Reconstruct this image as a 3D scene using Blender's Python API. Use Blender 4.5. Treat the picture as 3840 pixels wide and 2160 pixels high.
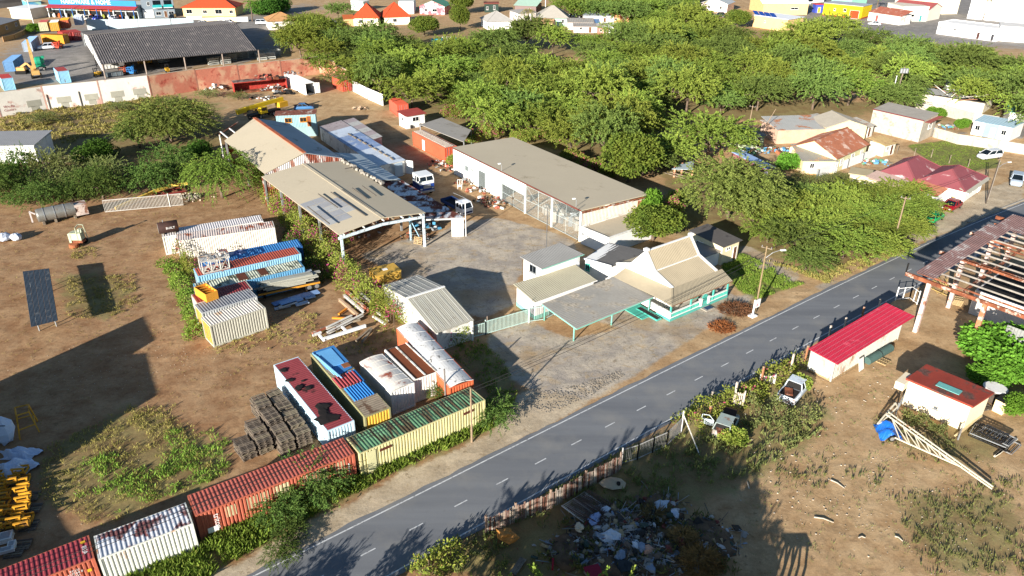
import bpy, bmesh, math, random
import numpy as np
from mathutils import Vector, Matrix
R = math.radians
sc = bpy.context.scene
for o in list(bpy.data.objects): bpy.data.objects.remove(o)

# ---------------------------------------------------------------- camera, sky, sun, exposure
CAM_H, PITCH, ROLL = 42.09, 0.4858, 0.0069
cd = bpy.data.cameras.new('camera'); cam = bpy.data.objects.new('camera', cd)
sc.collection.objects.link(cam); sc.camera = cam
cd.sensor_width = 36.0; cd.lens = 36.0 * 2800 / 3840; cd.clip_start = 0.5; cd.clip_end = 5000
cam.matrix_world = Matrix.Translation((0, 0, CAM_H)) @ Matrix.Rotation(math.pi/2 - PITCH, 4, 'X') @ Matrix.Rotation(ROLL, 4, 'Z')

SUN_EL = R(16.5); SUN_AZ = R(60.5)          # light travels towards SUN_AZ on the ground
w = bpy.data.worlds.new('World'); sc.world = w; w.use_nodes = True
nt = w.node_tree; nt.nodes.clear()
sky = nt.nodes.new('ShaderNodeTexSky'); sky.sky_type = 'NISHITA'; sky.sun_disc = False
sky.sun_elevation = SUN_EL; sky.sun_rotation = math.atan2(-math.cos(SUN_AZ), -math.sin(SUN_AZ)) % (2*math.pi)
sky.altitude = 50; sky.air_density = 1.0; sky.dust_density = 0.25; sky.ozone_density = 3.0
bg = nt.nodes.new('ShaderNodeBackground'); bg.inputs[1].default_value = 0.056
wo = nt.nodes.new('ShaderNodeOutputWorld')
nt.links.new(sky.outputs[0], bg.inputs[0]); nt.links.new(bg.outputs[0], wo.inputs[0])
sl = bpy.data.lights.new('sun', 'SUN'); sl.energy = 4.8; sl.angle = R(0.55); sl.color = (1.0, 0.945, 0.865)
so = bpy.data.objects.new('sun', sl); sc.collection.objects.link(so)
dv = Vector((math.cos(SUN_AZ)*math.cos(SUN_EL), math.sin(SUN_AZ)*math.cos(SUN_EL), -math.sin(SUN_EL)))
so.rotation_euler = dv.to_track_quat('-Z', 'Y').to_euler(); so.location = (-60, -100, 60)
vs = sc.view_settings; vs.view_transform = 'Standard'; vs.look = 'None'; vs.exposure = 1.2; vs.gamma = 1.0
vs.use_curve_mapping = False
sc.render.engine = 'CYCLES'
sc.cycles.max_bounces = 4; sc.cycles.diffuse_bounces = 2; sc.cycles.transparent_max_bounces = 6

# ---------------------------------------------------------------- helpers
COL = sc.collection
rng = random.Random(7)
def lin(c):
 if isinstance(c, str):
  c = [int(c[i:i+2], 16)/255 for i in (0, 2, 4)]
  c = [x/12.92 if x <= .04045 else ((x+.055)/1.055)**2.4 for x in c]
 return tuple(c[:3])
class NT:
 def __init__(s, m):
  m.use_nodes = True; s.t = m.node_tree; s.t.nodes.clear()
 def n(s, typ, **kw):
  nd = s.t.nodes.new('ShaderNode' + typ)
  for k, v in kw.items():
   if k.startswith('i_'): nd.inputs[int(k[2:])].default_value = v
   else: setattr(nd, k, v)
  return nd
 def l(s, a, b): s.t.links.new(a, b)
def fac_map(N, src, a, b, lo, hi, smooth=False):
 mr = N.n('MapRange', i_1=a, i_2=b, i_3=lo, i_4=hi)
 if smooth: mr.interpolation_type = 'SMOOTHSTEP'
 N.l(src, mr.inputs[0]); return mr.outputs[0]
def mixc(N, f, a, b):
 m = N.n('MixRGB')
 for i, v in ((0, f), (1, a), (2, b)):
  if hasattr(v, 'is_linked') or hasattr(v, 'links'): N.l(v, m.inputs[i])
  else: m.inputs[i].default_value = v if i == 0 else (*v, 1)
 return m.outputs[0]
def scalec(N, c, f):
 v = N.n('VectorMath', operation='SCALE')
 if hasattr(c, 'links'): N.l(c, v.inputs[0])
 else: v.inputs[0].default_value = c
 if hasattr(f, 'links'): N.l(f, v.inputs[3])
 else: v.inputs[3].default_value = f
 return v.outputs[0]
def noise(N, vec, scale, detail=4, rough=.6, dist=0):
 t = N.n('TexNoise'); N.l(vec, t.inputs['Vector'])
 t.inputs['Scale'].default_value = scale; t.inputs['Detail'].default_value = detail
 t.inputs['Roughness'].default_value = rough; t.inputs['Distortion'].default_value = dist
 return t.outputs[0]
def objvec(N, stretch=None):
 tc = N.n('TexCoord'); oi = N.n('ObjectInfo')
 m = N.n('Math', operation='MULTIPLY', i_1=53.0); N.l(oi.outputs['Random'], m.inputs[0])
 a = N.n('VectorMath', operation='ADD'); N.l(tc.outputs['Object'], a.inputs[0]); N.l(m.outputs[0], a.inputs[1])
 v = a.outputs[0]
 if stretch:
  s = N.n('VectorMath', operation='MULTIPLY'); N.l(v, s.inputs[0]); s.inputs[1].default_value = stretch; v = s.outputs[0]
 return v
MATS = {}
def mat(col, rough=.85, var=.14, scale=.7, bump=.15, rust=0., rcol='5a2a16', rsc=.8, stretch=None, metal=0., spec=.3, second=None, fine=9.):
 """painted / mineral surface: base colour with soft and fine variation, optional rust or stain blotches"""
 key = (str(col), rough, var, scale, bump, rust, str(rcol), rsc, stretch, metal, spec, str(second), fine)
 if key in MATS: return MATS[key]
 m = bpy.data.materials.new('surface_%d' % len(MATS)); MATS[key] = m
 N = NT(m); c = lin(col); v = objvec(N)
 n1 = noise(N, v, scale, 5); n2 = noise(N, v, scale*fine, 3)
 f = fac_map(N, n1, .3, .7, 1-var, 1+var); f2 = fac_map(N, n2, .3, .7, 1-var*.6, 1+var*.6)
 mm = N.n('Math', operation='MULTIPLY'); N.l(f, mm.inputs[0]); N.l(f2, mm.inputs[1])
 base = scalec(N, c, mm.outputs[0])
 if second: base = mixc(N, fac_map(N, noise(N, v, scale*.8, 3), .45, .62, 0, 1, True), base, scalec(N, lin(second), mm.outputs[0]))
 b = N.n('BsdfPrincipled'); b.inputs['Roughness'].default_value = rough; b.inputs['Metallic'].default_value = metal
 b.inputs['Specular IOR Level'].default_value = spec
 if rust > 0:
  rv = objvec(N, stretch) if stretch else v
  thr = .70 - .40*rust
  rn = noise(N, rv, rsc, 6, .65, .4)
  rf = fac_map(N, rn, thr-.06, thr+.05, 0, .95, True)
  rc = scalec(N, lin(rcol), fac_map(N, n2, .3, .7, .6, 1.5))
  base = mixc(N, rf, base, rc)
  N.l(fac_map(N, rf, 0, 1, rough, .95), b.inputs['Roughness'])
 N.l(base, b.inputs['Base Color'])
 if bump:
  bp = N.n('Bump'); bp.inputs['Strength'].default_value = bump; bp.inputs['Distance'].default_value = .03
  N.l(n2, bp.inputs['Height']); N.l(bp.outputs[0], b.inputs['Normal'])
 o = N.n('OutputMaterial'); N.l(b.outputs[0], o.inputs[0])
 return m
def glassmat():
 return mat('10161a', rough=.08, var=.2, bump=0, spec=.6)
_gl = None

class MB:
 """collects shapes into one mesh"""
 def __init__(s): s.v = []; s.f = []; s.mi = []; s.cur = 0
 def add(s, vs, fs):
  o = len(s.v); s.v += [tuple(p) for p in vs]; s.f += [tuple(i+o for i in f) for f in fs]; s.mi += [s.cur]*len(fs); return s
 def box(s, c, size, rz=0., rx=0., ry=0.):
  x, y, z = (k/2 for k in size); M_ = Matrix.Rotation(rz, 3, 'Z') @ Matrix.Rotation(ry, 3, 'Y') @ Matrix.Rotation(rx, 3, 'X')
  c = Vector(c)
  vs = [c + M_ @ Vector(p) for p in ((-x,-y,-z),(x,-y,-z),(x,y,-z),(-x,y,-z),(-x,-y,z),(x,-y,z),(x,y,z),(-x,y,z))]
  return s.add(vs, [(0,3,2,1),(4,5,6,7),(0,1,5,4),(1,2,6,5),(2,3,7,6),(3,0,4,7)])
 def prism(s, poly, z0, z1):
  n = len(poly); z0 = z0 if hasattr(z0, '__len__') else [z0]*n; z1 = z1 if hasattr(z1, '__len__') else [z1]*n
  vs = [(p[0], p[1], z0[i]) for i, p in enumerate(poly)] + [(p[0], p[1], z1[i]) for i, p in enumerate(poly)]
  fs = [tuple(range(n-1, -1, -1)), tuple(range(n, 2*n))] + [(i, (i+1) % n, n+(i+1) % n, n+i) for i in range(n)]
  return s.add(vs, fs)
 def slab(s, pts, t):
  pts = [Vector(p) for p in pts]; n = len(pts)
  nr = Vector((0,0,0))
  for i in range(n): nr += pts[i].cross(pts[(i+1) % n])
  nr.normalize()
  if nr.z < -.05: pts.reverse(); nr = -nr
  vs = pts + [p - nr*t for p in pts]
  return s.add(vs, [tuple(range(n)), tuple(range(2*n-1, n-1, -1))] + [(i, n+i, n+(i+1) % n, (i+1) % n) for i in range(n)])
 def bar(s, p, q, w, h=None):
  p, q = Vector(p), Vector(q); d = q-p; L = d.length
  if L < 1e-6: return s
  d /= L; h = h or w
  up = Vector((0,0,1)) if abs(d.z) < .95 else Vector((1,0,0))
  a = d.cross(up).normalized()*w/2; b = a.cross(d).normalized()*h/2
  vs = [p-a-b, p+a-b, p+a+b, p-a+b, q-a-b, q+a-b, q+a+b, q-a+b]
  return s.add(vs, [(0,1,2,3),(7,6,5,4),(0,4,5,1),(1,5,6,2),(2,6,7,3),(3,7,4,0)])
 def tube(s, p, q, r, n=8, r2=None, cap=True):
  p, q = Vector(p), Vector(q); d = (q-p)
  if d.length < 1e-6: return s
  d.normalize(); r2 = r if r2 is None else r2
  up = Vector((0,0,1)) if abs(d.z) < .95 else Vector((1,0,0))
  a = d.cross(up).normalized(); b = a.cross(d)
  vs = []
  for c, rr in ((p, r), (q, r2)):
   for i in range(n): t = 2*math.pi*i/n; vs.append(c + (a*math.cos(t) + b*math.sin(t))*rr)
  fs = [(i, (i+1) % n, n+(i+1) % n, n+i) for i in range(n)]
  if cap: fs += [tuple(range(n-1, -1, -1)), tuple(range(n, 2*n))]
  return s.add(vs, fs)
 def path(s, pts, r, n=6, r2=None):
  pts = [Vector(p) for p in pts]; N_ = len(pts)
  for i in range(N_-1):
   a = r if r2 is None else r+(r2-r)*i/(N_-1); b = r if r2 is None else r+(r2-r)*(i+1)/(N_-1)
   s.tube(pts[i], pts[i+1], a, n, b)
  return s
 def corr(s, a, b, c, d, pitch, depth, flat=.35, t=0.):
  """ribbed sheet a-b-c-d; ribs run a->d, profile repeats along a->b; depth along the normal"""
  a, b, c, d = (Vector(p) for p in (a, b, c, d))
  nr = (b-a).cross(d-a).normalized(); L = (b-a).length; k = max(1, round(L/pitch))
  if nr.z < -.2: nr = -nr
  us = []
  fl = flat
  for i in range(k):
   us += [(i/k, 0), ((i+.5-fl/2-.12)/k, 0), ((i+.5-fl/2+.04)/k, 1), ((i+.5+fl/2-.04)/k, 1), ((i+.5+fl/2+.12)/k, 0)]
  us.append((1, 0))
  vs = []
  for u, h in us:
   vs.append(a.lerp(b, u) + nr*depth*h); vs.append(d.lerp(c, u) + nr*depth*h)
  fs = [(2*i, 2*i+2, 2*i+3, 2*i+1) for i in range(len(us)-1)]
  return s.add(vs, fs)
 def wavy(s, a, b, c, d, pitch, depth, seg=4, bow=0.):
  """sine corrugated sheet, ribs a->d"""
  a, b, c, d = (Vector(p) for p in (a, b, c, d))
  nr = (b-a).cross(d-a).normalized(); L = (b-a).length; k = max(1, round(L/pitch)); vs = []
  if nr.z < -.2: nr = -nr
  m = k*seg
  for i in range(m+1):
   u = i/m; h = depth*(.5 - .5*math.cos(2*math.pi*i/seg))
   for p, q in ((a, b), (d, c)): vs.append(p.lerp(q, u) + nr*h)
  return s.add(vs, [(2*i, 2*i+2, 2*i+3, 2*i+1) for i in range(m)])
 def lathe(s, c, prof, n=12, axis='Z', rz=0.):
  c = Vector(c); vs = []; k = len(prof)
  for r, z in prof:
   for i in range(n):
    t = 2*math.pi*i/n; p = Vector((r*math.cos(t), r*math.sin(t), z))
    if axis == 'X': p = Vector((p.z, p.x, p.y))
    elif axis == 'Y': p = Vector((p.x, p.z, p.y))
    if rz: p = Matrix.Rotation(rz, 3, 'Z') @ p
    vs.append(c+p)
  fs = [(j*n+i, j*n+(i+1) % n, (j+1)*n+(i+1) % n, (j+1)*n+i) for j in range(k-1) for i in range(n)]
  fs += [tuple(range(n-1, -1, -1)), tuple(range((k-1)*n, k*n))]
  return s.add(vs, fs)
 def lump(s, c, size, rnd, n=7, m=5, rough=.25, rz=0.):
  c = Vector(c); vs = []; M_ = Matrix.Rotation(rz, 3, 'Z')
  vs.append(c + Vector((0,0,-size[2]/2)))
  for j in range(1, m):
   ph = math.pi*j/m
   for i in range(n):
    t = 2*math.pi*i/n; k = 1 + rnd.uniform(-rough, rough)
    vs.append(c + M_ @ Vector((math.cos(t)*math.sin(ph)*size[0]/2*k, math.sin(t)*math.sin(ph)*size[1]/2*k, -math.cos(ph)*size[2]/2*k)))
  vs.append(c + Vector((0,0,size[2]/2)))
  fs = [(0, 1+(i+1) % n, 1+i) for i in range(n)]
  for j in range(m-2): fs += [(1+j*n+i, 1+j*n+(i+1) % n, 1+(j+1)*n+(i+1) % n, 1+(j+1)*n+i) for i in range(n)]
  e = len(vs)-1; fs += [(1+(m-2)*n+i, 1+(m-2)*n+(i+1) % n, e) for i in range(n)]
  return s.add(vs, fs)
 def mesh(s, name, mats, off=None, smooth=False):
  me = bpy.data.meshes.new(name); v = s.v
  if off is not None: v = [(p[0]-off[0], p[1]-off[1], p[2]-off[2]) for p in v]
  me.from_pydata(v, [], s.f); me.update()
  for m_ in (mats if isinstance(mats, (list, tuple)) else [mats]): me.materials.append(m_)
  if max(s.mi, default=0): me.polygons.foreach_set('material_index', s.mi)
  if smooth: me.polygons.foreach_set('use_smooth', [True]*len(me.polygons))
  return me
 def build(s, name, mats, parent=None, world=True, smooth=False):
  """one mesh object; vertices are world coordinates (or the parent's own when world is False)"""
  if not s.f: return None
  if parent is not None: off = tree_loc(parent) if world else None
  else:
   v = np.array(s.v); off = (float(v[:,0].mean()), float(v[:,1].mean()), float(v[:,2].min()))
  o = bpy.data.objects.new(name, s.mesh(name, mats, off, smooth)); COL.objects.link(o)
  if parent is not None: o.parent = parent
  else: o.location = off
  return o
def tree_loc(o):
 l = Vector(o.location)
 while o.parent: o = o.parent; l = l + Vector(o.location)
 return l
def tag(o, label=None, cat=None, group=None, kind=None):
 if label: o['label'] = label
 if cat: o['category'] = cat
 if group: o['group'] = group
 if kind: o['kind'] = kind
 return o
def thing(name, label, cat, loc=(0,0,0), rz=0., group=None):
 o = bpy.data.objects.new(name, None); o.empty_display_size = .3; COL.objects.link(o)
 o.location = (loc[0], loc[1], loc[2] if len(loc) > 2 else 0); o.rotation_euler = (0, 0, rz)
 return tag(o, label, cat, group)
def inst(src, name, parent, loc=(0,0,0), rot=(0,0,0), scale=(1,1,1)):
 """another object with the same mesh data"""
 o = bpy.data.objects.new(name, src.data if hasattr(src, 'data') and not isinstance(src, bpy.types.Mesh) else src); COL.objects.link(o)
 o.parent = parent; o.location = loc; o.rotation_euler = rot; o.scale = scale; return o
def copy_tree(o, parent=None):
 c = o.copy(); COL.objects.link(c); c.parent = parent
 for ch in list(o.children): copy_tree(ch, c)
 return c
def V(p, z=0.): return Vector((p[0], p[1], z))
def lerp(a, b, t): return (a[0]+(b[0]-a[0])*t, a[1]+(b[1]-a[1])*t)
def rect(a, b, depth):
 """footprint with front edge a->b (left to right as seen), going back by depth"""
 d = Vector((b[0]-a[0], b[1]-a[1])).normalized(); n = Vector((-d.y, d.x))*depth
 return [a, b, (b[0]+n.x, b[1]+n.y), (a[0]+n.x, a[1]+n.y)]
def para(a, b, d): return [a, b, (b[0]+d[0]-a[0], b[1]+d[1]-a[1]), d]
def text_mesh(body, size, m, name, parent, M_, ext=.004):
 """lettering as flat mesh, placed by matrix M_ in the parent's coordinates"""
 cu = bpy.data.curves.new(name, 'FONT'); cu.body = body; cu.size = size; cu.extrude = ext; cu.align_x = 'CENTER'; cu.align_y = 'CENTER'; cu.resolution_u = 2
 t = bpy.data.objects.new(name, cu); COL.objects.link(t)
 dg = bpy.context.evaluated_depsgraph_get(); me = bpy.data.meshes.new_from_object(t.evaluated_get(dg))
 bpy.data.objects.remove(t); me.materials.clear(); me.materials.append(m)
 me.transform(M_); o = bpy.data.objects.new(name, me); COL.objects.link(o); o.parent = parent; return o

# ---------------------------------------------------------------- ground, road
def inpoly(X, Y, poly):
 r = np.zeros(X.shape, bool); n = len(poly)
 for i in range(n):
  x1, y1 = poly[i]; x2, y2 = poly[(i+1) % n]
  c = ((y1 > Y) != (y2 > Y)) & (X < (x2-x1)*(Y-y1)/((y2-y1) or 1e-9) + x1); r ^= c
 return r
ZONES = {   # channel: list of outlines (metres)
 0: [[(-20.06,88.89), (-15.27,94.09), (-11.44,94.16), (-8.00,99.84), (-2.30,102.20), (7.80,95.16), (9.26,91.24), (1.63,88.02), (0.11,75.24), (-3.88,72.01), (-4.84,73.33), (-14.30,83.17)],
     [(-3.07,68.22), (1.90,72.53), (6.09,68.34), (16.47,71.67), (26.06,78.03), (30.39,79.09), (15.19,64.21), (7.64,57.33), (3.18,58.23), (0.53,59.83), (-0.66,62.56)],
     [(11.11,89.39), (24.82,89.61), (26.19,78.53), (13.59,70.10), (3.75,74.37)],
     [(31.68,93.55), (36.58,83.95), (34.01,80.68), (29.58,89.69)], [(36.44,80.72), (40.18,82.91), (41.04,81.31), (37.34,79.19)]],
 1: [[(-21.09,36.50), (-16.12,40.73), (-9.26,46.82), (-1.59,52.25), (0.52,58.52), (7.37,58.60), (15.25,64.58), (27.03,74.69), (38.69,82.88), (52.43,93.63), (60.41,101.06), (70.85,110.90), (87.64,122.54), (79.69,109.35), (31.75,78.11), (0.16,50.65), (-17.35,35.99), (-24.41,30.60), (-27.47,31.70)]],
 2: [[(-26.33,36.46), (-23.72,40.46), (-12.72,47.99), (-2.05,55.69), (0.90,57.56), (-1.59,52.25), (-9.26,46.82), (-16.12,40.73), (-21.09,36.50), (-27.47,31.70), (-30.37,34.73)],
     [(-40.43,50.23), (-35.17,55.91), (-28.77,53.63), (-22.29,46.93), (-30.67,40.79), (-37.26,44.05)],
     [(-57.11,82.51), (-47.32,82.66), (-43.25,73.71), (-45.10,71.01), (-49.04,71.83)],
     [(-4.18,69.03), (0.14,62.22), (0.90,57.56), (-2.09,56.90), (-6.50,65.82)],
     [(-2.78,40.65), (9.37,50.23), (14.57,52.42), (24.47,62.52), (29.74,60.51), (28.54,53.13), (20.02,46.88), (12.66,42.40), (10.19,36.77), (-7.84,36.62)],
     [(33.45,55.49), (44.60,53.30), (40.19,48.04), (34.25,49.46)], [(30.62,45.15), (40.76,44.80), (36.04,36.99), (28.32,36.92)],
     [(-112.52,162.88), (-85.13,180.62), (-65.38,167.71), (-51.70,128.16), (-81.45,123.14), (-101.35,144.56)],
     [(-85.12,282.90), (27.77,261.91), (105.42,273.37), (149.65,225.33), (103.97,149.60), (79.97,164.66), (28.50,125.49), (14.99,129.62), (-25.22,161.84), (-46.69,202.29)],
     [(26.55,134.57), (63.34,101.11), (54.13,92.62), (38.59,83.98), (30.78,92.23), (22.90,96.10)]],
 3: [[(-151.41,226.69), (-148.42,240.00), (-129.44,263.45), (-90.79,282.64), (-66.45,226.69), (-93.61,195.88), (-120.24,175.56)], [(-185.84,308.73), (-152.77,321.94), (-98.07,296.95), (-92.23,277.99), (-151.16,279.94), (-167.81,279.19)], [(-183.01,278.51), (-177.00,298.38), (-143.58,240.19), (-144.29,215.00)],
     [(129.48,378.15), (265.72,385.91), (165.63,231.98), (144.60,255.06), (126.39,258.11), (115.06,269.57), (98.38,277.38)], [(-105.74,350.27), (-93.63,350.93), (-75.33,323.48), (-83.92,294.57), (-91.65,280.75)], [(139.30,283.60), (160.86,291.99), (135.81,258.48), (130.89,262.16)], [(111.61,158.89), (73.95,138.12), (91.18,149.29), (100.56,143.95)]],
 4: [[(-0.82,225.99), (21.52,220.83), (19.13,199.49), (9.01,194.43), (-0.20,211.66)], [(33.07,153.75), (59.16,157.53), (48.87,140.09), (32.70,125.58), (26.88,132.20)], [(-24.15,237.93), (-13.58,246.66), (-13.23,228.63), (-21.21,225.26)], [(75.68,189.71), (94.83,197.12), (84.64,175.63), (73.35,175.31)],
     [(25.09,261.80), (34.30,266.21), (31.62,243.47), (24.91,245.31)]],
 5: [[(75.30,139.42), (94.50,146.54), (86.24,126.72), (74.83,122.27)], [(26.93,89.64), (30.64,89.70), (35.65,81.23), (32.06,79.12), (28.02,76.59), (27.20,80.58)], [(-77.47,325.78), (-56.68,339.43), (-51.16,304.38), (-65.20,283.79)]],
}
def axis(fine0, fine1, step, far0, far1):
 a = list(np.arange(fine0, fine1+1e-6, step)); s = step; p = fine0
 while p > far0: s *= 1.25; p -= s; a.insert(0, max(p, far0))
 s = step; p = fine1
 while p < far1: s *= 1.25; p += s; a.append(min(p, far1))
 return np.array(sorted(set(a)))
xs = axis(-75, 110, .8, -2500, 2500); ys = axis(20, 150, .8, -300, 4000)
GX, GY = np.meshgrid(xs, ys); nx, ny = len(xs), len(ys)
gn = np.random.default_rng(3)
GZ = gn.normal(0, .012, GX.shape) - .02
gv = np.stack([GX, GY, GZ], -1).reshape(-1, 3)
ii = (np.arange(ny-1)[:,None]*nx + np.arange(nx-1)[None,:]).reshape(-1)
gf = np.stack([ii, ii+1, ii+nx+1, ii+nx], -1)
me = bpy.data.meshes.new('ground'); me.from_pydata(gv.tolist(), [], gf.tolist()); me.update()
zone = np.zeros((6, ny, nx), np.float32)
for k, polys in ZONES.items():
 for pl in polys: zone[k][inpoly(GX, GY, pl)] = 1
for k in range(6):        # soften the outlines
 for _ in range((2, 3, 14, 2, 3, 3)[k]):
  z = zone[k]; q = z.copy(); q[1:-1,1:-1] = (z[1:-1,1:-1]*2 + z[:-2,1:-1] + z[2:,1:-1] + z[1:-1,:-2] + z[1:-1,2:])/6; zone[k] = q
tan = np.clip((GX + .35*(GY-60) + 6)/26, 0, 1).astype(np.float32)      # tan sand towards the east, red soil to the west
tan[GY > 150] = 1
for nm, chs in (('zone_a', (zone[0], zone[1], zone[2], tan)), ('zone_b', (zone[3], zone[4], zone[5], np.ones_like(tan)))):
 at = me.attributes.new(nm, 'FLOAT_COLOR', 'POINT'); at.data.foreach_set('color', np.stack(chs, -1).reshape(-1))
gm = bpy.data.materials.new('ground_soil'); N = NT(gm)
tc = N.n('TexCoord'); gvec = tc.outputs['Object']
nz_big = noise(N, gvec, .06, 4); nz_mid = noise(N, gvec, .35, 5, .65); nz_fine = noise(N, gvec, 2.6, 5, .7); nz_grain = noise(N, gvec, 14, 3, .7)
streak_v = N.n('Mapping'); N.l(gvec, streak_v.inputs[0]); streak_v.inputs['Rotation'].default_value = (0, 0, R(-38)); streak_v.inputs['Scale'].default_value = (.7, 1.1, 1)
nz_streak = noise(N, streak_v.outputs[0], .8, 5, .65, .6)
def attr(n, ch):
 a = N.n('Attribute', attribute_name=n); s_ = N.n('SeparateColor'); N.l(a.outputs['Color'], s_.inputs[0])
 return (a.outputs['Alpha'] if ch == 3 else s_.outputs[ch])
def zmask(n, ch, edge=.5):
 if n == 'zone_a' and ch == 2: edge = 1.1
 a = N.n('Math', operation='MULTIPLY_ADD', i_1=edge, i_2=-edge/2); N.l(nz_mid, a.inputs[0])
 b = N.n('Math', operation='ADD'); N.l(attr(n, ch), b.inputs[0]); N.l(a.outputs[0], b.inputs[1])
 c = N.n('Math', operation='MULTIPLY_ADD', i_1=.4, i_2=-.2); N.l(nz_fine, c.inputs[0])
 d = N.n('Math', operation='ADD'); N.l(b.outputs[0], d.inputs[0]); N.l(c.outputs[0], d.inputs[1])
 return fac_map(N, d.outputs[0], .38, .66, 0, .75 if edge > 1 else 1, True)
red = mixc(N, fac_map(N, nz_mid, .35, .65, 0, 1), lin('8f6b4b'), lin('ad8c68'))
red = mixc(N, fac_map(N, nz_streak, .5, .68, 0, .4, True), red, lin('714a2e'))
tanc = mixc(N, fac_map(N, nz_mid, .35, .65, 0, 1), lin('a5855f'), lin('c2a47c'))
tanc = mixc(N, fac_map(N, nz_streak, .52, .7, 0, .45, True), tanc, lin('94704c'))
base = mixc(N, attr('zone_a', 3), red, tanc)
vo = N.n('TexVoronoi'); vo.feature = 'DISTANCE_TO_EDGE'; wv = N.n('VectorMath', operation='MULTIPLY_ADD'); wv.inputs[1].default_value = (1.6,)*3
nc = N.n('TexNoise'); N.l(gvec, nc.inputs['Vector']); nc.inputs['Scale'].default_value = .5; N.l(nc.outputs['Color'], wv.inputs[0]); N.l(gvec, wv.inputs[2])
N.l(wv.outputs[0], vo.inputs['Vector']); vo.inputs['Scale'].default_value = .22
crack = fac_map(N, vo.outputs['Distance'], .002, .008, .72, 1)
conc = mixc(N, fac_map(N, nz_mid, .38, .62, 0, 1, True), lin('a0968a'), lin('bdb09c'))
conc = mixc(N, fac_map(N, nz_streak, .5, .68, 0, .75, True), conc, lin('b09874'))
conc = mixc(N, fac_map(N, nz_big, .5, .62, 0, .7, True), conc, lin('a58a66'))
conc = mixc(N, fac_map(N, nz_fine, .52, .66, 0, .8, True), conc, lin('7d7365'))
conc = scalec(N, conc, crack)
sand = mixc(N, fac_map(N, nz_mid, .35, .65, 0, 1), lin('a9977d'), lin('c3b297'))
sand = mixc(N, fac_map(N, nz_fine, .58, .68, 0, .5), sand, lin('86765f'))
scrub = mixc(N, fac_map(N, nz_mid, .35, .65, 0, 1), lin('7a6444'), lin('868050'))
scrub = mixc(N, fac_map(N, nz_fine, .5, .62, 0, .7), scrub, lin('5f6038'))
asph = mixc(N, fac_map(N, nz_mid, .35, .65, 0, 1), lin('7e7a74'), lin('96908a'))
rsand = mixc(N, fac_map(N, nz_mid, .35, .65, 0, 1), lin('b98d63'), lin('c9a47a'))
lawn = mixc(N, fac_map(N, nz_fine, .35, .65, 0, 1), lin('5d6a33'), lin('88824a'))
for nm, ch, c_ in (('zone_a', 2, scrub), ('zone_b', 2, lawn), ('zone_b', 1, rsand), ('zone_b', 0, asph), ('zone_a', 1, sand), ('zone_a', 0, conc)):
 base = mixc(N, zmask(nm, ch), base, c_)
base = scalec(N, base, fac_map(N, nz_grain, .3, .7, .82, 1.18)); base = scalec(N, base, fac_map(N, nz_fine, .3, .7, .84, 1.14))
nz_bit = noise(N, gvec, 1.1, 6, .75)
base = mixc(N, fac_map(N, nz_bit, .58, .66, 0, .55, True), base, lin('6f5a3c'))
peb = N.n('TexVoronoi'); N.l(gvec, peb.inputs['Vector']); peb.inputs['Scale'].default_value = 3.2
base = mixc(N, fac_map(N, peb.outputs['Distance'], .05, .09, .6, 0), base, lin('a99b86'))
b = N.n('BsdfPrincipled'); N.l(base, b.inputs['Base Color']); b.inputs['Roughness'].default_value = .95; b.inputs['Specular IOR Level'].default_value = .15
bp = N.n('Bump'); bp.inputs['Strength'].default_value = .55; bp.inputs['Distance'].default_value = .12
mx = N.n('Math', operation='MULTIPLY_ADD', i_1=.35); N.l(nz_fine, mx.inputs[0]); N.l(nz_mid, mx.inputs[2]); N.l(mx.outputs[0], bp.inputs['Height'])
N.l(bp.outputs[0], b.inputs['Normal']); oo = N.n('OutputMaterial'); N.l(b.outputs[0], oo.inputs[0])
me.materials.append(gm); ground = bpy.data.objects.new('ground', me); COL.objects.link(ground); tag(ground, kind='structure')

# road: centre line through the painted dashes
RC = [(-60.0, 0.4), (-34.0, 20.6), (-10.15,38.76), (-6.92,41.21), (-3.73,43.72), (-0.54,46.25), (2.64,48.74), (5.83,51.19), (15.40,58.56), (18.59,61.00), (21.82,63.51), (25.01,65.97), (28.28,68.47), (31.56,71.02), (34.78,73.47), (38.04,75.95), (41.32,78.42), (44.65,80.92), (47.99,83.41), (71.75,101.22), (75.11,103.83), (140.0, 146.5), (230.0, 200.0)]
def smooth_line(pts, step=1.0):
 p = np.array(pts); 
 for _ in range(3): p[1:-1] = .25*p[:-2] + .5*p[1:-1] + .25*p[2:]
 out = [p[0]]
 for a, b_ in zip(p[:-1], p[1:]):
  k = max(1, int(np.linalg.norm(b_-a)/step))
  out += [a + (b_-a)*(i+1)/k for i in range(k)]
 q = np.array(out)
 for _ in range(30): q[1:-1] = .25*q[:-2] + .5*q[1:-1] + .25*q[2:]
 return q
CL = smooth_line(RC)
tg = np.gradient(CL, axis=0); tg /= np.linalg.norm(tg, axis=1)[:,None]; NR = np.stack([-tg[:,1], tg[:,0]], -1)
def strip(o0, o1, z, i0=0, i1=None, jag=0.):
 m = MB(); i1 = i1 or len(CL); vs = []; r_ = random.Random(5)
 for i in range(i0, i1):
  for o in (o1, o0): p = CL[i] + NR[i]*(o + r_.uniform(-jag, jag)); vs.append((p[0], p[1], z))
 m.add(vs, [(2*j, 2*j+1, 2*j+3, 2*j+2) for j in range(i1-i0-1)]); return m
am = bpy.data.materials.new('road_asphalt'); N = NT(am); tc = N.n('TexCoord'); v = tc.outputs['Object']
mp = N.n('Mapping'); N.l(v, mp.inputs[0]); mp.inputs['Rotation'].default_value = (0, 0, R(-38.5)); mp.inputs['Scale'].default_value = (.05, .55, 1)
n1 = noise(N, v, .25, 4); n2 = noise(N, mp.outputs[0], .9, 4); n3 = noise(N, v, 30, 2)
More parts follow.
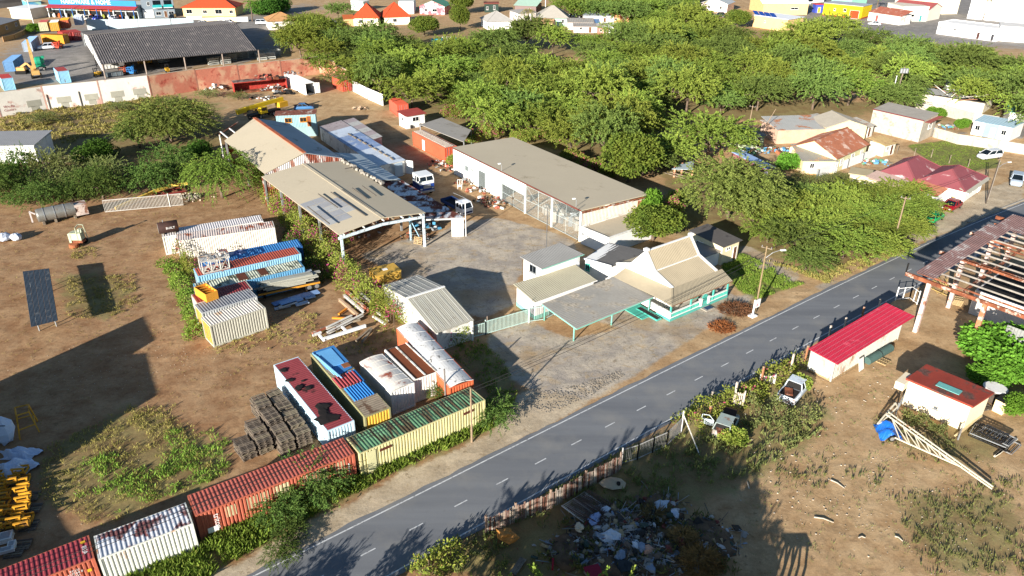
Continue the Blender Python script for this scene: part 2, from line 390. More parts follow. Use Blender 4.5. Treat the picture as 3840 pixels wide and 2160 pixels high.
c = mixc(N, fac_map(N, n2, .35, .65, 0, 1), lin('6b6d70'), lin('787a7c')); c = mixc(N, fac_map(N, n1, .5, .7, 0, .5), c, lin('8c8982'))
c = mixc(N, fac_map(N, noise(N, v, 1.3, 5, .7), .6, .72, 0, .35, True), c, lin('5c5b59'))
c = scalec(N, c, fac_map(N, n3, .3, .7, .88, 1.12))
b = N.n('BsdfPrincipled'); N.l(c, b.inputs['Base Color']); b.inputs['Roughness'].default_value = .9; b.inputs['Specular IOR Level'].default_value = .2
bp = N.n('Bump'); bp.inputs['Strength'].default_value = .15; N.l(n3, bp.inputs['Height']); N.l(bp.outputs[0], b.inputs['Normal'])
oo = N.n('OutputMaterial'); N.l(b.outputs[0], oo.inputs[0])
road = strip(-3.15, 3.3, .022, jag=.12).build('road', am); tag(road, kind='structure')
paint = mat('c9cac8', rough=.8, var=.12, scale=2, rust=.25, rcol='7d7d7c', rsc=5., bump=.05)
strip(-2.78, -2.66, .03).build('edge_line', paint, road); strip(2.80, 2.92, .03).build('edge_line', paint, road)
def arc_s(p): 
 d = np.linalg.norm(CL - np.array(p), axis=1); return int(d.argmin())
S = np.concatenate([[0], np.cumsum(np.linalg.norm(np.diff(CL, axis=0), axis=1))])
def at_s(s):
 i = int(np.clip(np.searchsorted(S, s)-1, 0, len(CL)-2)); t = (s-S[i])/(S[i+1]-S[i]); return CL[i]*(1-t)+CL[i+1]*t, tg[i]
s0 = S[arc_s((-10.15,38.76))]; dm = None; k = -6
while s0 + k*4.03 < S[-1]-100:
 p, t_ = at_s(s0 + k*4.03)
 if dm is None:
  m = MB(); m.add([(-.6, -.05, 0), (.6, -.05, 0), (.6, .05, 0), (-.6, .05, 0)], [(0, 1, 2, 3)]); dm = m.mesh('centre_dash', paint)
 rl = tree_loc(road); inst(dm, 'centre_dash', road, (p[0]-rl.x, p[1]-rl.y, .03-rl.z), (0, 0, math.atan2(t_[1], t_[0]))); k += 1
# kerbed pavement in front of the red-roofed house
kerbm = mat('a39c90', var=.1)
i0 = arc_s((67.08,100.84)); i1 = arc_s((150, 152))
m = MB(); vs = []
for i in range(i0, i1):
 for o, z in ((3.55, 0), (3.55, .13), (3.75, .13), (3.75, 0)): p = CL[i]+NR[i]*o; vs.append((p[0], p[1], z))
m.add(vs, [(4*j+a, 4*j+4+a, 4*j+5+a, 4*j+1+a) for j in range(i1-i0-1) for a in range(3)])
tag(m.build('kerb', kerbm), kind='structure')

# ---------------------------------------------------------------- shared building pieces
WHITE = mat('e8e6e0', rough=.8, var=.06, scale=.5, rust=.10, rcol='b9b2a4', rsc=.7, stretch=(1, 1, .35), bump=.05)
WHITE_OLD = mat('dedbd2', rough=.85, var=.09, scale=.5, rust=.3, rcol='a69f92', rsc=.6, bump=.1)
CREAM = mat('e3d2ab', rough=.85, var=.07, scale=.5, rust=.12, rcol='b7a582', rsc=.6, bump=.1)
TEAL = mat('4fae9d', rough=.6, var=.1, bump=.05)
PALE_TEAL = mat('b9d6cc', rough=.6, var=.1, bump=.05)
GLASS = mat('141b20', rough=.1, var=.2, bump=0, spec=.6)
DARK = mat('1d1b19', var=.2)
CONC = mat('a29a8d', var=.15, rust=.2, rcol='75706a', rsc=.8)
BLOCK = mat('b5ac9c', var=.12, scale=1.2, rust=.2, rcol='8d8578', rsc=.9)
DUSTY = mat('bbae95', rough=.9, var=.04, scale=.12, fine=30, bump=.08, rust=.1, rcol='a3967e', rsc=.25)
GREYROOF = mat('97928a', rough=.85, var=.08, scale=.3, fine=20, rust=.2, rcol='726a5d', rsc=.5)
SHADED_SLOPE = mat('8d98a0', rough=.55, var=.08, scale=.3, rust=.15, rcol='77776f', rsc=.4)
DARKROOF = mat('5b5651', rough=.9, var=.12, scale=.5, rust=.2, rcol='474340', rsc=.5)
RUSTY = mat('7d3f28', rough=.9, var=.3, scale=.7, second='a35c3c', rust=.3, rcol='b7aa9c', rsc=.7)
RUSTSTEEL = mat('74432d', rough=.85, var=.3, scale=1.2, second='93573a', rust=.25, rcol='b9aa9b', rsc=1.1)
WOODG = mat('8d7f6b', rough=.9, var=.25, scale=1.5, second='6e6254', rust=.2, rcol='4e453b', rsc=2.)
METAL = mat('9a9c9c', rough=.5, var=.15, metal=.4, rust=.15, rcol='77624f')
REDTILE = mat('b4452a', rough=.8, var=.14, scale=1.5)
REDSHEET = mat('8c3a3c', rough=.75, var=.1, scale=.4, rust=.2, rcol='a2625a', rsc=.5)

def outward(a, b): d = Vector((b[0]-a[0], b[1]-a[1])).normalized(); return d, Vector((d.y, -d.x))
def opening(parent, a, b, t, z, w, h, kind='window', fm=None, pm=None, bars=1):
 """window or door set on the wall a->b (outside is to the right of a->b); z = sill"""
 d, n = outward(a, b); L = math.hypot(b[0]-a[0], b[1]-a[1]); c = Vector((a[0], a[1], 0)) + Vector((d.x, d.y, 0))*(L*t); n3 = Vector((n.x, n.y, 0)); d3 = Vector((d.x, d.y, 0)); rz = math.atan2(d.y, d.x)
 fm = fm or WHITE; fw = .07
 m = MB(); k = c + n3*.03
 for zz in (z+fw/2, z+h-fw/2): m.box((k.x, k.y, zz), (w, .075, fw), rz)
 for s in (-1, 1): q = k + d3*s*(w/2-fw/2); m.box((q.x, q.y, z+h/2), (fw, .075, h-2*fw), rz)
 if kind == 'window':
  for i in range(bars): q = k + d3*(-w/2 + w*(i+1)/(bars+1)); m.box((q.x, q.y, z+h/2), (.035, .06, h-2*fw), rz)
  fo = m.build('window', fm, parent)
  q = c + n3*.012; MB().box((q.x, q.y, z+h/2), (w-2*fw, .02, h-2*fw), rz).build('pane', pm or GLASS, fo)
  q = c + n3*.07; MB().box((q.x, q.y, z-.03), (w+.12, .14, .06), rz).build('sill', fm, fo)
 else:
  fo = m.build('door_frame', fm, parent)
  q = c + n3*.012; MB().box((q.x, q.y, z+h/2), (w-2*fw, .04, h-2*fw), rz).build('door', pm or mat('6b4a33', var=.2), fo)
  q = c + n3*.06 + d3*(w/2-.17); MB().box((q.x, q.y, z+h*.48), (.03, .05, .12), rz).build('handle', METAL, fo)
 return fo
def expand(foot, oh):
 out = []; n = len(foot)
 for i in range(n):
  p = Vector(foot[i]); a = (p - Vector(foot[i-1])).normalized(); b = (Vector(foot[(i+1) % n]) - p).normalized()
  na = Vector((a.y, -a.x)); nb = Vector((b.y, -b.x)); k = (na+nb)/(1+na.dot(nb)); out.append(tuple(p + k*oh))
 return out
def sheet_roof(parent, a, b, c, d, m, pitch=.0, depth=.035, t=.06, name='roof'):
 """one roof plane a-b (eave) c-d (top); ribs run eave to ridge"""
 k = MB()
 if pitch: k.wavy(a, b, c, d, pitch, depth); off = Vector((0, 0, -t)); k.slab([Vector(p)+Vector((0,0,-.005)) for p in (a, b, c, d)], t)
 else: k.slab([a, b, c, d], t)
 return k.build(name, m, parent)
def roof(parent, foot, kind, h, rh, axis, oh, rm, pitch=0., wm=None):
 e = expand(foot, oh); pz = lambda p, z: (p[0], p[1], z)
 if kind == 'flat':
  return MB().prism(e, h, h+.16).build('roof', rm, parent)
 if kind == 'shed':
  q = e[axis:]+e[:axis]; dz = rh; f = oh/max(.1, math.dist(foot[axis], foot[(axis+3) % 4]))
  return sheet_roof(parent, pz(q[0], h-dz*f), pz(q[1], h-dz*f), pz(q[2], h+dz*(1+f)), pz(q[3], h+dz*(1+f)), rm, pitch)
 q = e[axis:]+e[:axis]; fq = foot[axis:]+foot[:axis]
 half = math.dist(q[1], q[2])/2; drop = rh*oh/max(.1, half-oh)
 r0 = lerp(q[0], q[3], .5); r1 = lerp(q[1], q[2], .5)
 if kind == 'gable':
  o = sheet_roof(parent, pz(q[0], h-drop), pz(q[1], h-drop), pz(r1, h+rh), pz(r0, h+rh), rm, pitch)
  sheet_roof(parent, pz(q[2], h-drop), pz(q[3], h-drop), pz(r0, h+rh), pz(r1, h+rh), rm, pitch)
  g0 = lerp(fq[0], fq[3], .5); g1 = lerp(fq[1], fq[2], .5); m = MB()
  for a, b, g in ((fq[3], fq[0], g0), (fq[1], fq[2], g1)):
   d_, n_ = outward(a, b); i = (-n_.x*.15, -n_.y*.15)
   m.add([pz(a, h), pz(b, h), pz(g, h+rh-.07), (a[0]+i[0], a[1]+i[1], h), (b[0]+i[0], b[1]+i[1], h), (g[0]+i[0], g[1]+i[1], h+rh-.07)], [(0, 1, 2), (5, 4, 3), (0, 3, 4, 1), (1, 4, 5, 2), (2, 5, 3, 0)])
  m.build('gable_wall', wm or rm, parent)
  MB().bar(pz(r0, h+rh+.03), pz(r1, h+rh+.03), .3, .06).build('ridge_cap', rm, parent)
  return o
 if kind == 'hip':
  L = math.dist(q[0], q[1]); s = min(.5, half/L); a0 = lerp(r0, r1, s); a1 = lerp(r1, r0, s)
  for pts in ([pz(q[0], h-drop), pz(q[1], h-drop), pz(a1, h+rh), pz(a0, h+rh)], [pz(q[2], h-drop), pz(q[3], h-drop), pz(a0, h+rh), pz(a1, h+rh)]):
   MB().slab(pts if math.dist(a0, a1) > .05 else pts[:3], .09).build('roof', rm, parent)
  for pts in ([pz(q[1], h-drop), pz(q[2], h-drop), pz(a1, h+rh)], [pz(q[3], h-drop), pz(q[0], h-drop), pz(a0, h+rh)]):
   MB().slab(pts, .09).build('roof', rm, parent)
  m = MB()
  for p, a in ((q[0], a0), (q[3], a0), (q[1], a1), (q[2], a1)): m.bar(pz(p, h-drop+.03), pz(a, h+rh+.03), .22, .07)
  m.bar(pz(a0, h+rh+.03), pz(a1, h+rh+.03), .22, .07); m.build('ridge_cap', rm, parent)
def house(name, label, foot, h, kind='flat', rh=1.2, axis=0, oh=.3, wm=None, rm=None, pitch=0., wins=(), doors=(), cat='house', fm=None, parapet=0., group=None, plinth=None):
 """footprint counter-clockwise from the near-left corner"""
 c = lerp(foot[0], foot[2], .5); t = thing(name, label, cat, c, 0, group)
 MB().prism(foot, 0, h).build('wall', wm or WHITE, t)
 roof(t, foot, kind, h+.003, rh, axis, oh, rm or GREYROOF, pitch, wm or WHITE)
 if parapet:
  o_, i_ = expand(foot, .02), expand(foot, -.2); m = MB()
  for i in range(4): m.prism([o_[i], o_[(i+1) % 4], i_[(i+1) % 4], i_[i]], h, h+parapet)
  m.build('parapet', wm or WHITE, t)
 if plinth: MB().prism(expand(foot, .03), 0, .45).build('plinth', plinth, t)
 for i, tt, z, w_, hh in wins: opening(t, foot[i], foot[(i+1) % 4], tt, z, w_, hh, 'window', fm)
 for dd in doors:
  i, tt, w_, hh = dd[:4]; opening(t, foot[i], foot[(i+1) % 4], tt, 0.02, w_, hh, 'door', fm, dd[4] if len(dd) > 4 else None)
 return t

# ---------------------------------------------------------------- long white hall with grille front
def build_hall():
 N0 = (9.25, 93.6); L0 = (-9.8, 120.9); FR = (19.0, 100.2); BL = (-.05, 127.5)
 t = thing('hall', 'long white hall with a flat dusty roof and lattice grille front', 'hall', (4, 108))
 bays = [L0, (-5.7, 115.0), (-1.7, 109.1), (1.9, 103.6), (5.6, 98.5), N0]
 h = 4.55
 up = lambda p, z: (p[0], p[1], z)
 MB().slab([up(expand([N0, FR, BL, L0], .25)[0], h+.12), up(expand([N0, FR, BL, L0], .25)[1], h-.1), up(expand([N0, FR, BL, L0], .25)[2], h-.1), up(expand([N0, FR, BL, L0], .25)[3], h+.12)], .12).build('roof', DUSTY, t)
 e = expand([N0, FR, BL, L0], .27); MB().bar(up(e[3], h+.03), up(e[0], h+.03), .06, .2).build('fascia', mat('6b3a30', var=.3), t)
 def wall(a, b, z0, z1, m, nm='wall', th=.2):
  d, n = outward(a, b); i = (-n.x*th, -n.y*th); return MB().prism([a, b, (b[0]+i[0], b[1]+i[1]), (a[0]+i[0], a[1]+i[1])], z0, z1).build(nm, m, t)
 wall(FR, BL, 0, h-.25, WHITE_OLD); wall(BL, L0, 0, h-.1, WHITE_OLD)
 wall(bays[0], bays[1], 0, h-.06, WHITE); wall(bays[1], bays[2], 0, h-.06, WHITE); wall(bays[2], bays[3], 2.75, h-.06, WHITE)
 pm = mat('d9e0dc', var=.08)
 for p in bays: d, n = outward(L0, N0); MB().box((p[0]+n.x*.04, p[1]+n.y*.04, h/2-.05), (.22, .22, h-.1), math.atan2(d.y, d.x)).build('pillar', pm, t)
 gm = mat('aab4b2', rough=.6, var=.1, bump=0)
 rr = random.Random(4)
 def grille(a, b, z0, z1, diag, dz=.16):
  L = math.dist(a, b); m = MB(); d, n = outward(a, b); P3 = lambda u, z: (a[0]+d.x*u+n.x*.03, a[1]+d.y*u+n.y*.03, z)
  k = int(L/dz)
  for i in range(k+1):
   u = L*i/k; z = z0
   while z < z1-.05:                                  # broken uprights joined by short rails: a maze pattern
    z2 = min(z1, z+rr.uniform(.5, 1.1)); m.bar(P3(u, z), P3(u, z2-.06), .02)
    if i < k and rr.random() < .8: m.bar(P3(u, z2-.06), P3(u+L/k, z2-.06), .02)
    z = z2
  for zz in (z0+.03, (z0+z1)/2, z1-.03): m.bar(P3(0, zz), P3(L, zz), .045)
  for uu in (0.04, L/2, L-.04): m.bar(P3(uu, z0), P3(uu, z1), .045)
  if diag: m.bar(P3(0, z1), P3(L/2, (z0+z1)/2), .03); m.bar(P3(L, z1), P3(L/2, (z0+z1)/2), .03)
  m.build('grille', gm, t)
 grille(bays[2], bays[3], .05, 2.75, False); grille(bays[3], bays[4], .05, h-.12, True); grille(bays[4], bays[5], .05, h-.12, True)
 a, b = bays[1], bays[2]; opening(t, a, b, .2, .1, 2.1, 2.9, 'window', gm, DARK, 8)
 a, b = bays[0], bays[1]; opening(t, a, b, .55, 1.7, 1.1, .9, 'window', gm, DARK, 5)
 for s in (.2, .78): opening(t, a, b, s, 2.1, 1.5, .5, 'window', pm, DARK, 8)
 d, n = outward(N0, FR); k = MB(); k.corr(up(N0, 2.35), up(FR, 2.15), up(FR, h-.75), up(N0, h-.55), .25, .04); k.build('sheet_wall', mat('d9c3b4', var=.1, rust=.25, rcol='a9775d', rsc=.6, stretch=(1, 1, .2)), t)
 wall(N0, FR, 0, 2.3, WHITE_OLD)
 k = MB(); k.bar(up((N0[0]+n.x*.08, N0[1]+n.y*.08), h-.3), up((FR[0]+n.x*.08, FR[1]+n.y*.08), h-.5), .12, .2).build('purlin', RUSTSTEEL, t)
 MB().box((FR[0]-d.x*.8+n.x*.07, FR[1]-d.y*.8+n.y*.07, 3.05), (1.6, .06, 1.3), math.atan2(d.y, d.x)).build('rust_sheet', mat('c08a66', var=.25, rust=.4, rcol='7d4a30'), t)
 g2 = random.Random(9)
 for i in range(9):
  u = g2.uniform(.5, .97); p = lerp(L0, N0, u); q = (p[0]-n.x*0+outward(L0, N0)[1].x*-g2.uniform(1.5, 5), p[1]+outward(L0, N0)[1].y*-g2.uniform(1.5, 5)); s = g2.uniform(.7, 1.6)
  tag(MB().box((q[0], q[1], s/2), (s*1.2, s, s), g2.uniform(0, 3)).lump((q[0], q[1], s+.1), (s*.9, s*.7, .5), g2).build('storage_crate', [WOODG, METAL, CONC][i % 3]), 'stacked crate behind the white lattice grille of the hall', 'crate', 'crates inside the hall')
 for p in (bays[2], (8.6, 94.6)):
  l = thing('floodlight', 'white floodlight on a bent post at the hall roof edge, %s' % ('middle of the front' if p is bays[2] else 'near corner'), 'lamp', (p[0], p[1], h+.12))
  MB().tube((0, 0, 0), (0, 0, 1.0), .04).tube((0, 0, 1.0), (-.3, -.15, 1.25), .035).build('post', METAL, l, False); MB().box((-.35, -.2, 1.22), (.4, .25, .15), .5).build('lamp_head', WHITE, l, False)
 return t
build_hall()
# low annex against the hall's near end
ax = [(9.17,92.70), (12.06,89.14), (18.3, 96.6), (15.2, 99.2)]
ax = [(9.3, 92.9), (12.6, 89.2), (20.0, 95.2), (17.2, 98.8)]
t = thing('annex', 'low white annex with a flat dusty roof against the hall end wall', 'building', lerp(ax[0], ax[2], .5))
MB().prism(ax, 0, 2.3).build('wall', WHITE, t); MB().prism(expand(ax, -.15), 2.303, 2.38).build('roof', DUSTY, t)
m = MB(); o_, i_ = expand(ax, .02), expand(ax, -.16)
for i in (0, 1, 3): m.prism([o_[i], o_[(i+1) % 4], i_[(i+1) % 4], i_[i]], 2.301, 2.52)
m.build('parapet', WHITE_OLD, t)
def aircon(p, z, rz, label, parent_loc=None):
 t = thing('air_conditioner', label, 'air conditioner', (p[0], p[1], z), rz)
 MB().box((0, 0, .3), (.85, .32, .6)).build('casing', WHITE, t, False); MB().lathe((-.1, -.165, .3), [(.24, 0), (.24, .02), (.2, .02)], 14, 'Y').build('fan_grille', METAL, t, False)
 MB().box((0, .1, -.03), (.9, .4, .05)).build('bracket', METAL, t, False)
d, n = outward(ax[0], ax[1]); q = lerp(ax[0], ax[1], .18); aircon((q[0]+n.x*.0-.25, q[1]+n.y*.0-.25), 1.5, math.atan2(d.y, d.x), 'white air conditioner box on the annex wall beside the grille')

# ---------------------------------------------------------------- open workshop with the low gable roof
def build_workshop():
 fr, fl = (-11.5, 91.7), (-21.5, 84.6); bl, br = (-37.3, 105.6), (-26.8, 112.8)
 t = thing('workshop_shed', 'open workshop shed with a wide low beige gable roof', 'shed', (-23, 98))
 rf, rb = (-16.55, 88.35), (-32.0, 109.6); ze, zr, zl = 4.85, 5.45, 4.75
 u = lambda p, z: (p[0], p[1], z)
 sheet_roof(t, u(br, ze), u(fr, ze), u(rf, zr), u(rb, zr), DUSTY, 0, t=.1).name = 'roof'
 sheet_roof(t, u(fl, zl), u(bl, zl), u(rb, zr), u(rf, zr), DUSTY, 0, t=.1)
 MB().bar(u(rf, zr+.03), u(rb, zr+.03), .5, .05).build('ridge_cap', DUSTY, t)
 A, B, C_, D = (-27.67,92.04), (-23.80,87.40), (-18.50,91.88), (-24.51,97.41)
 def on_left(a, b):      # point on the left roof plane
  p = lerp(lerp(fl, rf, b), lerp(bl, rb, b), a); return (p[0], p[1], zl+(zr-zl)*b+.03)
 for i in range(5):
  for j in range(3):
   if (i, j) in ((4, 2), (0, 2)): continue
   a0, a1 = .12+.07*i, .12+.07*(i+1)-.004; b0, b1 = .02+.27*j, .02+.27*(j+1)-.01
   MB().slab([on_left(a1, b0), on_left(a0, b0), on_left(a0, b1), on_left(a1, b1)][::-1], .02).build('roof_sheet', mat('99999a' if (i+j) % 3 else 'a8a8a5', rough=.55, var=.08, scale=.6, rust=.1, rcol='8b8374'), t)
 wb = mat('c9d6da', var=.15, rust=.2, rcol='7e7468', rsc=1.2)
 MB().bar(u((fr[0]-.1, fr[1]-.35), ze-.45), u((rf[0], rf[1]-.35), zr-.75), .16, .34).bar(u((rf[0], rf[1]-.35), zr-.75), u((fl[0], fl[1]-.2), zl-.5), .16, .34).build('front_beam', wb, t)
 for i in range(9):
  a = (i+.5)/9; p = lerp(fl, fr, a); z = (zl-.15 + (zr-zl)*min(1, 2*a) if a < .5 else zr-.15-(zr-ze)*(2*a-1)); d = Vector((rb[0]-rf[0], rb[1]-rf[1])).normalized()
  q0 = (p[0]-d.x*.3, p[1]-d.y*.3); q1 = (p[0]+d.x*24, p[1]+d.y*24); MB().bar(u(q0, z-.08), u(q1, z-.08), .1, .16).build('purlin', WOODG if i % 2 else WHITE_OLD, t)
 for k in range(5):
  a = k/4
  for p0, p1, z in ((fr, br, ze-.15), (fl, bl, zl-.15)):
   p = lerp(p0, p1, a); ins = .35 if p0 is fr else -.35
   MB().box((p[0]-ins*.8, p[1]-ins*.5, z/2), (.26, .26, z), .62).build('post', wb if k == 0 else METAL, t)
 p = (-13.9, 93.6); MB().box((p[0], p[1], 2.3), (.18, .18, 4.6), .62).build('post', mat('a8cfe0', var=.1), t)
 MB().bar((p[0], p[1], 3.2), (p[0]+1.4, p[1]-.9, .6), .08).build('brace', mat('a8cfe0', var=.1), t)
 k = MB(); k.corr(u(bl, 0), u(br, 0), u(br, ze-.2), u(bl, zl-.2), .3, .04); k.build('rear_wall', RUSTY, t)
 k = MB(); a, b = lerp(fr, br, .42), br; k.corr(u(a, 0), u(b, 0), u(b, ze-.3), u(a, ze-.3), .3, .04).build('side_wall', RUSTY, t)
 for i in range(16):
  a = i/15; p = lerp((-26.4, 112.2), (-18.7, 102.0), a); s = rng.uniform(.32, .5)
  o = MB().box((0, 0, .15), (s+.1, .38, .3)).box((0, 0, .33), (s*.5, .2, .05)).build('concrete_block', CONC)
  o.location = (p[0]+rng.uniform(-.25, .15), p[1]+rng.uniform(-.2, .2), ze+.02+.12); o.rotation_euler = (0, 0, rng.uniform(0, 1.5))
  tag(o, 'concrete block on the workshop roof edge, number %d from the gabled shed' % (i+1), 'concrete block', 'blocks along the workshop roof edge')
 for i, (q0, q1) in enumerate((((-26.67,96.55), (-23.02,91.77)), ((-25.11,97.28), (-18.86,89.05)), ((-23.77,98.26), (-17.73,90.11)), ((-22.46,98.95), (-19.78,95.15)), ((-21.24,99.85), (-18.67,96.18)), ((-26.99,91.85), (-22.89,86.29)), ((-25.17,107.19), (-23.75,108.30)))):
  tag(MB().bar(u(q0, 5.5), u(q1, 5.45), .1, .12).build('timber_batten', mat('5d564e', var=.2)), ['dark batten on the grey sheets nearest the hedge', 'longest dark batten on the grey roof sheets', 'dark batten along the workshop ridge', 'first dark batten right of the workshop ridge', 'second dark batten right of the workshop ridge', 'dark batten along the hedge-side eave of the workshop', 'short plank near the row of blocks on the roof'][i], 'batten')
 return t
build_workshop()
# rear gabled shed
def build_gable():
 t = thing('gable_shed', 'tall gabled shed with beige slope, right slope toned blue-grey as shaded, and rusty ridge', 'shed', (-40, 120))
 lf, lb = (-37.09,106.51), (-48.78,123.03); rfp, rbp = (-32.15,111.37), (-45.98,131.26); ef = (-27.09,114.25)
 eb = (rbp[0]+ef[0]-rfp[0], rbp[1]+ef[1]-rfp[1]); u = lambda p, z: (p[0], p[1], z)
 sheet_roof(t, u(lf, 4.9), u(lb, 4.9), u(rbp, 6.6), u(rfp, 6.6), DUSTY, 0, t=.08)
 sheet_roof(t, u(eb, 4.9), u(ef, 4.9), u(rfp, 6.6), u(rbp, 6.6), SHADED_SLOPE, 0, t=.08)  # right slope: its shade is put into the blue-grey colour
 MB().bar(u(rfp, 6.65), u(rbp, 6.65), .55, .1).build('ridge_cap', mat('a55a3a', var=.25), t)
 m = MB(); mid = lerp(lf, ef, .5); m.corr(u(lerp(lf, ef, .5), 4.7), u(ef, 4.2), u(ef, 4.82), u(rfp, 6.45), .3, .05); m.build('gable_sheet', mat('8b4a36', var=.25, second='6a3527', rust=.25, rcol='c9bdb4', rsc=.6, stretch=(1, 1, .15)), t)
 m = MB(); m.corr(u(lf, 4.2), u(lerp(lf, ef, .5), 4.7), u(rfp, 6.45), u(lf, 4.82), .3, .05); m.build('gable_sheet', mat('cfc8c2', var=.15, rust=.4, rcol='94604a', rsc=.6, stretch=(1, 1, .15)), t)
 for p in (lf, lb, ef, eb, lerp(lf, lb, .5), lerp(ef, eb, .5)): MB().box((p[0]*.995, p[1], 2.4), (.25, .25, 4.8), .6).build('post', METAL, t)
 m = MB(); m.corr(u(eb, 0), u(lb, 0), u(lb, 4.7), u(eb, 4.7), .3, .04).build('rear_wall', RUSTY, t)
 for a, b in (((-51.24,132.58), (-48.30,127.68)), ((-52.12,130.43), (-48.45,124.48))): MB().bar(u(a, 4.3), u(b, 4.75), .2, .12).build('rafter_end', WHITE, t)
 MB().bar(u((-51.78,128.92), 4.2), u((-51.16,136.99), 4.2), .15, .2).build('rear_beam', RUSTSTEEL, t); p = (-51.78,128.92); MB().box((p[0], p[1], 2.1), (.2, .2, 4.2)).build('post', WHITE_OLD, t)
build_gable()
# lean-to roofs beside the workshop
u = lambda p, z: (p[0], p[1], z)
t = thing('lean_to', 'pale blue-grey lean-to roof between the workshop and the trailers', 'shed', (-22, 112))
a, b, c, d = (-29.41,119.19), (-25.59,120.36), (-16.93,107.91), (-20.00,105.99)
sheet_roof(t, u(c, 3.6), u(b, 3.6), u(a, 4.2), u(d, 4.2), mat('aab6bb', rough=.6, var=.06, scale=.3, rust=.12, rcol='8f8f88'), 0)
for p in (b, c, lerp(b, c, .5)): MB().box((p[0]-.2, p[1], 1.75), (.15, .15, 3.5)).build('post', METAL, t)
t = thing('rusty_lean_to', 'rusty patchwork corrugated lean-to with white streaks and a white end wall', 'shed', (-11, 99))
a, b, c, d = (-20.12,106.95), (-16.98,108.96), (-6.58,95.05), (-11.60,93.04)
rm_ = mat('5c3026', rough=.9, var=.35, scale=.8, second='7a4030', rust=.42, rcol='cfd3d6', rsc=.55, stretch=(1.0, .28, 1))
k = 7
for i in range(k):
 e0, e1 = lerp(b, c, i/k), lerp(b, c, (i+1)/k-.01); t0, t1 = lerp(a, d, i/k), lerp(a, d, (i+1)/k-.01); z = lambda s, q0, q1: q0+(q1-q0)*s
 sheet_roof(t, u(e1, 2.75+.35*(1-(i+1)/k)+.01*(i % 2)), u(e0, 2.75+.35*(1-i/k)+.01*(i % 2)), u(t0, 3.4+.3*(1-i/k)), u(t1, 3.4+.3*(1-(i+1)/k)), rm_, .28, .03, .02, 'roof_sheet')
c2 = (c[0]-.15, c[1]-.02); w0 = (-8.39,94.91)
MB().corr(u(w0, 0), u(c2, 0), u(c2, 2.7), u(w0, 2.8), .22, .04).build('end_wall', WHITE, t)
MB().bar(u(d, 3.25), u(c, 2.62), .12, .18).build('front_beam', WHITE, t)
MB().tube(u((c[0]+.15, c[1]-.1), 0), u((c[0]+.15, c[1]-.1), 5.2), .06).box((c[0]+.15, c[1]-.1, 5.2), (.5, .3, .25), .4).build('lamp_post', WHITE, t)
for q in (.25, .6, .95): p = lerp(b, c, q); MB().box((p[0]-.1, p[1], 1.35), (.12, .12, 2.7)).build('post', METAL, t)

# ---------------------------------------------------------------- long trailers used as offices
def trailer(name, label, fl, fr, nr, nl, h, rm, wm, extra):
 foot = [nl, nr, fr, fl]; t = thing(name, label, 'building', lerp(nl, fr, .5))
 MB().prism(expand(foot, -.12), 0, h-.08).build('wall', wm, t)
 n = 6
 for i in range(n):
  a, b = i/n, (i+1)/n-.003; MB().slab([u(lerp(nl, fl, b), h), u(lerp(nl, fl, a), h), u(lerp(nr, fr, a), h), u(lerp(nr, fr, b), h)][::-1], .07).build('roof_sheet', rm[i % len(rm)], t)
 return t
bw = mat('c3ccd6', rough=.5, var=.1, scale=.4, rust=.2, rcol='8d8d92', rsc=.5); bl_ = mat('7f93b5', rough=.5, var=.15, scale=.4, rust=.3, rcol='aab2bb', rsc=.5); pk = mat('a79a98', rough=.7, var=.15, scale=.4, rust=.2, rcol='77686a')
t = trailer('trailer_building', 'long low trailer building with blue and white roof sheets beside the workshop', (-37.08,140.29), (-33.78,144.91), (-17.98,120.49), (-22.09,117.10), 2.6, [bw, bw, bl_, bl_, bw, pk], WHITE_OLD, 0)
p = (-18.29,119.89); MB().corr((-19.6, 118.6, .1), (-18.4, 119.7, .1), (-18.4, 119.7, 2.5), (-19.6, 118.6, 2.5), .2, .03).build('end_door', mat('9fb0bd', var=.1), t)
q = (-18.17,120.90); r_ = (-16.76,120.32); MB().corr(u(q, .1), u(r_, .1), u(r_, 2.45), u(q, 2.45), .25, .03).build('open_door', WHITE, t)
m = MB()
for i in range(9): p = lerp((-30.06,134.62), (-20.36,120.86), i/8); m.box((p[0], p[1], 2.72), (1.5, .25, .16), 2.1+.1*math.sin(i*3))
m.build('roof_planks', WOODG, t)
trailer('trailer_unit', 'narrow pale trailer standing behind the long trailer building', (-33.50,144.99), (-31.71,147.10), (-24.02,134.35), (-25.68,132.05), 2.5, [mat('b5b3ad', var=.1, rust=.2, rcol='8d8a84'), pk], METAL, 0)
# white kiosk on wheels with red roof
foot = [(-21.77,147.94), (-19.26,150.55), (-15.6, 155.5), (-19.0, 152.5)]
foot = rect((-21.4, 148.0), (-18.0, 150.4), 3.2)
t = house('kiosk', 'small white kiosk with a red roof on a wheeled base', foot, 2.7, 'shed', .25, 0, .35, WHITE, mat('9c4038', var=.12), wins=((0, .5, 1.3, 1.5, .9), (3, .5, 1.3, 1.0, .8)), cat='kiosk')
for s in (.25, .75): p = lerp(foot[0], foot[1], s); MB().lathe((p[0], p[1]-.05, .35), [(.35, -.1), (.35, .1)], 12, 'Y').build('wheel', DARK, t)
# grey roof shelter behind the orange container
t = thing('shelter', 'flat grey sheet roof shelter behind the orange container with battens', 'shed', (-12, 138))
f = [(-8.76,129.44), (-7.83,137.04), (-14.05,145.62), (-17.78,140.52)]
MB().prism(f, 2.95, 3.05).build('roof', GREYROOF, t)
for p in f: MB().box((p[0], p[1]+.2, 1.47), (.15, .15, 2.94)).build('post', METAL, t)

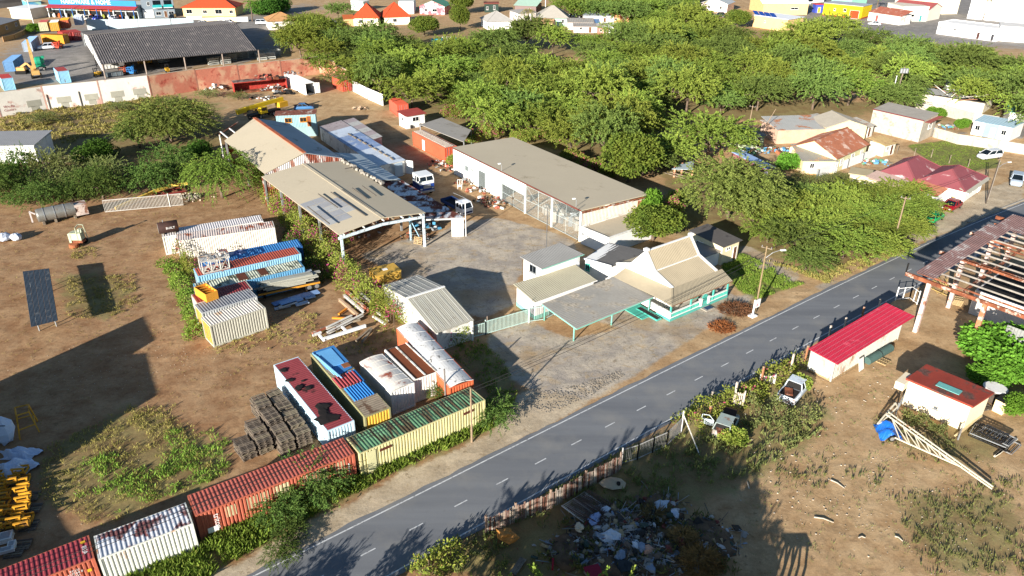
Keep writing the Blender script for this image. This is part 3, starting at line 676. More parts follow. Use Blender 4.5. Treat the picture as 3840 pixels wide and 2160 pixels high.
# ---------------------------------------------------------------- office house with curved gables, veranda and carport
def build_office():
 t = thing('office_house', 'white house with stepped-slope gabled roof and turquoise veranda', 'house', (18, 77))
 u = lambda p, z: (p[0], p[1], z)
 e1 = Vector((.805, .593)); nn = Vector((-.66, .751))           # along the front; along the gable (backwards)
 A = Vector((18.1, 74.3)); LEN = 7.45; HALF = 4.2
 pt = lambda a, s: A + e1*a + nn*s
 TILE = mat('ab9d83', rough=.85, var=.08, scale=.5, fine=14, bump=.2)
 prof = [(0, 2.95), (2.7, 4.05), (HALF, 6.05)]
 back = [(2*HALF, 2.95), (2*HALF-2.2, 3.75), (HALF, 6.05)]
 fp = [tuple(pt(0, 0)), tuple(pt(LEN, 0)), tuple(pt(LEN, 2*HALF)), tuple(pt(0, 2*HALF))]
 MB().prism(expand(fp, -.1), 0, 2.92).build('wall', WHITE, t)
 for a in (0, LEN):
  poly = prof + back[1::-1]; m = MB(); th = .28
  vs = [(*pt(a-th/2, s), z+.14) for s, z in poly] + [(*pt(a+th/2, s), z+.14) for s, z in poly]; n = len(poly)
  b0 = [(*pt(a-th/2, s), 0) for s in (0, 2*HALF)] + [(*pt(a+th/2, s), 0) for s in (0, 2*HALF)]
  vs += b0; k = 2*n
  m.add(vs, [tuple(reversed(list(range(n)) + [k+1, k])), tuple(list(range(n, 2*n)) + [k+3, k+2])] + [(i, i+1, n+i+1, n+i) for i in range(n-1)] + [(k, 0, n, k+2), (n-1, k+1, k+3, 2*n-1)])
  m.box((*pt(a, HALF), 6.28), (.5, .5, .3), .63)
  m.build('gable_wall', WHITE, t)
 i0, i1 = .16, LEN-.16
 TI = .13
 for seq, nm in ((prof, 'roof'), (back, 'roof')):
  for (s0, z0), (s1, z1) in zip(seq[:-1], seq[1:]):
   q = [u(pt(i0, s0), z0), u(pt(i1, s0), z0), u(pt(i1, s1), z1), u(pt(i0, s1), z1)]
   if seq is back: q = [q[1], q[0], q[3], q[2]]
   k = MB(); k.wavy(*q, .24, .03); k.slab([Vector(p)-Vector((0, 0, .01)) for p in q], .06)
   o = k.build(nm, TILE, t)
 m = MB(); s, z = prof[1]; m.bar(u(pt(i0, s), z+.06), u(pt(i1, s), z+.06), .16, .08); m.bar(u(pt(i0, HALF), 6.12), u(pt(i1, HALF), 6.12), .25, .1); m.build('ridge_cap', WHITE, t)
 VR = mat('9d9179', rough=.85, var=.07, scale=.4, fine=14, bump=.15)
 c0 = P_eL = Vector((17.45, 71.3)); c1 = Vector((25.75, 77.5)); top0, top1 = pt(0, -.02), pt(LEN+.9, -.02)
 k = MB(); q = [u(c0, 2.32), u(c1, 2.32), u(top1, 3.0), u(top0, 3.0)]; k.wavy(*q, .24, .03); k.slab([Vector(p)-Vector((0, 0, .01)) for p in q], .05); k.build('veranda_roof', VR, t)
 l0 = Vector((11.9, 78.2)); ltop = pt(-.16, 6.9)
 mid = Vector((15.8, 73.6))
 q = [u(l0, 2.42), u(mid, 2.38), u(c0, 2.33), u(pt(-.16, -.02), 3.0), u(ltop, 3.0)]
 k = MB(); k.slab(q, .05); k.build('side_roof', mat('a89b82', rough=.85, var=.06, scale=.4), t)
 MB().bar(u(c0, 2.36), u(pt(-.1, 0), 3.05), .2, .06).build('hip_cap', VR, t)
 MB().bar(u(c0, 2.25), u(c1, 2.25), .06, .13).build('fascia', mat('8a6a52', var=.2), t)
 f0, f1 = Vector((17.6, 71.9)), Vector((25.5, 77.75)); fd = (f1-f0).normalized(); fn = Vector((-fd.y, fd.x)); FL = (f1-f0).length
 g = lambda a, s: tuple(f0 + fd*a + fn*s)
 MB().prism([g(0, 0), g(FL, 0), g(FL, 2.1), g(0, 2.1)], 0, .32).build('plinth', mat('56a99b', var=.12), t)
 MB().prism([g(0, 2.1), g(.1, 6.0), g(-2.2, 6.0), g(-2.2, 2.1)], 0, .1).build('side_step', TEAL, t)
 MB().prism([g(.06, .06), g(FL-.06, .06), g(FL-.06, 2.06), g(.06, 2.06)], .322, .34).build('veranda_floor', mat('a9a394', var=.1), t)
 gate_a = 5.75
 for a in (0.1, 3.4, 7.2, FL-.1): MB().box((*g(a, .1), 1.28), (.16, .16, 1.92), .63).build('veranda_post', TEAL, t)
 for a in (gate_a-.65, gate_a+.65): MB().box((*g(a, .1), .75), (.3, .3, .86), .63).box((*g(a, .1), 1.2), (.38, .38, .06), .63).build('gate_pier', WHITE, t)
 for a0, a1 in ((.2, gate_a-.8), (gate_a+.8, FL-.2)):
  MB().bar((*g(a0, .1), .99), (*g(a1, .1), .99), .2, .1).bar((*g(a0, .1), .42), (*g(a1, .1), .42), .2, .08).build('balustrade_rail', WHITE, t)
  nb = int((a1-a0)/.2)
  b0 = None
  for i in range(nb):
   x, y = g(a0+(i+.5)*(a1-a0)/nb, .1)
   if b0 is None: b0 = MB().lathe((0, 0, .46), [(.05, 0), (.035, .06), (.07, .18), (.03, .38), (.05, .48)], 6).mesh('baluster', TEAL)
   inst(b0, 'baluster', t, (x-18, y-77, 0))
 MB().box((*g(gate_a, .1), .8), (.95, .06, .9), .63).lathe((*g(gate_a, .1), 1.2), [(.47, -.03), (.47, .03)], 14, 'Y', .63).build('gate', TEAL, t)
 MB().prism([g(0, .02), g(.02, 4.6), g(.2, 4.6), g(.2, .02)], .321, 1.15).build('side_wall', WHITE, t)
 MB().box((*g(gate_a, -.5), .06), (1.4, .9, .12), .63).build('door_step', CONC, t); MB().box((*g(gate_a+.1, -.5), .135), (1.0, .6, .03), .63).build('door_mat', mat('26405e', var=.2), t)
 MB().prism([g(-1.1, .9), g(-.35, .9), g(-.35, 4.2), g(-1.1, 4.2)], 0, .18).build('planter', TEAL, t)
 MB().prism([g(-1.0, 1.0), g(-.45, 1.0), g(-.45, 4.1), g(-1.0, 4.1)], .181, .2).build('planter_soil', DARK, t)
 opening(t, fp[0], fp[1], .55, .35, 1.0, 2.1, 'door', TEAL); opening(t, fp[0], fp[1], .2, 1.1, 1.1, 1.2); opening(t, fp[0], fp[1], .85, 1.1, 1.1, 1.2)
 q = [(11.8, 79.8), (17.2, 84.3), (12.2, 87.2), (8.7, 82.5)]
 MB().prism(expand(q, -.2), 0, 2.75).build('rear_wing_wall', WHITE, t)
 k = MB(); a, b, c, d = (u(p, 2.92-.1*i) for i, p in enumerate(q)); k.wavy(a, d, c, b, .3, .03); k.slab([u(p, 2.88-.1*i) for i, p in enumerate(q)], .06); k.build('rear_wing_roof', mat('6b6864', rough=.85, var=.1, scale=.4, rust=.2, rcol='56534f'), t)
 MB().bar(u(q[0], 2.98), u(q[3], 2.7), .14, .18).build('coping', WHITE, t)
 opening(t, q[3], q[0], .18, 1.3, .6, .9, 'window', TEAL)
 f = [(11.9, 78.3), (12.3, 78.9)]
 cp = thing('carport', 'flat grey carport roof on thin turquoise posts in front of the house', 'carport', (9, 73))
 cq = [(6.75, 66.8), (15.85, 73.75), (12.0, 78.3), (3.3, 71.9)]; zz = [2.1, 2.15, 2.4, 2.2]
 k = MB(); a, b, c, d = (u(p, z) for p, z in zip(cq, zz)); k.wavy(d, a, b, c, .3, .02); k.slab([Vector(x)-Vector((0, 0, .01)) for x in (a, b, c, d)], .05)
 k.build('roof', mat('9c978d', rough=.8, var=.1, scale=.35, rust=.3, rcol='a59a88', rsc=.3, stretch=(1, 1, 1)), cp)
 PT = mat('7fc0ae', var=.1)
 for i, j in ((0, 1), (3, 0), (1, 2)): MB().bar(u(cq[i], zz[i]-.1), u(cq[j], zz[j]-.1), .08, .12).build('edge_beam', PT, cp)
 for p in ((6.6, 67.75), (11.0, 71.1), (3.62, 72.0), (15.55, 74.0)): MB().box((*p, 1.02), (.11, .11, 2.04), .63).build('post', PT, cp)
 f1_ = [(2.55, 71.9), (9.7, 77.2), (7.6, 80.4), (.35, 75.4)]
 h1 = thing('side_annex', 'single-storey white annex with beige corrugated roof behind the carport', 'building', (5, 76))
 MB().prism(expand(f1_, -.15), 0, 2.3).build('wall', WHITE, h1)
 k = MB(); e = expand(f1_, .15); a, b, c, d = (u(p, z) for p, z in zip(e, (2.45, 2.45, 2.75, 2.75))); k.wavy(a, b, c, d, .28, .04); k.slab([Vector(x)-Vector((0, 0, .01)) for x in (a, b, c, d)], .05); k.build('roof', mat('aaa38c', rough=.85, var=.08, scale=.5), h1)
 MB().prism(expand(f1_, -.12), 0, .5).build('plinth', PT, h1); MB().bar(u(e[0], 2.4), u(e[1], 2.4), .1, .1).build('gutter', WHITE, h1)
 opening(h1, expand(f1_, -.15)[3], expand(f1_, -.15)[0], .35, 1.5, .4, .5)
 f2 = [(3.45, 77.45), (8.3, 81.1), (5.9, 83.7), (1.2, 80.1)]
 h2 = thing('upper_annex', 'taller white annex with grey corrugated roof and dark sliding window', 'building', (5, 80.5))
 MB().prism(expand(f2, -.12), 0, 3.75).build('wall', WHITE, h2)
 k = MB(); e = expand(f2, .22); a, b, c, d = (u(p, z) for p, z in zip(e, (3.85, 3.95, 4.1, 4.0))); k.wavy(a, b, c, d, .28, .04); k.slab([Vector(x)-Vector((0, 0, .01)) for x in (a, b, c, d)], .05); k.build('roof', mat('8f8d88', rough=.8, var=.08, scale=.5), h2)
 MB().bar(u(e[0], 3.78), u(e[1], 3.88), .05, .1).build('fascia', PT, h2)
 e = expand(f2, -.12); opening(h2, e[3], e[0], .52, 2.55, 1.2, 1.0, 'window', METAL); opening(h2, e[0], e[1], .92, 3.0, .4, .5)
build_office()
# gatehouse shed with cross gable
def build_gateshed():
 t = thing('gate_shed', 'white shed with ribbed grey roof overgrown by flowering vine beside the gate', 'shed', (-9.3, 71.5))
 nl, nr, fl = (-7.75, 65.0), (-3.95, 67.75), (-14.75, 75.4); fr = (nr[0]+fl[0]-nl[0], nr[1]+fl[1]-nl[1])
 rl, rr_ = (-11.25, 70.25), (-7.45, 73.0); u = lambda p, z: (p[0], p[1], z)
 rm = mat('a5a193', rough=.7, var=.08, scale=.5, rust=.12, rcol='827c6c'); rm2 = mat('94938c', rough=.7, var=.08, scale=.5, rust=.1, rcol='7a766b')
 for q, m_ in (([u(nl, 2.5), u(nr, 2.5), u(rr_, 3.65), u(rl, 3.65)], rm), ([u(fr, 2.5), u(fl, 2.5), u(rl, 3.65), u(rr_, 3.65)], rm2)):
  k = MB(); k.wavy(*q, .2, .03); k.slab([Vector(p)-Vector((0, 0, .01)) for p in q], .05); k.build('roof', m_, t)
  for i in range(6):
   s = (i+.7)/6.4; a = Vector(q[0]).lerp(Vector(q[1]), s).lerp(Vector(q[3]).lerp(Vector(q[2]), s), .04); b = Vector(q[3]).lerp(Vector(q[2]), s).lerp(Vector(q[0]).lerp(Vector(q[1]), s), .06)
   MB().bar(a+Vector((0, 0, .05)), b+Vector((0, 0, .05)), .04, .02).build('seam_strip', mat('c9c8c0', var=.15), t)
 i = Vector((.12, .1)); ins = lambda p, a, b: (p[0]+a, p[1]+b)
 m = MB()
 for a, b, r0 in ((fl, nl, rl), (nr, fr, rr_)):
  d, n = outward(a, b); o = -.12; th = -.18
  P_ = lambda p, k_: (p[0]+n.x*k_, p[1]+n.y*k_)
  vs = [u(P_(a, o), 0), u(P_(b, o), 0), u(P_(b, o), 2.42), u(P_(r0, o), 3.55), u(P_(a, o), 2.42)]; vs2 = [u(P_(a, o+th), 0), u(P_(b, o+th), 0), u(P_(b, o+th), 2.42), u(P_(r0, o+th), 3.55), u(P_(a, o+th), 2.42)]
  m.add(vs+vs2, [(0, 1, 2, 3, 4), (9, 8, 7, 6, 5)] + [(j, j+5, (j+1) % 5+5, (j+1) % 5) for j in range(5)])
 m.build('gable_wall', WHITE_OLD, t)
 q = expand([nl, nr, fr, fl], -.3); MB().prism([q[0], q[1], ((q[1][0]+q[2][0])/2, (q[1][1]+q[2][1])/2), ((q[0][0]+q[3][0])/2, (q[0][1]+q[3][1])/2)], 0, 2.4).build('wall', WHITE_OLD, t)
 MB().bar(u(rl, 3.7), u(rr_, 3.7), .3, .06).build('ridge_cap', WHITE, t)
build_gateshed()
# gate: turquoise-white bars between the shed and the annex
def bar_fence(name, label, pts, h, step, bm, fm, parent_cat='fence', w=.03, posts=True, group=None):
 t = thing(name, label, parent_cat, pts[0], 0, group); bm_ = None
 for a, b in zip(pts[:-1], pts[1:]):
  L = math.dist(a, b); n = max(1, int(L/step))
  for z in (.15, h-.12): MB().bar((*a, z), (*b, z), .05).build('rail', fm, t)
  if posts:
   for p in (a, b): MB().box((p[0], p[1], h/2+.05), (.1, .1, h+.1)).build('post', fm, t)
  for i in range(n):
   p = lerp(a, b, (i+.5)/n)
   if bm_ is None: bm_ = MB().box((0, 0, h/2), (w, w, h-.1)).mesh('bar', bm)
   inst(bm_, 'bar', t, (p[0]-pts[0][0], p[1]-pts[0][1], 0), (0, 0, math.atan2(b[1]-a[1], b[0]-a[0])))
 return t
PB = mat('a9bdb2', var=.1); 
bar_fence('yard_gate', 'pale green barred yard gate between the vine-covered shed and the annex', [(-2.82,68.88), (1.85,71.58)], 1.75, .16, PB, PALE_TEAL, 'gate', .05)
bar_fence('side_gate', 'small rusty-brown barred gate panel against the vine-covered shed', [(-4.3, 68.9), (-2.7, 70.1)], 1.5, .16, mat('9c8a7a', var=.2), mat('9c8a7a', var=.2), 'gate', .04)
bar_fence('roadside_fence', 'pale green barred fence hidden by vines beside the white-roofed container', [(-7.24,66.62), (-2.82,68.88)], 1.6, .18, PB, PALE_TEAL, 'fence', .05)
bar_fence('carport_fence', 'thin mesh fence between the gate and the carport', [(1.96,71.59), (3.58,72.04), (4.85,73.29)], 1.9, .14, METAL, PALE_TEAL, 'fence', .02)

# ---------------------------------------------------------------- cream house beside the office
f = rect((26.75, 86.3), (29.35, 88.3), 5.2)
t = house('cream_house', 'small cream house with a dark grey sloping roof beside the office', f, 2.75, 'shed', .3, 0, .3, CREAM, DARKROOF, wins=((0, .35, 1.9, .9, .4), (3, .3, 1.2, 1.2, .9)), doors=((0, .8, .8, 2.0),))
f2 = [(23.7, 84.6), (26.6, 86.7), (24.8, 89.3), (22.0, 87.2)]
MB().prism(f2, 0, 1.9).build('side_wall', WHITE, t); MB().prism(expand(f2, .25), 1.903, 2.02).build('side_roof', mat('8f8a82', var=.1), t)

# ---------------------------------------------------------------- red-roofed long container shed by the road
def build_redshed():
 a, b = (31.2, 60.4), (41.25, 68.25); f = rect(a, b, 2.5); u = lambda p, z: (p[0], p[1], z)
 t = thing('red_roof_shed', 'long grey container shed under a crimson ribbed roof at the roadside', 'shed', lerp(a, f[2], .5))
 sm = mat('b5b4a9', rough=.7, var=.1, scale=.5, rust=.22, rcol='8c6b4e', rsc=.7, stretch=(1, 1, .3))
 for i in range(4): p, q = f[i], f[(i+1) % 4]; MB().corr(u(p, .15), u(q, .15), u(q, 2.5), u(p, 2.5), .28, .04).build('side_wall', sm, t)
 for p in f: MB().box((p[0], p[1], 1.35), (.14, .14, 2.5), .66).build('corner_post', sm, t)
 for i in range(4): MB().bar(u(f[i], .2), u(f[(i+1) % 4], .2), .12, .16).build('bottom_rail', mat('a58b66', var=.2), t)
 r = [(31.07,59.59), (42.90,68.95), (40.86,71.44), (29.06,61.99)]
 rm = mat('a31a35', rough=.5, var=.1, scale=.35, bump=.05, rust=.15, rcol='b8485a', rsc=.3)
 q = [u(r[0], 2.62), u(r[1], 2.62), u(r[2], 2.85), u(r[3], 2.85)]
 n = 8
 for i in range(n):
  s0, s1 = i/n, (i+1)/n; A, B, C_, D = Vector(q[0]).lerp(Vector(q[1]), s0), Vector(q[0]).lerp(Vector(q[1]), s1), Vector(q[3]).lerp(Vector(q[2]), s1), Vector(q[3]).lerp(Vector(q[2]), s0)
  k = MB(); k.corr(A, B, C_, D, .22, .05); MBo = k.slab([p-Vector((0, 0, .01)) for p in (A, B, C_, D)], .03); k.build('roof_sheet', rm, t)
 for i in range(7): s = (i+.5)/7; MB().bar(Vector(q[0]).lerp(Vector(q[3]), s)+Vector((0, 0, .06)), Vector(q[1]).lerp(Vector(q[2]), s)+Vector((0, 0, .06)), .025, .012).build('screw_line', mat('d0808c', var=.2), t)
build_redshed()
# cream hut with red flat roof in the right-hand yard
f = [(40.2, 53.0), (42.9, 54.85), (39.3, 59.0), (36.6, 56.9)]
t = thing('hut', 'cream hut with a worn red flat roof and turquoise hatch', 'hut', (39.7, 56))
HC = mat('e6d6b6', var=.06, scale=.5, rust=.1, rcol='cbb791'); MB().prism(f, 0, 2.75).build('wall', HC, t)
e = expand(f, .22); MB().prism(e, 2.753, 2.95).build('roof', [mat('8e3a2c', rough=.85, var=.15, scale=.6, rust=.35, rcol='57423a', rsc=.6)], t)
c = lerp(lerp(f[0], f[3], .45), lerp(f[1], f[2], .45), .3); MB().box((*c, 2.98), (.85, 2.0, .06), math.atan2(f[3][1]-f[0][1], f[3][0]-f[0][0])-math.pi/2).build('roof_hatch', mat('6aa7a0', rough=.5, var=.15, rust=.2, rcol='8f8f86'), t)
d, n = outward(f[3], f[0]); p = lerp(f[3], f[0], -.07); MB().box((p[0], p[1], 2.4), (.8, 2.2, .75), math.atan2(d.y, d.x)).build('side_box', HC, t)
opening(t, f[3], f[0], .52, 1.0, .35, .3, 'window', METAL)

# ---------------------------------------------------------------- shipping containers
def cpaint(c, rust=.12, rc='6b3a24', st=(1, 1, .25), **k): return mat(c, rough=.6, var=.1, scale=.5, rust=rust, rcol=rc, rsc=.9, stretch=st, bump=.08, **k)
def container(label, A, B, L=None, side=None, roofm=None, endm=None, ends=('wall', 'doors'), z0=0., W=2.44, H=2.59, arch=0., name='shipping_container', nearm=None, group=None, roof_flat=False, anchor='mid'):
 """A->B is one long top edge; the box lies to the left of A->B. ends: what closes the A end and the B end"""
 a, b = Vector(A), Vector(B); d = (b-a); AB = d.length; d.normalize(); L = L or AB
 o = (a+b)/2 - d*L/2 if anchor == 'mid' else (a if anchor == 'A' else b - d*L)
 t = thing(name, label, 'container', (o.x, o.y, z0), math.atan2(d.y, d.x), group)
 fm = side; nearm = nearm or side; endm = endm or side
 m = MB(); p = .14
 for x in (p/2, L-p/2):
  for y in (p/2, W-p/2): m.box((x, y, H/2), (p, p, H))
 for y in (.05, W-.05): m.box((L/2, y, .1), (L-2*p, .1, .18)); m.box((L/2, y, H-.05), (L-2*p, .08, .1))
 for x in (.05, L-.05): m.box((x, W/2, .1), (.1, W-2*p, .18)); m.box((x, W/2, H-.06), (.1, W-2*p, .12))
 m.box((L/2, W/2, .15), (L-.2, W-.2, .06)); m.build('frame', fm, t, False)
 k = MB().corr((p, .04, .19), (L-p, .04, .19), (L-p, .04, H-.1), (p, .04, H-.1), .278, -.06); k.build('side_wall', nearm, t, False)
 k = MB().corr((L-p, W-.04, .19), (p, W-.04, .19), (p, W-.04, H-.1), (L-p, W-.04, H-.1), .278, -.04); k.build('side_wall', side, t, False)
 rm = roofm or side; k = MB()
 if arch:
  n = 8
  for i in range(n):
   f0, f1 = i/n, (i+1)/n; z = lambda f: H-.02+arch*math.sin(math.pi*f)
   k.slab([(0.02, W*f0, z(f0)), (L-.02, W*f0, z(f0)), (L-.02, W*f1, z(f1)), (.02, W*f1, z(f1))], .03)
  for x in np.arange(0, L+.01, L/6): 
   for i in range(n): k.bar((min(max(x, .05), L-.05), W*i/n, H+arch*math.sin(math.pi*i/n)+.005), (min(max(x, .05), L-.05), W*(i+1)/n, H+arch*math.sin(math.pi*(i+1)/n)+.005), .08, .03)
 elif roof_flat: k.box((L/2, W/2, H-.03), (L-.03, W-.03, .06))
 else: k.corr((.1, W-.06, H-.02), (.1, .06, H-.02), (L-.1, .06, H-.02), (L-.1, W-.06, H-.02), 99, 0); k = MB(); k.corr((.08, .06, H-.012), (L-.08, .06, H-.012), (L-.08, W-.06, H-.012), (.08, W-.06, H-.012), .29, .035); k.box((L/2, W/2, H-.05), (L-.2, W-.15, .04))
 k.build('roof', rm, t, False)
 for x, out, kind in ((0, -1, ends[0]), (L, 1, ends[1])):
  if kind == 'open': continue
  if kind == 'wall':
   q = [(x-out*.04, p, .19), (x-out*.04, W-p, .19), (x-out*.04, W-p, H-.12), (x-out*.04, p, H-.12)]
   if out < 0: q = [q[1], q[0], q[3], q[2]]
   MB().corr(*q, .278, -.04).build('end_wall', endm, t, False)
  else:
   for s in (0, 1):
    y0 = p+.01 + s*(W/2-p); dw = W/2-p-.02
    q = [(x-out*.03, y0, .2), (x-out*.03, y0+dw, .2), (x-out*.03, y0+dw, H-.13), (x-out*.03, y0, H-.13)]
    if out < 0: q = [q[1], q[0], q[3], q[2]]
    dr = MB().corr(*q, .36, -.025).build('door', endm, t, False)
    for yy in (y0+dw*.3, y0+dw*.75): MB().tube((x+out*.02, yy, .2), (x+out*.02, yy, H-.15), .022, 6).box((x+out*.04, yy, 1.1), (.04, .14, .04)).build('locking_bar', METAL, dr, False)
 return t, L, (o, d)
def on_roof(c, u_, v_, z=0.):
 """world point above a container's roof; u along, v across (metres)"""
 t, L, (o, d) = c; n = Vector((-d.y, d.x)); p = o + d*u_ + n*v_; return (p.x, p.y, t.location.z+2.6+z)
REDC = cpaint('94382e', .06); SALMON = cpaint('b0604a', .06); WHR = cpaint('cfd2cf', .14)
T_ = {}
# road-side row
T_['crimson'] = container('crimson container at the bottom left corner of the yard row', (-30.93,33.54), (-27.84,35.69), 12.19, SALMON, cpaint('8f3a40', .05), anchor='B', ends=('wall', 'wall'))
T_['white_rusty'] = container('short white container with rust-blotched roof between two red containers', (-27.45,35.58), (-22.50,38.79), 6.06, cpaint('d3d3c8', .16, 'a5724a'), mat('c9cbcf', rough=.6, var=.1, scale=.5, rust=.46, rcol='5e2a26', rsc=.7, bump=.08), ends=('wall', 'wall'))
T_['orange'] = container('long orange-red container in the roadside row with patched pale side panels', (-22.56+0, 39.56), (-22.56+12.19*math.cos(.59), 39.56+12.19*math.sin(.59)), 12.19, cpaint('b2604a', .07), cpaint('a4584a', .08))
T_['green'] = container('long container with green and rust striped roof and pale yellow side', (-12.13,46.29), (-2.21,53.69), 12.19, cpaint('c9c08c', .12, '7c6a3c'), mat('5d8562', rough=.7, var=.2, scale=.6, rust=.46, rcol='4a3a2a', rsc=1.1, stretch=(2.2, .3, 1)), ends=('wall', 'wall'))
# row standing end-on behind it
T_['maroon'] = container('maroon-roofed container with pale blue sides and black burnt patches on top', (-22.55,59.01), (-15.17,49.05), 12.19, cpaint('c3dbe4', .05), mat('853a3e', rough=.75, var=.14, scale=.6, rust=.17, rcol='241c1a', rsc=.4), ends=('wall', 'wall'))
T_['olive'] = container('olive and yellow container carrying blue panels and red sheets', (-19.52,61.00), (-12.48,51.06), 12.19, cpaint('8f8a63', .1, '5d5238'), mat('8a7d6b', rough=.85, var=.2, scale=.7, rust=.35, rcol='5a4434', rsc=.8), cpaint('d9ab45', .05), ends=('wall', 'wall'))
T_['reefer'] = container('white refrigerated container with a domed roof blotched in red rust', (-14.59,59.67), (-10.66,54.51), 6.06, cpaint('e4e2dc', .05, '9d8b76'), mat('ded8cc', rough=.6, var=.06, scale=.5, rust=.33, rcol='8b3a1e', rsc=.55, stretch=(.8, .8, 1)), ends=('wall', 'wall'), arch=.16)
T_['tarp'] = container('white box container with two brown roof panels and a pale ridge strip', (-12.42,61.58), (-8.93,56.61), 6.06, cpaint('e6e2d8', .05, 'a08b70'), mat('7c4326', rough=.8, var=.1, scale=.5), ends=('wall', 'wall'), roof_flat=True)
c = T_['tarp']; MB().box((c[1]/2, 1.22, 2.62), (c[1]-.2, .16, .05)).build('ridge_strip', WHITE_OLD, c[0], False)
for s in (.08, 2.36): MB().box((c[1]/2, s, 2.63), (c[1], .12, .1)).build('roof_rim', WHITE_OLD, c[0], False)
T_['arched'] = container('long orange container under a white arched roof beside the gate shed', (-11.83,65.73), (-5.56,55.41), None, cpaint('c2613d', .08), mat('dddad4', rough=.6, var=.08, scale=.5, rust=.22, rcol='5a5753', rsc=1.6, stretch=(1, 1.6, 1)), arch=.22, ends=('wall', 'wall'))
# block beside the vine hedge
T_['cream'] = container('cream ribbed container with yellow doors at the front of the left block', (-31.02,65.93), (-26.48,69.85), 6.06, cpaint('b9b6a6', .05), cpaint('d5cbbd', .2, 'b08a63', (1, .3, 1)), cpaint('dd9a2c', .05), ends=('doors', 'wall'))
T_['grey'] = container('grey-roofed container directly behind the cream ribbed one', (-32.80,68.62), (-28.20,72.35), 6.06, cpaint('b9bab8', .06), cpaint('84868a', .2, '47474a', (3, .5, 1)), cpaint('dd9a2c', .08), ends=('doors', 'wall'))
T_['dark_red'] = container('dark red roofed container carrying the orange pallet box', (-34.21,70.69), (-29.18,74.21), 6.06, cpaint('c9b9a8', .1), cpaint('7b2f31', .1), cpaint('ddd2c4', .1), ends=('doors', 'wall'))
T_['mossy'] = container('blue container with a mossy white ribbed roof and two brown patches', (-34.92,73.35), (-24.75,79.80), 12.19, cpaint('5d93b5', .08), mat('b9bda9', rough=.8, var=.12, scale=.6, rust=.38, rcol='4c503f', rsc=1.2), anchor='B', ends=('doors', 'wall'))
c = T_['mossy']
for uu, w_ in ((5.2, 1.0), (7.6, .9)): MB().box((uu, 1.3, 2.62), (w_, 1.9, .03)).build('roof_patch', mat('5d3220', var=.2), c[0], False)
T_['redblue'] = container('light blue container with a brick-red ribbed roof in the left block', (-36.57,77.06), (-26.06,83.59), 12.19, cpaint('8fbdd2', .08), cpaint('a5503f', .05), ends=('doors', 'wall'))
T_['blue'] = container('blue container with lighter blue roof between red-roofed and white ones', (-37.95,79.57), (-26.50,85.79), 12.19, cpaint('27548c', .05), cpaint('3f7db5', .14, 'b9bcb8'), anchor='B', ends=('doors', 'wall'))
T_['white_near'] = container('long white container with pink-rust roof, nearer of the white pair', (-43.99,86.53), (-30.58,92.03), 12.19, cpaint('d9d2c4', .12), cpaint('d3c3b8', .34, '8f4a2c', (1, .4, 1)), ends=('wall', 'wall'))
T_['white_far'] = container('long white container carrying the dark tank, farther of the white pair', (-45.26,88.25), (-33.85,93.82), None, cpaint('d4d0c6', .12), cpaint('cdc7c4', .12), ends=('wall', 'wall'))
# orange container by the roof shelter, white-red ones along the back fence
T_['orange_store'] = container('orange container with a small white door next to the grey shelter', (-19.35,137.97), (-11.46,126.50), 12.19, cpaint('c9583a', .05), cpaint('97897a', .3), W=2.4)
c = T_['orange_store']; MB().box((4.3, -.03, 1.1), (.9, .06, 1.9)).build('white_door', WHITE, c[0], False)
for i in range(5): MB().box((c[1]/2, .35+.35*i, 2.66), (c[1]-.3, .14, .1)).build('roof_batten', mat('b9aa9c', var=.2), c[0], False)
T_['fence_orange'] = container('orange-red container set in the back fence line under the trees', (-28.80,166.28), (-22.75,153.50), 6.06, cpaint('c0553f', .04), W=2.44)
T_['open_white'] = container('white container with its end doors open beside the red wreck', (-56.59,186.17), (-48.66,175.82), 12.19, cpaint('e3e2dd', .05, 'a59a8a'), ends=('wall', 'open'), anchor='B', H=2.7)
c = T_['open_white']; L = c[1]
MB().box((L/2, 1.22, .2), (L-.3, 2.3, .05)).build('floor', WOODG, c[0], False)
dr = MB().corr((L, 2.4, .2), (L+.35, 3.5, .2), (L+.35, 3.5, 2.6), (L, 2.4, 2.6), .3, .03).build('door', WHITE, c[0], False); MB().tube((L+.3, 3.2, .2), (L+.3, 3.2, 2.6), .025).build('locking_bar', METAL, dr, False)
dr = MB().corr((L+1.1, -.25, .2), (L, 0.05, .2), (L, 0.05, 2.6), (L+1.1, -.25, 2.6), .3, .03).build('door', WHITE, c[0], False)
T_['red_back'] = container('red container with white door bars near the back wall corner', (-47.99,189.75), (-40.65,179.51), 6.06, cpaint('b8503a', .05), mat('8a6a55', var=.25), cpaint('b5432f', .04), anchor='B')
# machinery yard, top left
T_['b1'] = container('sky-blue ribbed container with maroon roof in the machinery yard', (-116.37,192.15), (-111.60,185.89), 6.06, cpaint('8fc4de', .04), cpaint('8d3f3c', .08), ends=('wall', 'wall'), anchor='B', H=2.9)
T_['b2'] = container('sky-blue ribbed container with red roof at the left frame edge', (-125.73,184.42), (-120.65,177.98), 6.06, cpaint('8fc4de', .04), cpaint('a3403c', .04), ends=('wall', 'wall'), anchor='B', H=2.8)
T_['s_yellow'] = container('yellow container lying sideways under the pale stack', (-146.81,240.98), (-139.31,239.75), None, cpaint('d99428', .05))
for nm, lab, q, cc, rc in (('s_r1', 'red container at ground level below the orange one, left of two', (-142.02,244.82), 'a03a36', None), ('s_r2', 'red container at ground level beside the shed roof, right of two', (-139.06,245.48), '99403c', None)):
 a = (q[0]-4.6, q[1]+4.8); T_[nm] = container(lab, a, q, 6.06, cpaint(cc, .05), anchor='B')
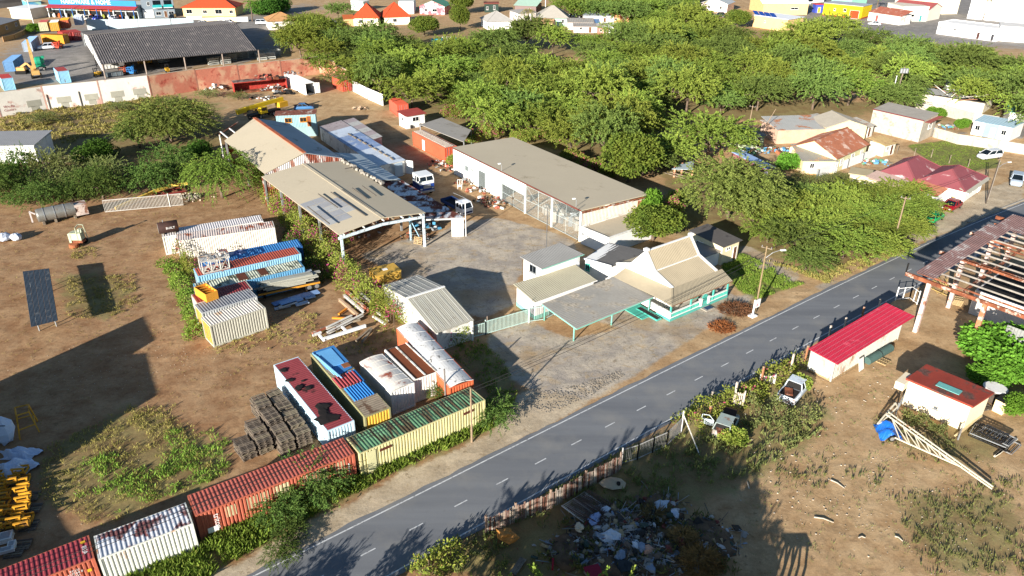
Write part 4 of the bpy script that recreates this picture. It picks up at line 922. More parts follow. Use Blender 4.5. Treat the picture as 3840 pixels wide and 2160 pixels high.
for lab, q, f, cc, rc in (('pale green container in the upper row of the stack', (-150.26,247.05), (-153.15,254.55), 'b9b894', 'a5504c'), ('yellow-orange container with white roof in the upper row', (-146.85,247.20), (-151.77,258.91), 'dd9a35', 'd9dad8'),
  ('rust-orange container with yellow roof in the upper row', (-146.07,251.89), (-152.39,266.56), 'b75a38', 'd3a02c'), ('white container with open dark side in the upper row', (-145.55,259.20), (-149.48,268.69), 'aab4c4', 'dcdcd0')):
 d = (Vector(f)-Vector(q)).normalized(); a = Vector(q)+d*6
 container(lab, tuple(a), q, 6.06, cpaint(cc, .06), cpaint(rc, .05), z0=2.62, anchor='B')
T_['screen'] = container('slate-blue container closing the yard beside the lane', (-141.90,227.26), (-146.67,239.96), 12.19, cpaint('9aa6b4', .03), cpaint('8fb0d9', .03), anchor='A')
T_['screen2'] = container('blue container along the lane behind the tan crane', (-130.82,199.68), (-133.83,209.05), None, cpaint('5d84ab', .04), cpaint('6a93bd', .03))
# container inside the wood and cabin on stilts
container('pale grey container in the red-soil clearing of the wood', (1.28,199.27), (3.75,191.35), 6.06, cpaint('d3d5d6', .06), ends=('wall', 'doors'), anchor='B')
container('teal ribbed container behind the concrete block house', (80.06,153.05), (85.73,150.48), 6.06, cpaint('a5bfc4', .05), cpaint('6f9fae', .04), anchor='B')

# lettering and marks on containers
wt = mat('e6e4df', rough=.7, var=.05, bump=0)
def print_on(c, body, size, u_, z, face='near', ry=0., m=None):
 t, L, _ = c
 if face == 'near': M_ = Matrix.Translation((u_, -.012, z)) @ Matrix.Rotation(math.pi/2, 4, 'X') @ Matrix.Rotation(ry, 4, 'Z')
 elif face == 'roof': M_ = Matrix.Translation((u_, z, 2.62)) @ Matrix.Rotation(ry, 4, 'Z')
 text_mesh(body, size, m or wt, 'lettering', t, M_)
print_on(T_['orange'], 'triton', .62, 1.35, 1.35, ry=-math.pi/2); 
MB().box((.95, -.012, .75), (.75, .012, .5)).build('pale_patch', wt, T_['orange'][0], False)
for u_, w_, z, h_ in ((2.4, .75, 1.75, 1.0), (4.0, .8, 1.75, 1.1), (4.9, .6, 1.75, 1.1), (6.2, 1.2, 1.85, 1.0), (8.9, 1.9, 1.6, 1.5), (10.9, .8, 1.6, 1.5)):
 k = MB().corr((u_-w_/2, .036, z-h_/2), (u_+w_/2, .036, z-h_/2), (u_+w_/2, .036, z+h_/2), (u_-w_/2, .036, z+h_/2), .278, -.04); k.build('pale_patch', cpaint('b9ac86', .12), T_['orange'][0], False)
for z in (1.2, 1.7): MB().box((11.6, -.012, z), (.1, .012, .4)).build('white_mark', wt, T_['orange'][0], False)
print_on(T_['crimson'], 'IBEA', .42, 11.75, 1.1, 'roof', -math.pi/2); print_on(T_['crimson'], 'TCLU\n327764 0\n45G1', .24, 10.9, 1.95); MB().box((11.75, 1.9, 2.63), (.3, .25, .01)).build('warning_mark', mat('d8a82c', var=.1), T_['crimson'][0], False)
MB().box((11.7, -.012, 1.75), (.25, .012, .25)).build('warning_mark', mat('d8a82c', var=.1), T_['crimson'][0], False)
for u_ in (2.3, 10.4): MB().box((u_, -.012, 2.05), (1.1, .012, .26)).build('rust_plate', mat('5a2f22', var=.2), T_['green'][0], False)
MB().box((1.0, -.012, 1.35), (.8, .012, 2.1)).build('cream_plate', mat('c6c193', var=.08), T_['green'][0], False)
# burnt tar on the maroon roof
br = mat('1f1a18', rough=.95, var=.3)
c = T_['maroon']; r6 = random.Random(6)
for u_, v_, s in ((1.5, .4, .8), (3.4, .25, .7), (5.0, .5, 1.0), (5.5, 1.2, .9), (9.0, 1.1, 1.4), (9.6, .7, 1.2), (10.6, .6, 1.8), (4.2, 1.2, .4)):
 tag(MB().lump(on_roof(c, u_, v_, .06), (s, s*.8, .14), r6, 9, 4, .35, r6.uniform(0, 3)).build('tar_scrap', br), 'black burnt tar scrap lying on the maroon container roof', 'scrap', 'burnt scraps on the maroon roof')
# blue panels and coloured sheets on the olive container
c = T_['olive']; BLU = mat('3f7fb9', rough=.5, var=.1, scale=.6); t, L, (o, d) = c; rz = math.atan2(d.y, d.x)
def loose(name, label, cat, c, u_, v_, z, size, m, tilt=0., dr=0., group=None):
 p = on_roof(c, u_, v_, z+size[2]/2+.03); o_ = MB().box((0, 0, 0), size).build(name, m); o_.location = p; o_.rotation_euler = (tilt, 0, rzc(c)+dr); return tag(o_, label, cat, group)
def rzc(c): d = c[2][1]; return math.atan2(d.y, d.x)
loose('metal_sheet', 'large pale blue panel lying flat on the olive container', 'panel', c, 2.2, 1.15, .12, (3.1, 1.5, .06), mat('6aa9d8', rough=.5, var=.06))
loose('metal_sheet', 'darker blue panel beneath the large pale blue one', 'panel', c, 2.0, 1.25, 0, (3.5, 2.2, .1), BLU)
loose('metal_sheet', 'blue panel scrap at the middle of the olive container roof', 'panel', c, 4.3, 1.3, 0, (1.4, 1.6, .06), BLU, 0, .3)
loose('brown_board', 'small brown board by the blue panels on the olive container', 'board', c, 4.1, 1.9, .08, (.8, .7, .04), mat('8a5636', var=.15))
for i in range(3): loose('metal_bar', 'thin blue rail along the edge of the olive container roof', 'rail', c, 2.8+.5*i, .2+.1*i, .1+.05*i, (4.6, .09, .09), mat('86bce0', rough=.5, var=.1), 0, .06+.02*i, 'blue rails on the olive container')
def corr_sheet(name, label, c, u_, v_, z, size, m, n):
 p = on_roof(c, u_, v_, z); k = MB(); x, y = size[0]/2, size[1]/2; k.corr((-x, -y, 0), (x, -y, 0), (x, y, 0), (-x, y, 0), size[0]/n, .09); o_ = k.build(name, m); o_.location = p; o_.rotation_euler = (0, 0, rzc(c)+math.pi/2); return tag(o_, label, 'sheet')
corr_sheet('sheet_stack', 'stack of faded red ribbed sheets on the olive container', c, 6.4, 1.0, .12, (2.2, 2.0), mat('a54a4c', var=.08), 7)
corr_sheet('sheet_stack', 'stack of bright blue ribbed sheets at the near end of the olive container', c, 8.7, 1.15, .12, (2.0, 2.3), mat('3a86c8', var=.08), 8)
corr_sheet('sheet_stack', 'narrow blue ribbed sheet showing beside the red stack', c, 6.3, 1.9, .06, (.9, 2.2), mat('3a86c8', var=.08), 3)
# tank with painted letters on the white container
c = T_['white_far']; p = on_roof(c, .95, 1.2, .78); TK = mat('3a2621', rough=.8, var=.25, scale=1.2, rust=.3, rcol='55331f')
t = thing('oil_tank', 'dark rusty oil tank lettered BUILT on top of a white container', 'tank', p, rzc(c))
MB().lathe((0, 0, 0), [(.05, -1.22), (.7, -1.2), (.76, -1.15), (.76, 1.15), (.7, 1.2), (.05, 1.22)], 20, 'X').build('shell', [TK], t, False, True)
MB().lathe((0, 0, 0), [(.6, -1.235), (.74, -1.215), (.74, -1.2)], 20, 'X').build('end_cap', mat('8d8a84', var=.15), t, False)
for x in (-.7, .7): MB().box((x, 0, -.7), (.15, 1.2, .16)).build('cradle', WOODG, t, False)
MB().tube((-.5, 0, .7), (-.5, 0, 1.05), .05).build('vent_pipe', METAL, t, False)
text_mesh('BUILT', .42, wt, 'lettering', t, Matrix.Translation((.25, -.775, .1)) @ Matrix.Rotation(math.pi/2, 4, 'X')); text_mesh('BLT', .34, wt, 'lettering', t, Matrix.Translation((-1.245, 0, .1)) @ Matrix.Rotation(-math.pi/2, 4, 'Z') @ Matrix.Rotation(math.pi/2, 4, 'X'))
# orange pallet box
c = T_['dark_red']; p = on_roof(c, 1.35, .9, 0); t = thing('pallet_box', 'orange box with four open trays on the dark red container', 'box', p, rzc(c)-1.35)
OR = mat('e09a35', rough=.6, var=.08)
for s in (-.65, .65): MB().box((0, s, .5), (2.6, .06, 1.0)).build('side', OR, t, False)
for i in range(5): MB().box((-1.27+.635*i, 0, .5), (.06, 1.24, 1.0 if i in (0, 4) else .85)).build('divider', OR, t, False)
MB().box((0, 0, .35), (2.5, 1.22, .05)).build('tray', mat('8a4a1e', var=.2), t, False)
# lattice tower section and crates
LT = mat('b7b2a8', rough=.6, var=.15, rust=.2, rcol='8a6a50')
def lattice(name, label, a, b, w, bays, m, r=.035, cat='lattice'):
 a, b = Vector(a), Vector(b); d = (b-a).normalized(); s = d.cross(Vector((0, 0, 1))).normalized(); up = s.cross(d)
 t = thing(name, label, cat, a); L = (b-a).length; cs = [s*w/2*i + up*w/2*j for i, j in ((-1, -1), (1, -1), (1, 1), (-1, 1))]
 for c_ in cs: MB().bar(a+c_, b+c_, r*2).build('chord', m, t)
 for k in range(bays+1):
  q = a + d*L*k/bays; mm = MB()
  for i in range(4): mm.bar(q+cs[i], q+cs[(i+1) % 4], r*1.6)
  mm.build('frame_ring', m, t)
  if k < bays:
   q2 = a + d*L*(k+1)/bays; mm = MB()
   for i in range(4): mm.bar(q+cs[i], q2+cs[(i+1) % 4], r*1.3)
   mm.build('diagonals', m, t)
 return t
c = T_['redblue']; pa, pb = Vector(on_roof(c, .7, .9, .85)), Vector(on_roof(c, 3.7, 1.0, .85)); lattice('tower_section', 'pale steel lattice tower section on the brick-red container roof', pa, pb, 1.5, 3, LT, .06)
c = T_['blue']; r3 = random.Random(12)
for i, (u_, v_, sz, lab) in enumerate(((.9, 1.4, (1.6, .9, .5), 'bundle of dark metal louvres on the container end by the vine'), (2.9, 1.3, (1.0, 1.4, .7), 'white and rust coloured cabinet lying on the blue container'), (1.9, .6, (1.5, .7, .4), 'pale grey frame pile between cabinet and tower section'))):
 p = on_roof(c, u_, v_, 0); t = thing('scrap_cabinet', lab, 'scrap', p, rzc(c)+r3.uniform(-.3, .3))
 MB().box((0, 0, sz[2]/2), sz).build('casing', [METAL, WHITE_OLD, LT][i], t, False)
 for k in range(4): MB().box((-sz[0]/2+sz[0]*(k+.5)/4, 0, sz[2]+.03), (.08, sz[1]*.9, .06)).build('slat', [DARK, RUSTSTEEL, METAL][i], t, False)
p = on_roof(c, 4.6, 1.6, .05); tag(MB().lump(p, (2.2, 1.1, .5), r3, 10, 5, .3, .5).build('tarpaulin', mat('c9ccd6', var=.15, second='3c5a9c')), 'crumpled white and blue tarpaulin between the white and blue containers', 'tarpaulin')

# ---------------------------------------------------------------- vehicles
TYRE = mat('1b1a19', rough=.9, var=.2); RIM = mat('9b9b98', rough=.4, var=.1, metal=.5); LAMP_R = mat('8e1c18', rough=.3, var=.05); LAMP_W = mat('d9d9d2', rough=.2, var=.05)
_wheel = {}
def wheel(parent, x, y, r, w_=.2, rim=None):
 k = (r, w_)
 if k not in _wheel: _wheel[k] = (MB().lathe((0, 0, 0), [(r*.62, -w_/2), (r*.94, -w_/2), (r, -w_*.3), (r, w_*.3), (r*.94, w_/2), (r*.62, w_/2)], 16, 'Y').mesh('tyre', TYRE), MB().lathe((0, 0, 0), [(r*.1, -w_*.52), (r*.6, -w_*.5), (r*.6, w_*.5), (r*.1, w_*.52)], 12, 'Y').mesh('rim', RIM))
 o = inst(_wheel[k][0], 'wheel', parent, (x, y, r)); inst(_wheel[k][1], 'rim', o); return o
STY = {  # stations: x, belt height, half-width ; cabin: x0 base, x0 roof, x1 roof, x1 base, roof height
 'sedan': ([(-2.15, .62, .72), (-1.95, .86, .80), (-1.2, .93, .84), (1.0, .92, .84), (1.7, .80, .82), (2.05, .68, .74), (2.15, .5, .66)], (-1.55, -.95, .25, 1.05, 1.42)),
 'hatch': ([(-1.85, .60, .70), (-1.75, .88, .78), (-1.0, .92, .82), (.9, .92, .82), (1.5, .82, .80), (1.85, .66, .72), (1.95, .5, .64)], (-1.72, -1.35, .15, .98, 1.46)),
 'suv': ([(-2.2, .65, .78), (-2.05, 1.0, .86), (-1.2, 1.04, .9), (1.0, 1.03, .9), (1.8, .95, .88), (2.15, .75, .8), (2.25, .5, .7)], (-2.0, -1.7, .3, 1.1, 1.68)),
 'van': ([(-2.3, .65, .8), (-2.2, 1.0, .86), (-1.2, 1.05, .88), (1.2, 1.0, .88), (1.9, .9, .86), (2.2, .72, .78), (2.3, .5, .7)], (-2.2, -2.0, .5, 1.6, 1.62)),
 'pickup': ([(-2.45, .85, .8), (-2.4, .98, .86), (-.7, .98, .88), (1.0, 1.0, .88), (1.8, .95, .86), (2.2, .8, .8), (2.3, .55, .72)], (-.75, -.6, .45, 1.1, 1.65))}
def car(label, p, rz, col, style='sedan', name='parked_car', cat='car', glass=True, wreck=False, scale=1., group=None, pm=None):
 st, (b0, r0, r1, b1, rh) = STY[style]; t = thing(name, label, cat, (p[0], p[1], 0), rz, group); t.scale = (scale,)*3
 pm = pm or mat(col, rough=.28 if not wreck else .7, var=.05 if not wreck else .15, bump=0, spec=.5, rust=.25 if wreck else 0, rcol='8a6a58', rsc=1.5)
 m = MB(); ring = []
 for x, z, hw in st: ring.append([(x, -hw*.9, .26), (x, -hw, .42), (x, -hw*1.0, z*.72), (x, -hw*.93, z), (x, hw*.93, z), (x, hw*1.0, z*.72), (x, hw, .42), (x, hw*.9, .26)])
 vs = [v for r_ in ring for v in r_]; k = 8
 fs = [(i*k+j, (i+1)*k+j, (i+1)*k+(j+1) % k, i*k+(j+1) % k) for i in range(len(st)-1) for j in range(k)] + [tuple(range(k)), tuple((len(st)-1)*k+j for j in range(k-1, -1, -1))]
 m.add(vs, [tuple(reversed(f)) for f in fs]); m.build('body', pm, t, False, True)
 hb = [s[2] for s in st if s[0] <= 1.0][-1]*.93; hr = hb*.8; zb = [s[1] for s in st if s[0] <= 1.0][-1]-.02
 A = [(b0, -hb, zb), (b1, -hb, zb), (r1, -hr, rh), (r0, -hr, rh)]; B_ = [(x, -y, z) for x, y, z in A]
 g = MB(); g.add(A+B_, [(0, 1, 2, 3), (7, 6, 5, 4), (1, 5, 6, 2), (4, 0, 3, 7)]); g.build('windows', DARK if wreck else GLASS, t, False)  # on wrecks the dark faces stand for the shaded open interior
 m = MB(); m.box(((r0+r1)/2, 0, rh+.01), (r1-r0+.12, hr*2+.06, .05))
 for s in (-1, 1):
  for a, b in (((b0, hb*s, zb), (r0, hr*s, rh)), ((b1, hb*s, zb), (r1, hr*s, rh)), (((b0+b1)/2, hb*s, zb), ((r0+r1)/2, hr*s, rh))): m.bar(a, b, .09, .07)
 m.build('roof', pm, t, False)
 L0, L1 = st[0][0], st[-1][0]
 if not wreck:
  for s in (-1, 1):
   MB().box((L1-.1, s*.52, .62), (.16, .3, .14)).build('headlight', LAMP_W, t, False); MB().box((L0+.06, s*.58, .76), (.14, .22, .18)).build('taillight', LAMP_R, t, False); MB().box((b1-.1, s*(hb+.1), zb+.08), (.12, .18, .12)).build('mirror', pm, t, False)
  MB().box((L0-.005, 0, .62), (.03, .5, .12)).build('number_plate', LAMP_W, t, False)
 for x in (L0+.75, L1-.8):
  for s in (-1, 1): wreck or wheel(t, x, s*(hb-.06), .31, .2)
 if wreck: t.location.z = -.24; MB().box((1.5, .1, .98), (1.0, 1.1, .05), .1).build('engine_bay', mat('3a2a22', var=.4), t, False); MB().box((-1.6, .1, 1.05), (1.1, .7, .16), .4).build('rusty_parts', RUSTSTEEL, t, False)
 if style == 'pickup':
  MB().box((-1.6, 0, .985), (1.55, 1.5, .02)).build('load_bed', mat('2a2421', var=.3), t, False)
  for s in (-1, 1): MB().box((-1.58, s*.8, 1.02), (1.7, .06, .1)).build('bed_rail', pm, t, False)
 return t
def hd(a, b): return math.atan2(b[1]-a[1], b[0]-a[0])
car('green hatchback parked under the roadside thicket', (61.87,101.87), R(40), '1f8a4c', 'hatch')
car('dark red car with black bonnet parked beside the pavement', (66.80,106.46), R(220), '8a0f18', 'sedan')
car('white people carrier parked on the lawn', (86.63,131.54), R(200), 'dfe0e0', 'van')
car('silver car parked at the right frame edge', (83.51,118.04), R(238), 'a8b4bf', 'suv')
car('wrecked white pickup overgrown with vine near the red-roofed shed', (27.23,58.86), R(50), 'c9d2d8', 'pickup', 'wrecked_pickup', 'pickup', wreck=True)
for q in range(3): pass
w_ = car('wrecked grey-green car without doors in the weeds by the fence', (19.21,53.33), R(60), '9aa59e', 'hatch', 'wrecked_car', 'car', wreck=True)
t = thing('car_door', 'white car door lying beside the wrecked grey-green car', 'car door', (17.54,53.46), 1.2); MB().box((0, 0, .5), (.06, 1.1, .6)).build('panel', mat('c9d2d2', var=.1), t, False); MB().bar((0, -.5, .8), (0, -.1, 1.25), .05).bar((0, -.1, 1.25), (0, .5, 1.2), .05).bar((0, .5, 1.2), (0, .55, .8), .05).build('window_frame', mat('c9d2d2', var=.1), t, False)
# blue and white cab-over truck cab
def truck_cab():
 p = (-14.05,111.50); t = thing('truck_cab', 'dark blue truck cab with a white roof standing in the yard', 'truck', p, R(-58)); t.scale = (1.12,)*3
 BL = mat('1f3f86', rough=.35, var=.08, spec=.5); WH = mat('e4e4e0', rough=.4, var=.05)
 MB().box((0, 0, 1.25), (2.3, 2.2, 1.1)).box((-.05, 0, .65), (2.1, 2.0, .3)).build('lower_cab', BL, t, False)
 m = MB(); m.prism([(-1.15, -1.1), (1.15, -1.1), (1.15, 1.1), (-1.15, 1.1)], 1.803, 2.25); m.build('belt', WH, t, False)
 m = MB(); a = [(-1.13, -1.08), (1.12, -1.08), (1.12, 1.08), (-1.13, 1.08)]; b = [(-1.1, -1.0), (.95, -1.0), (.95, 1.0), (-1.1, 1.0)]
 m.add([(x, y, 2.25) for x, y in a]+[(x, y, 2.85) for x, y in b], [(4, 5, 6, 7), (0, 1, 5, 4), (1, 2, 6, 5), (2, 3, 7, 6), (3, 0, 4, 7)]); m.build('windows', GLASS, t, False)
 m = MB(); m.box((-.08, 0, 2.92), (2.2, 2.12, .16)); 
 for s in (-1, 1):
  m.box((-.75, s*1.04, 2.55), (.75, .06, .6)); m.bar((1.12, s*1.08, 2.25), (.95, s*1.0, 2.85), .1); m.bar((.1, s*1.08, 2.25), (.1, s*1.0, 2.85), .08)
 m.bar((1.13, 0, 2.25), (.96, 0, 2.85), .05); m.box((-1.12, 0, 2.55), (.06, 2.0, .6)); m.build('roof', WH, t, False)
 MB().box((1.17, 0, 1.45), (.05, 1.1, .55)).build('grille', mat('b9bcc0', rough=.3, metal=.6, var=.1), t, False); MB().box((1.2, 0, .75), (.15, 2.2, .28)).build('bumper', mat('b9bcc0', rough=.3, metal=.6, var=.1), t, False)
 for s in (-1, 1): MB().box((1.18, s*.85, 1.15), (.05, .3, .2)).build('headlight', LAMP_W, t, False)
 for s in (-1, 1): wheel(t, .2, s*.95, .5, .3)
 for s in (-1, 1): wheel(t, -2.2, s*.95, .5, .3)
 MB().box((-1.9, .4, .6), (2.6, .1, .2)).box((-1.9, -.4, .6), (2.6, .1, .2)).build('chassis', DARK, t, False)
truck_cab()
def flatbed():
 p = (-8.02,103.69); t = thing('flatbed_truck', 'small white truck with dark load bed and roof rack post', 'truck', p, R(-52)); t.scale = (1.15,)*3; WH = mat('e2e4e6', rough=.35, var=.05, spec=.5)
 MB().box((-1.2, 0, .62), (4.2, .8, .2)).build('chassis', DARK, t, False)
 m = MB(); m.box((-1.3, 0, .82), (3.2, 1.75, .08)).build('bed_floor', mat('2e2a28', var=.25), t, False)
 for s in (-1, 1): MB().box((-1.3, s*.87, 1.05), (3.2, .05, .4)).build('bed_side', mat('27406e', var=.15), t, False)
 MB().box((-2.9, 0, 1.05), (.05, 1.75, .4)).build('tailgate', mat('27406e', var=.15), t, False)
 m = MB(); m.box((1.3, 0, .85), (1.5, 1.65, .8)); m.build('cab_body', WH, t, False)
 a = [(.58, -.8), (2.04, -.8), (2.04, .8), (.58, .8)]; b = [(.62, -.72), (1.75, -.72), (1.75, .72), (.62, .72)]; m = MB()
 m.add([(x, y, 1.25) for x, y in a]+[(x, y, 1.85) for x, y in b], [(4, 5, 6, 7), (0, 1, 5, 4), (1, 2, 6, 5), (2, 3, 7, 6), (3, 0, 4, 7)]); m.build('windows', GLASS, t, False)
 m = MB(); m.box((1.18, 0, 1.9), (1.2, 1.5, .1))
 for s in (-1, 1): m.bar((2.04, s*.8, 1.25), (1.75, s*.72, 1.85), .08); m.bar((.6, s*.8, 1.25), (.62, s*.72, 1.85), .1); m.bar((1.3, s*.8, 1.25), (1.25, s*.72, 1.85), .06)
 m.build('roof', WH, t, False); MB().box((2.08, 0, .7), (.08, 1.4, .2)).build('grille', mat('1d2a55', var=.1), t, False)
 for s in (-1, 1): MB().box((2.08, s*.6, .85), (.06, .3, .16)).build('headlight', LAMP_W, t, False); MB().tube((.45, s*.7, .9), (.45, s*.7, 2.0), .03).build('rack_post', METAL, t, False)
 MB().bar((.45, -.75, 2.0), (.45, .75, 2.0), .05).bar((-2.2, .7, 1.9), (.45, .7, 2.0), .05).build('rack', METAL, t, False)
 for x in (1.3, -2.0):
  for s in (-1, 1): wheel(t, x, s*.72, .36, .24)
flatbed()
# tan mobile crane, green mixer, lifts and forklifts in the machinery yard
def arm_machine(label, p, rz, col, boom, name='crane', cat='crane', body=(2.6, 1.8, 1.0), cab=True, tracks=True):
 t = thing(name, label, cat, p, rz); m_ = mat(col, rough=.5, var=.12, rust=.12, rcol='6a4a32')
 if tracks:
  for s in (-1, 1): MB().box((0, s*.95, .4), (body[0]+.6, .45, .8)).build('track', DARK, t, False)
 else:
  for x in (-1, 1):
   for s in (-1, 1): wheel(t, x*body[0]*.4, s*.9, .5, .35)
 MB().box((0, 0, .8+body[2]/2), body).build('body', m_, t, False)
 if cab: MB().box((.6, .5, .8+body[2]+.5), (1.0, .8, 1.0)).build('cab', m_, t, False); MB().box((.62, .5, .8+body[2]+.55), (1.02, .84, .6)).build('cab_window', GLASS, t, False)
 for i, (a, b, w_) in enumerate(boom): MB().bar(a, b, w_, w_*1.2).build('boom', m_, t, False)
 MB().box((*boom[-1][1][:2], boom[-1][1][2]), (.6, .5, .5)).build('boom_head', DARK, t, False)
 return t
arm_machine('tan mobile crane with raised boom in the machinery yard', (-121.39,192.90), R(120), 'c39a5c', [((0, 0, 2.0), (3.0, 0, 6.5), .7), ((3.0, 0, 6.5), (4.6, 0, 8.6), .5)])
arm_machine('small tan excavator arm beside the crane boom', (-127.63,197.32), R(10), 'cf9f5f', [((0, 0, 1.6), (1.6, 0, 2.6), .4), ((1.6, 0, 2.6), (2.6, 0, 1.2), .35)], 'excavator', 'excavator', (2.0, 1.4, .8), False)
t = thing('concrete_mixer', 'green concrete mixer machine standing in the yard shade', 'machine', (-125.25,201.52), .4); GR = mat('1f8a68', rough=.5, var=.12); MB().lathe((0, 0, 2.4), [(.4, -1.2), (1.1, -.4), (1.1, .6), (.5, 1.3)], 14, 'X').build('drum', GR, t, False); MB().box((0, 0, 1.1), (2.6, 1.0, .5)).build('chassis', GR, t, False); [wheel(t, x, s*.7, .4) for x in (-.9, .9) for s in (-1, 1)]; MB().box((1.2, 0, 3.3), (.7, .8, .6)).build('hopper', GR, t, False)
def lift(label, p, rz, col):
 t = thing('lift_platform', label, 'machine', p, rz); m_ = mat(col, rough=.5, var=.1)
 MB().box((0, 0, .6), (2.0, 1.3, .5)).build('base', m_, t, False); MB().bar((0, 0, .9), (-.9, 0, 2.2), .25).bar((-.9, 0, 2.2), (1.0, 0, 1.6), .22).build('boom', m_, t, False)
 m = MB()
 for z in (1.0, 1.5, 2.0):
  for a, b in (((1.0, -.7), (1.9, -.7)), ((1.9, -.7), (1.9, .7)), ((1.9, .7), (1.0, .7)), ((1.0, .7), (1.0, -.7))): m.bar((*a, z), (*b, z), .07)
 for a in ((1.0, -.7), (1.9, -.7), (1.9, .7), (1.0, .7)): m.bar((*a, 1.0), (*a, 2.0), .07)
 m.build('basket', m_, t, False); [wheel(t, x, s*.65, .4, .25) for x in (-.7, .7) for s in (-1, 1)]
lift('orange-red boom lift before the stacked containers', (-136.81,232.21), R(-95), 'd9482c'); lift('orange lift under the shed roof edge', (-100.88,197.45), R(-90), 'c25a3c'); lift('blue lift under the shed roof edge', (-98.84,197.51), R(-90), '2f7fc4')
def forklift(label, p, rz, col):
 t = thing('forklift', label, 'forklift', p, rz); m_ = mat(col, rough=.5, var=.1); MB().box((-.2, 0, .75), (1.7, 1.0, .8)).build('body', m_, t, False); MB().box((-.1, 0, 2.05), (1.1, 1.0, .06)).build('roof', DARK, t, False)
 for x in (-.6, .4):
  for s in (-.45, .45): MB().bar((x, s, 1.1), (x, s, 2.05), .06).build('roof_post', DARK, t, False)
 for s in (-.3, .3): MB().bar((.85, s, .2), (.85, s, 2.3), .1).build('mast', DARK, t, False); MB().box((1.4, s, .12), (1.1, .12, .05)).build('fork', METAL, t, False)
 [wheel(t, x, s*.5, .32) for x in (-.6, .5) for s in (-1, 1)]
forklift('yellow forklift at the left post of the corrugated shed', (-106.55,194.28), R(-100), 'd9a62c'); forklift('yellow forklift in the shade of the corrugated shed', (-90.78,199.61), R(-60), 'd9a62c')
# far cars
for q, a, col, sty, lab in (((-140.08,231.09), -150, 'dfe1e4', 'suv', 'white estate car in front of the yellow container'), ((-153.49,289.36), -100, '2338a0', 'sedan', 'dark blue car in front of the hardware shop'), ((-147.57,289.63), -95, 'e6e8ea', 'sedan', 'white car parked before the hardware shop'), ((-126.80,291.83), -80, '23262a', 'suv', 'black car beside the grey house'), ((-111.31,279.42), 180, 'e3e4e4', 'sedan', 'white car parked along the cream garden wall'), ((-103.16,282.09), 175, 'd9dadb', 'sedan', 'white car half hidden by the corrugated roof'),
 ((-90.24,281.51), 10, 'd9dadb', 'van', 'white van by the street behind the shed'), ((-64.85,281.49), 170, 'cfd3d6', 'pickup', 'pale pickup below the pale green tree'), ((22.99,302.63), 180, 'e2e4e6', 'van', 'white van beyond the grey hip roof'), ((35.64,268.33), 60, 'c9ced2', 'hatch', 'pale car in the white garage'), ((76.56,307.79), 170, '33363a', 'sedan', 'dark car left of the round grey-green tree'), ((80.10,307.95), 170, '2b2e33', 'suv', 'black car beside the round grey-green tree'),
 ((132.92,289.10), 150, 'b9bdc2', 'sedan', 'silver car below the rusty-roofed white house'), ((122.54,335.98), 160, '2c3038', 'sedan', 'dark car on the far street by the yellow shop'), ((-156.90,289.20), -95, 'c9c4b8', 'hatch', 'beige car at the left of the hardware shop front')):
 car(lab, q, R(a), col, sty, scale=1.05)
# yellow truck crane in the back yard
t = thing('truck_crane', 'yellow truck crane with a long boom behind the gabled shed', 'crane', (-52.61,156.43), hd((-56.88,158.10), (-50.97,166.16))); YL = mat('d3b21f', rough=.5, var=.1, rust=.1, rcol='7d5a2a')
MB().box((0, 0, 1.0), (7.5, 1.6, .35)).build('chassis', mat('2d2a26', var=.3), t, False); MB().bar((-4.5, 0, 2.6), (5.2, 0, 2.9), .6, .75).build('boom', YL, t, False); MB().bar((-6.4, 0, 2.3), (-4.3, 0, 2.5), .8, .9).build('boom_head', YL, t, False)
MB().box((-1.0, -1.2, 1.9), (1.6, 1.0, 1.3)).build('cab', YL, t, False); MB().box((-1.0, -1.72, 2.15), (1.1, .04, .6)).build('cab_window', GLASS, t, False); MB().box((4.6, -.2, 1.9), (2.2, 1.5, 1.1)).build('counterweight', mat('d9a62c', var=.12), t, False)
[wheel(t, x, s*.8, .5, .3) for x in (-3, -1.5, 1.8, 3.2) for s in (-1, 1)]
car('blue stripped car shell behind the truck crane', (-45.99,163.58), R(10), '3a6fa0', 'sedan', 'wrecked_car', 'car', wreck=True)
# tanker trailer, old compressor, flat trailer with boards in the left yard
t = thing('tanker', 'grey steel tanker lying beside the thicket', 'tanker', (-64.96,99.98), hd((-67.08,98.11), (-62.44,101.54))); ST = mat('8a8982', rough=.35, var=.15, metal=.5, scale=.8, rust=.2, rcol='5a4a3c')
MB().lathe((0, 0, 1.3), [(.1, -3.2), (.85, -3.1), (.95, -2.9), (.95, 1.7), (.95, 1.75)], 20, 'X').build('shell', ST, t, False, True)
for x in (-2.2, -.9, .4): MB().lathe((x, 0, 1.3), [(.97, -.05), (1.0, -.05), (1.0, .05), (.97, .05)], 20, 'X').build('band', METAL, t, False)
MB().box((2.5, 0, 1.2), (1.6, 1.7, 1.6)).build('pump_housing', mat('c9b9ad', var=.2, rust=.35, rcol='7d5540'), t, False); MB().bar((-3.2, -.3, 1.7), (-3.8, -.3, 2.2), .18).bar((-3.8, -.3, 2.2), (-3.8, -.3, .6), .18).build('pipe_loop', mat('d5c9c2', var=.1), t, False)
for x in (-2.5, -1.0, 1.5): MB().box((x, 0, .25), (.3, 1.4, .5)).build('saddle', WOODG, t, False)
t = thing('compressor', 'pale green old compressor with a roll bar on rusty drum base', 'machine', (-58.26,91.43)); PG = mat('b3b79a', rough=.6, var=.2, scale=1.5, rust=.2, rcol='6d5a42')
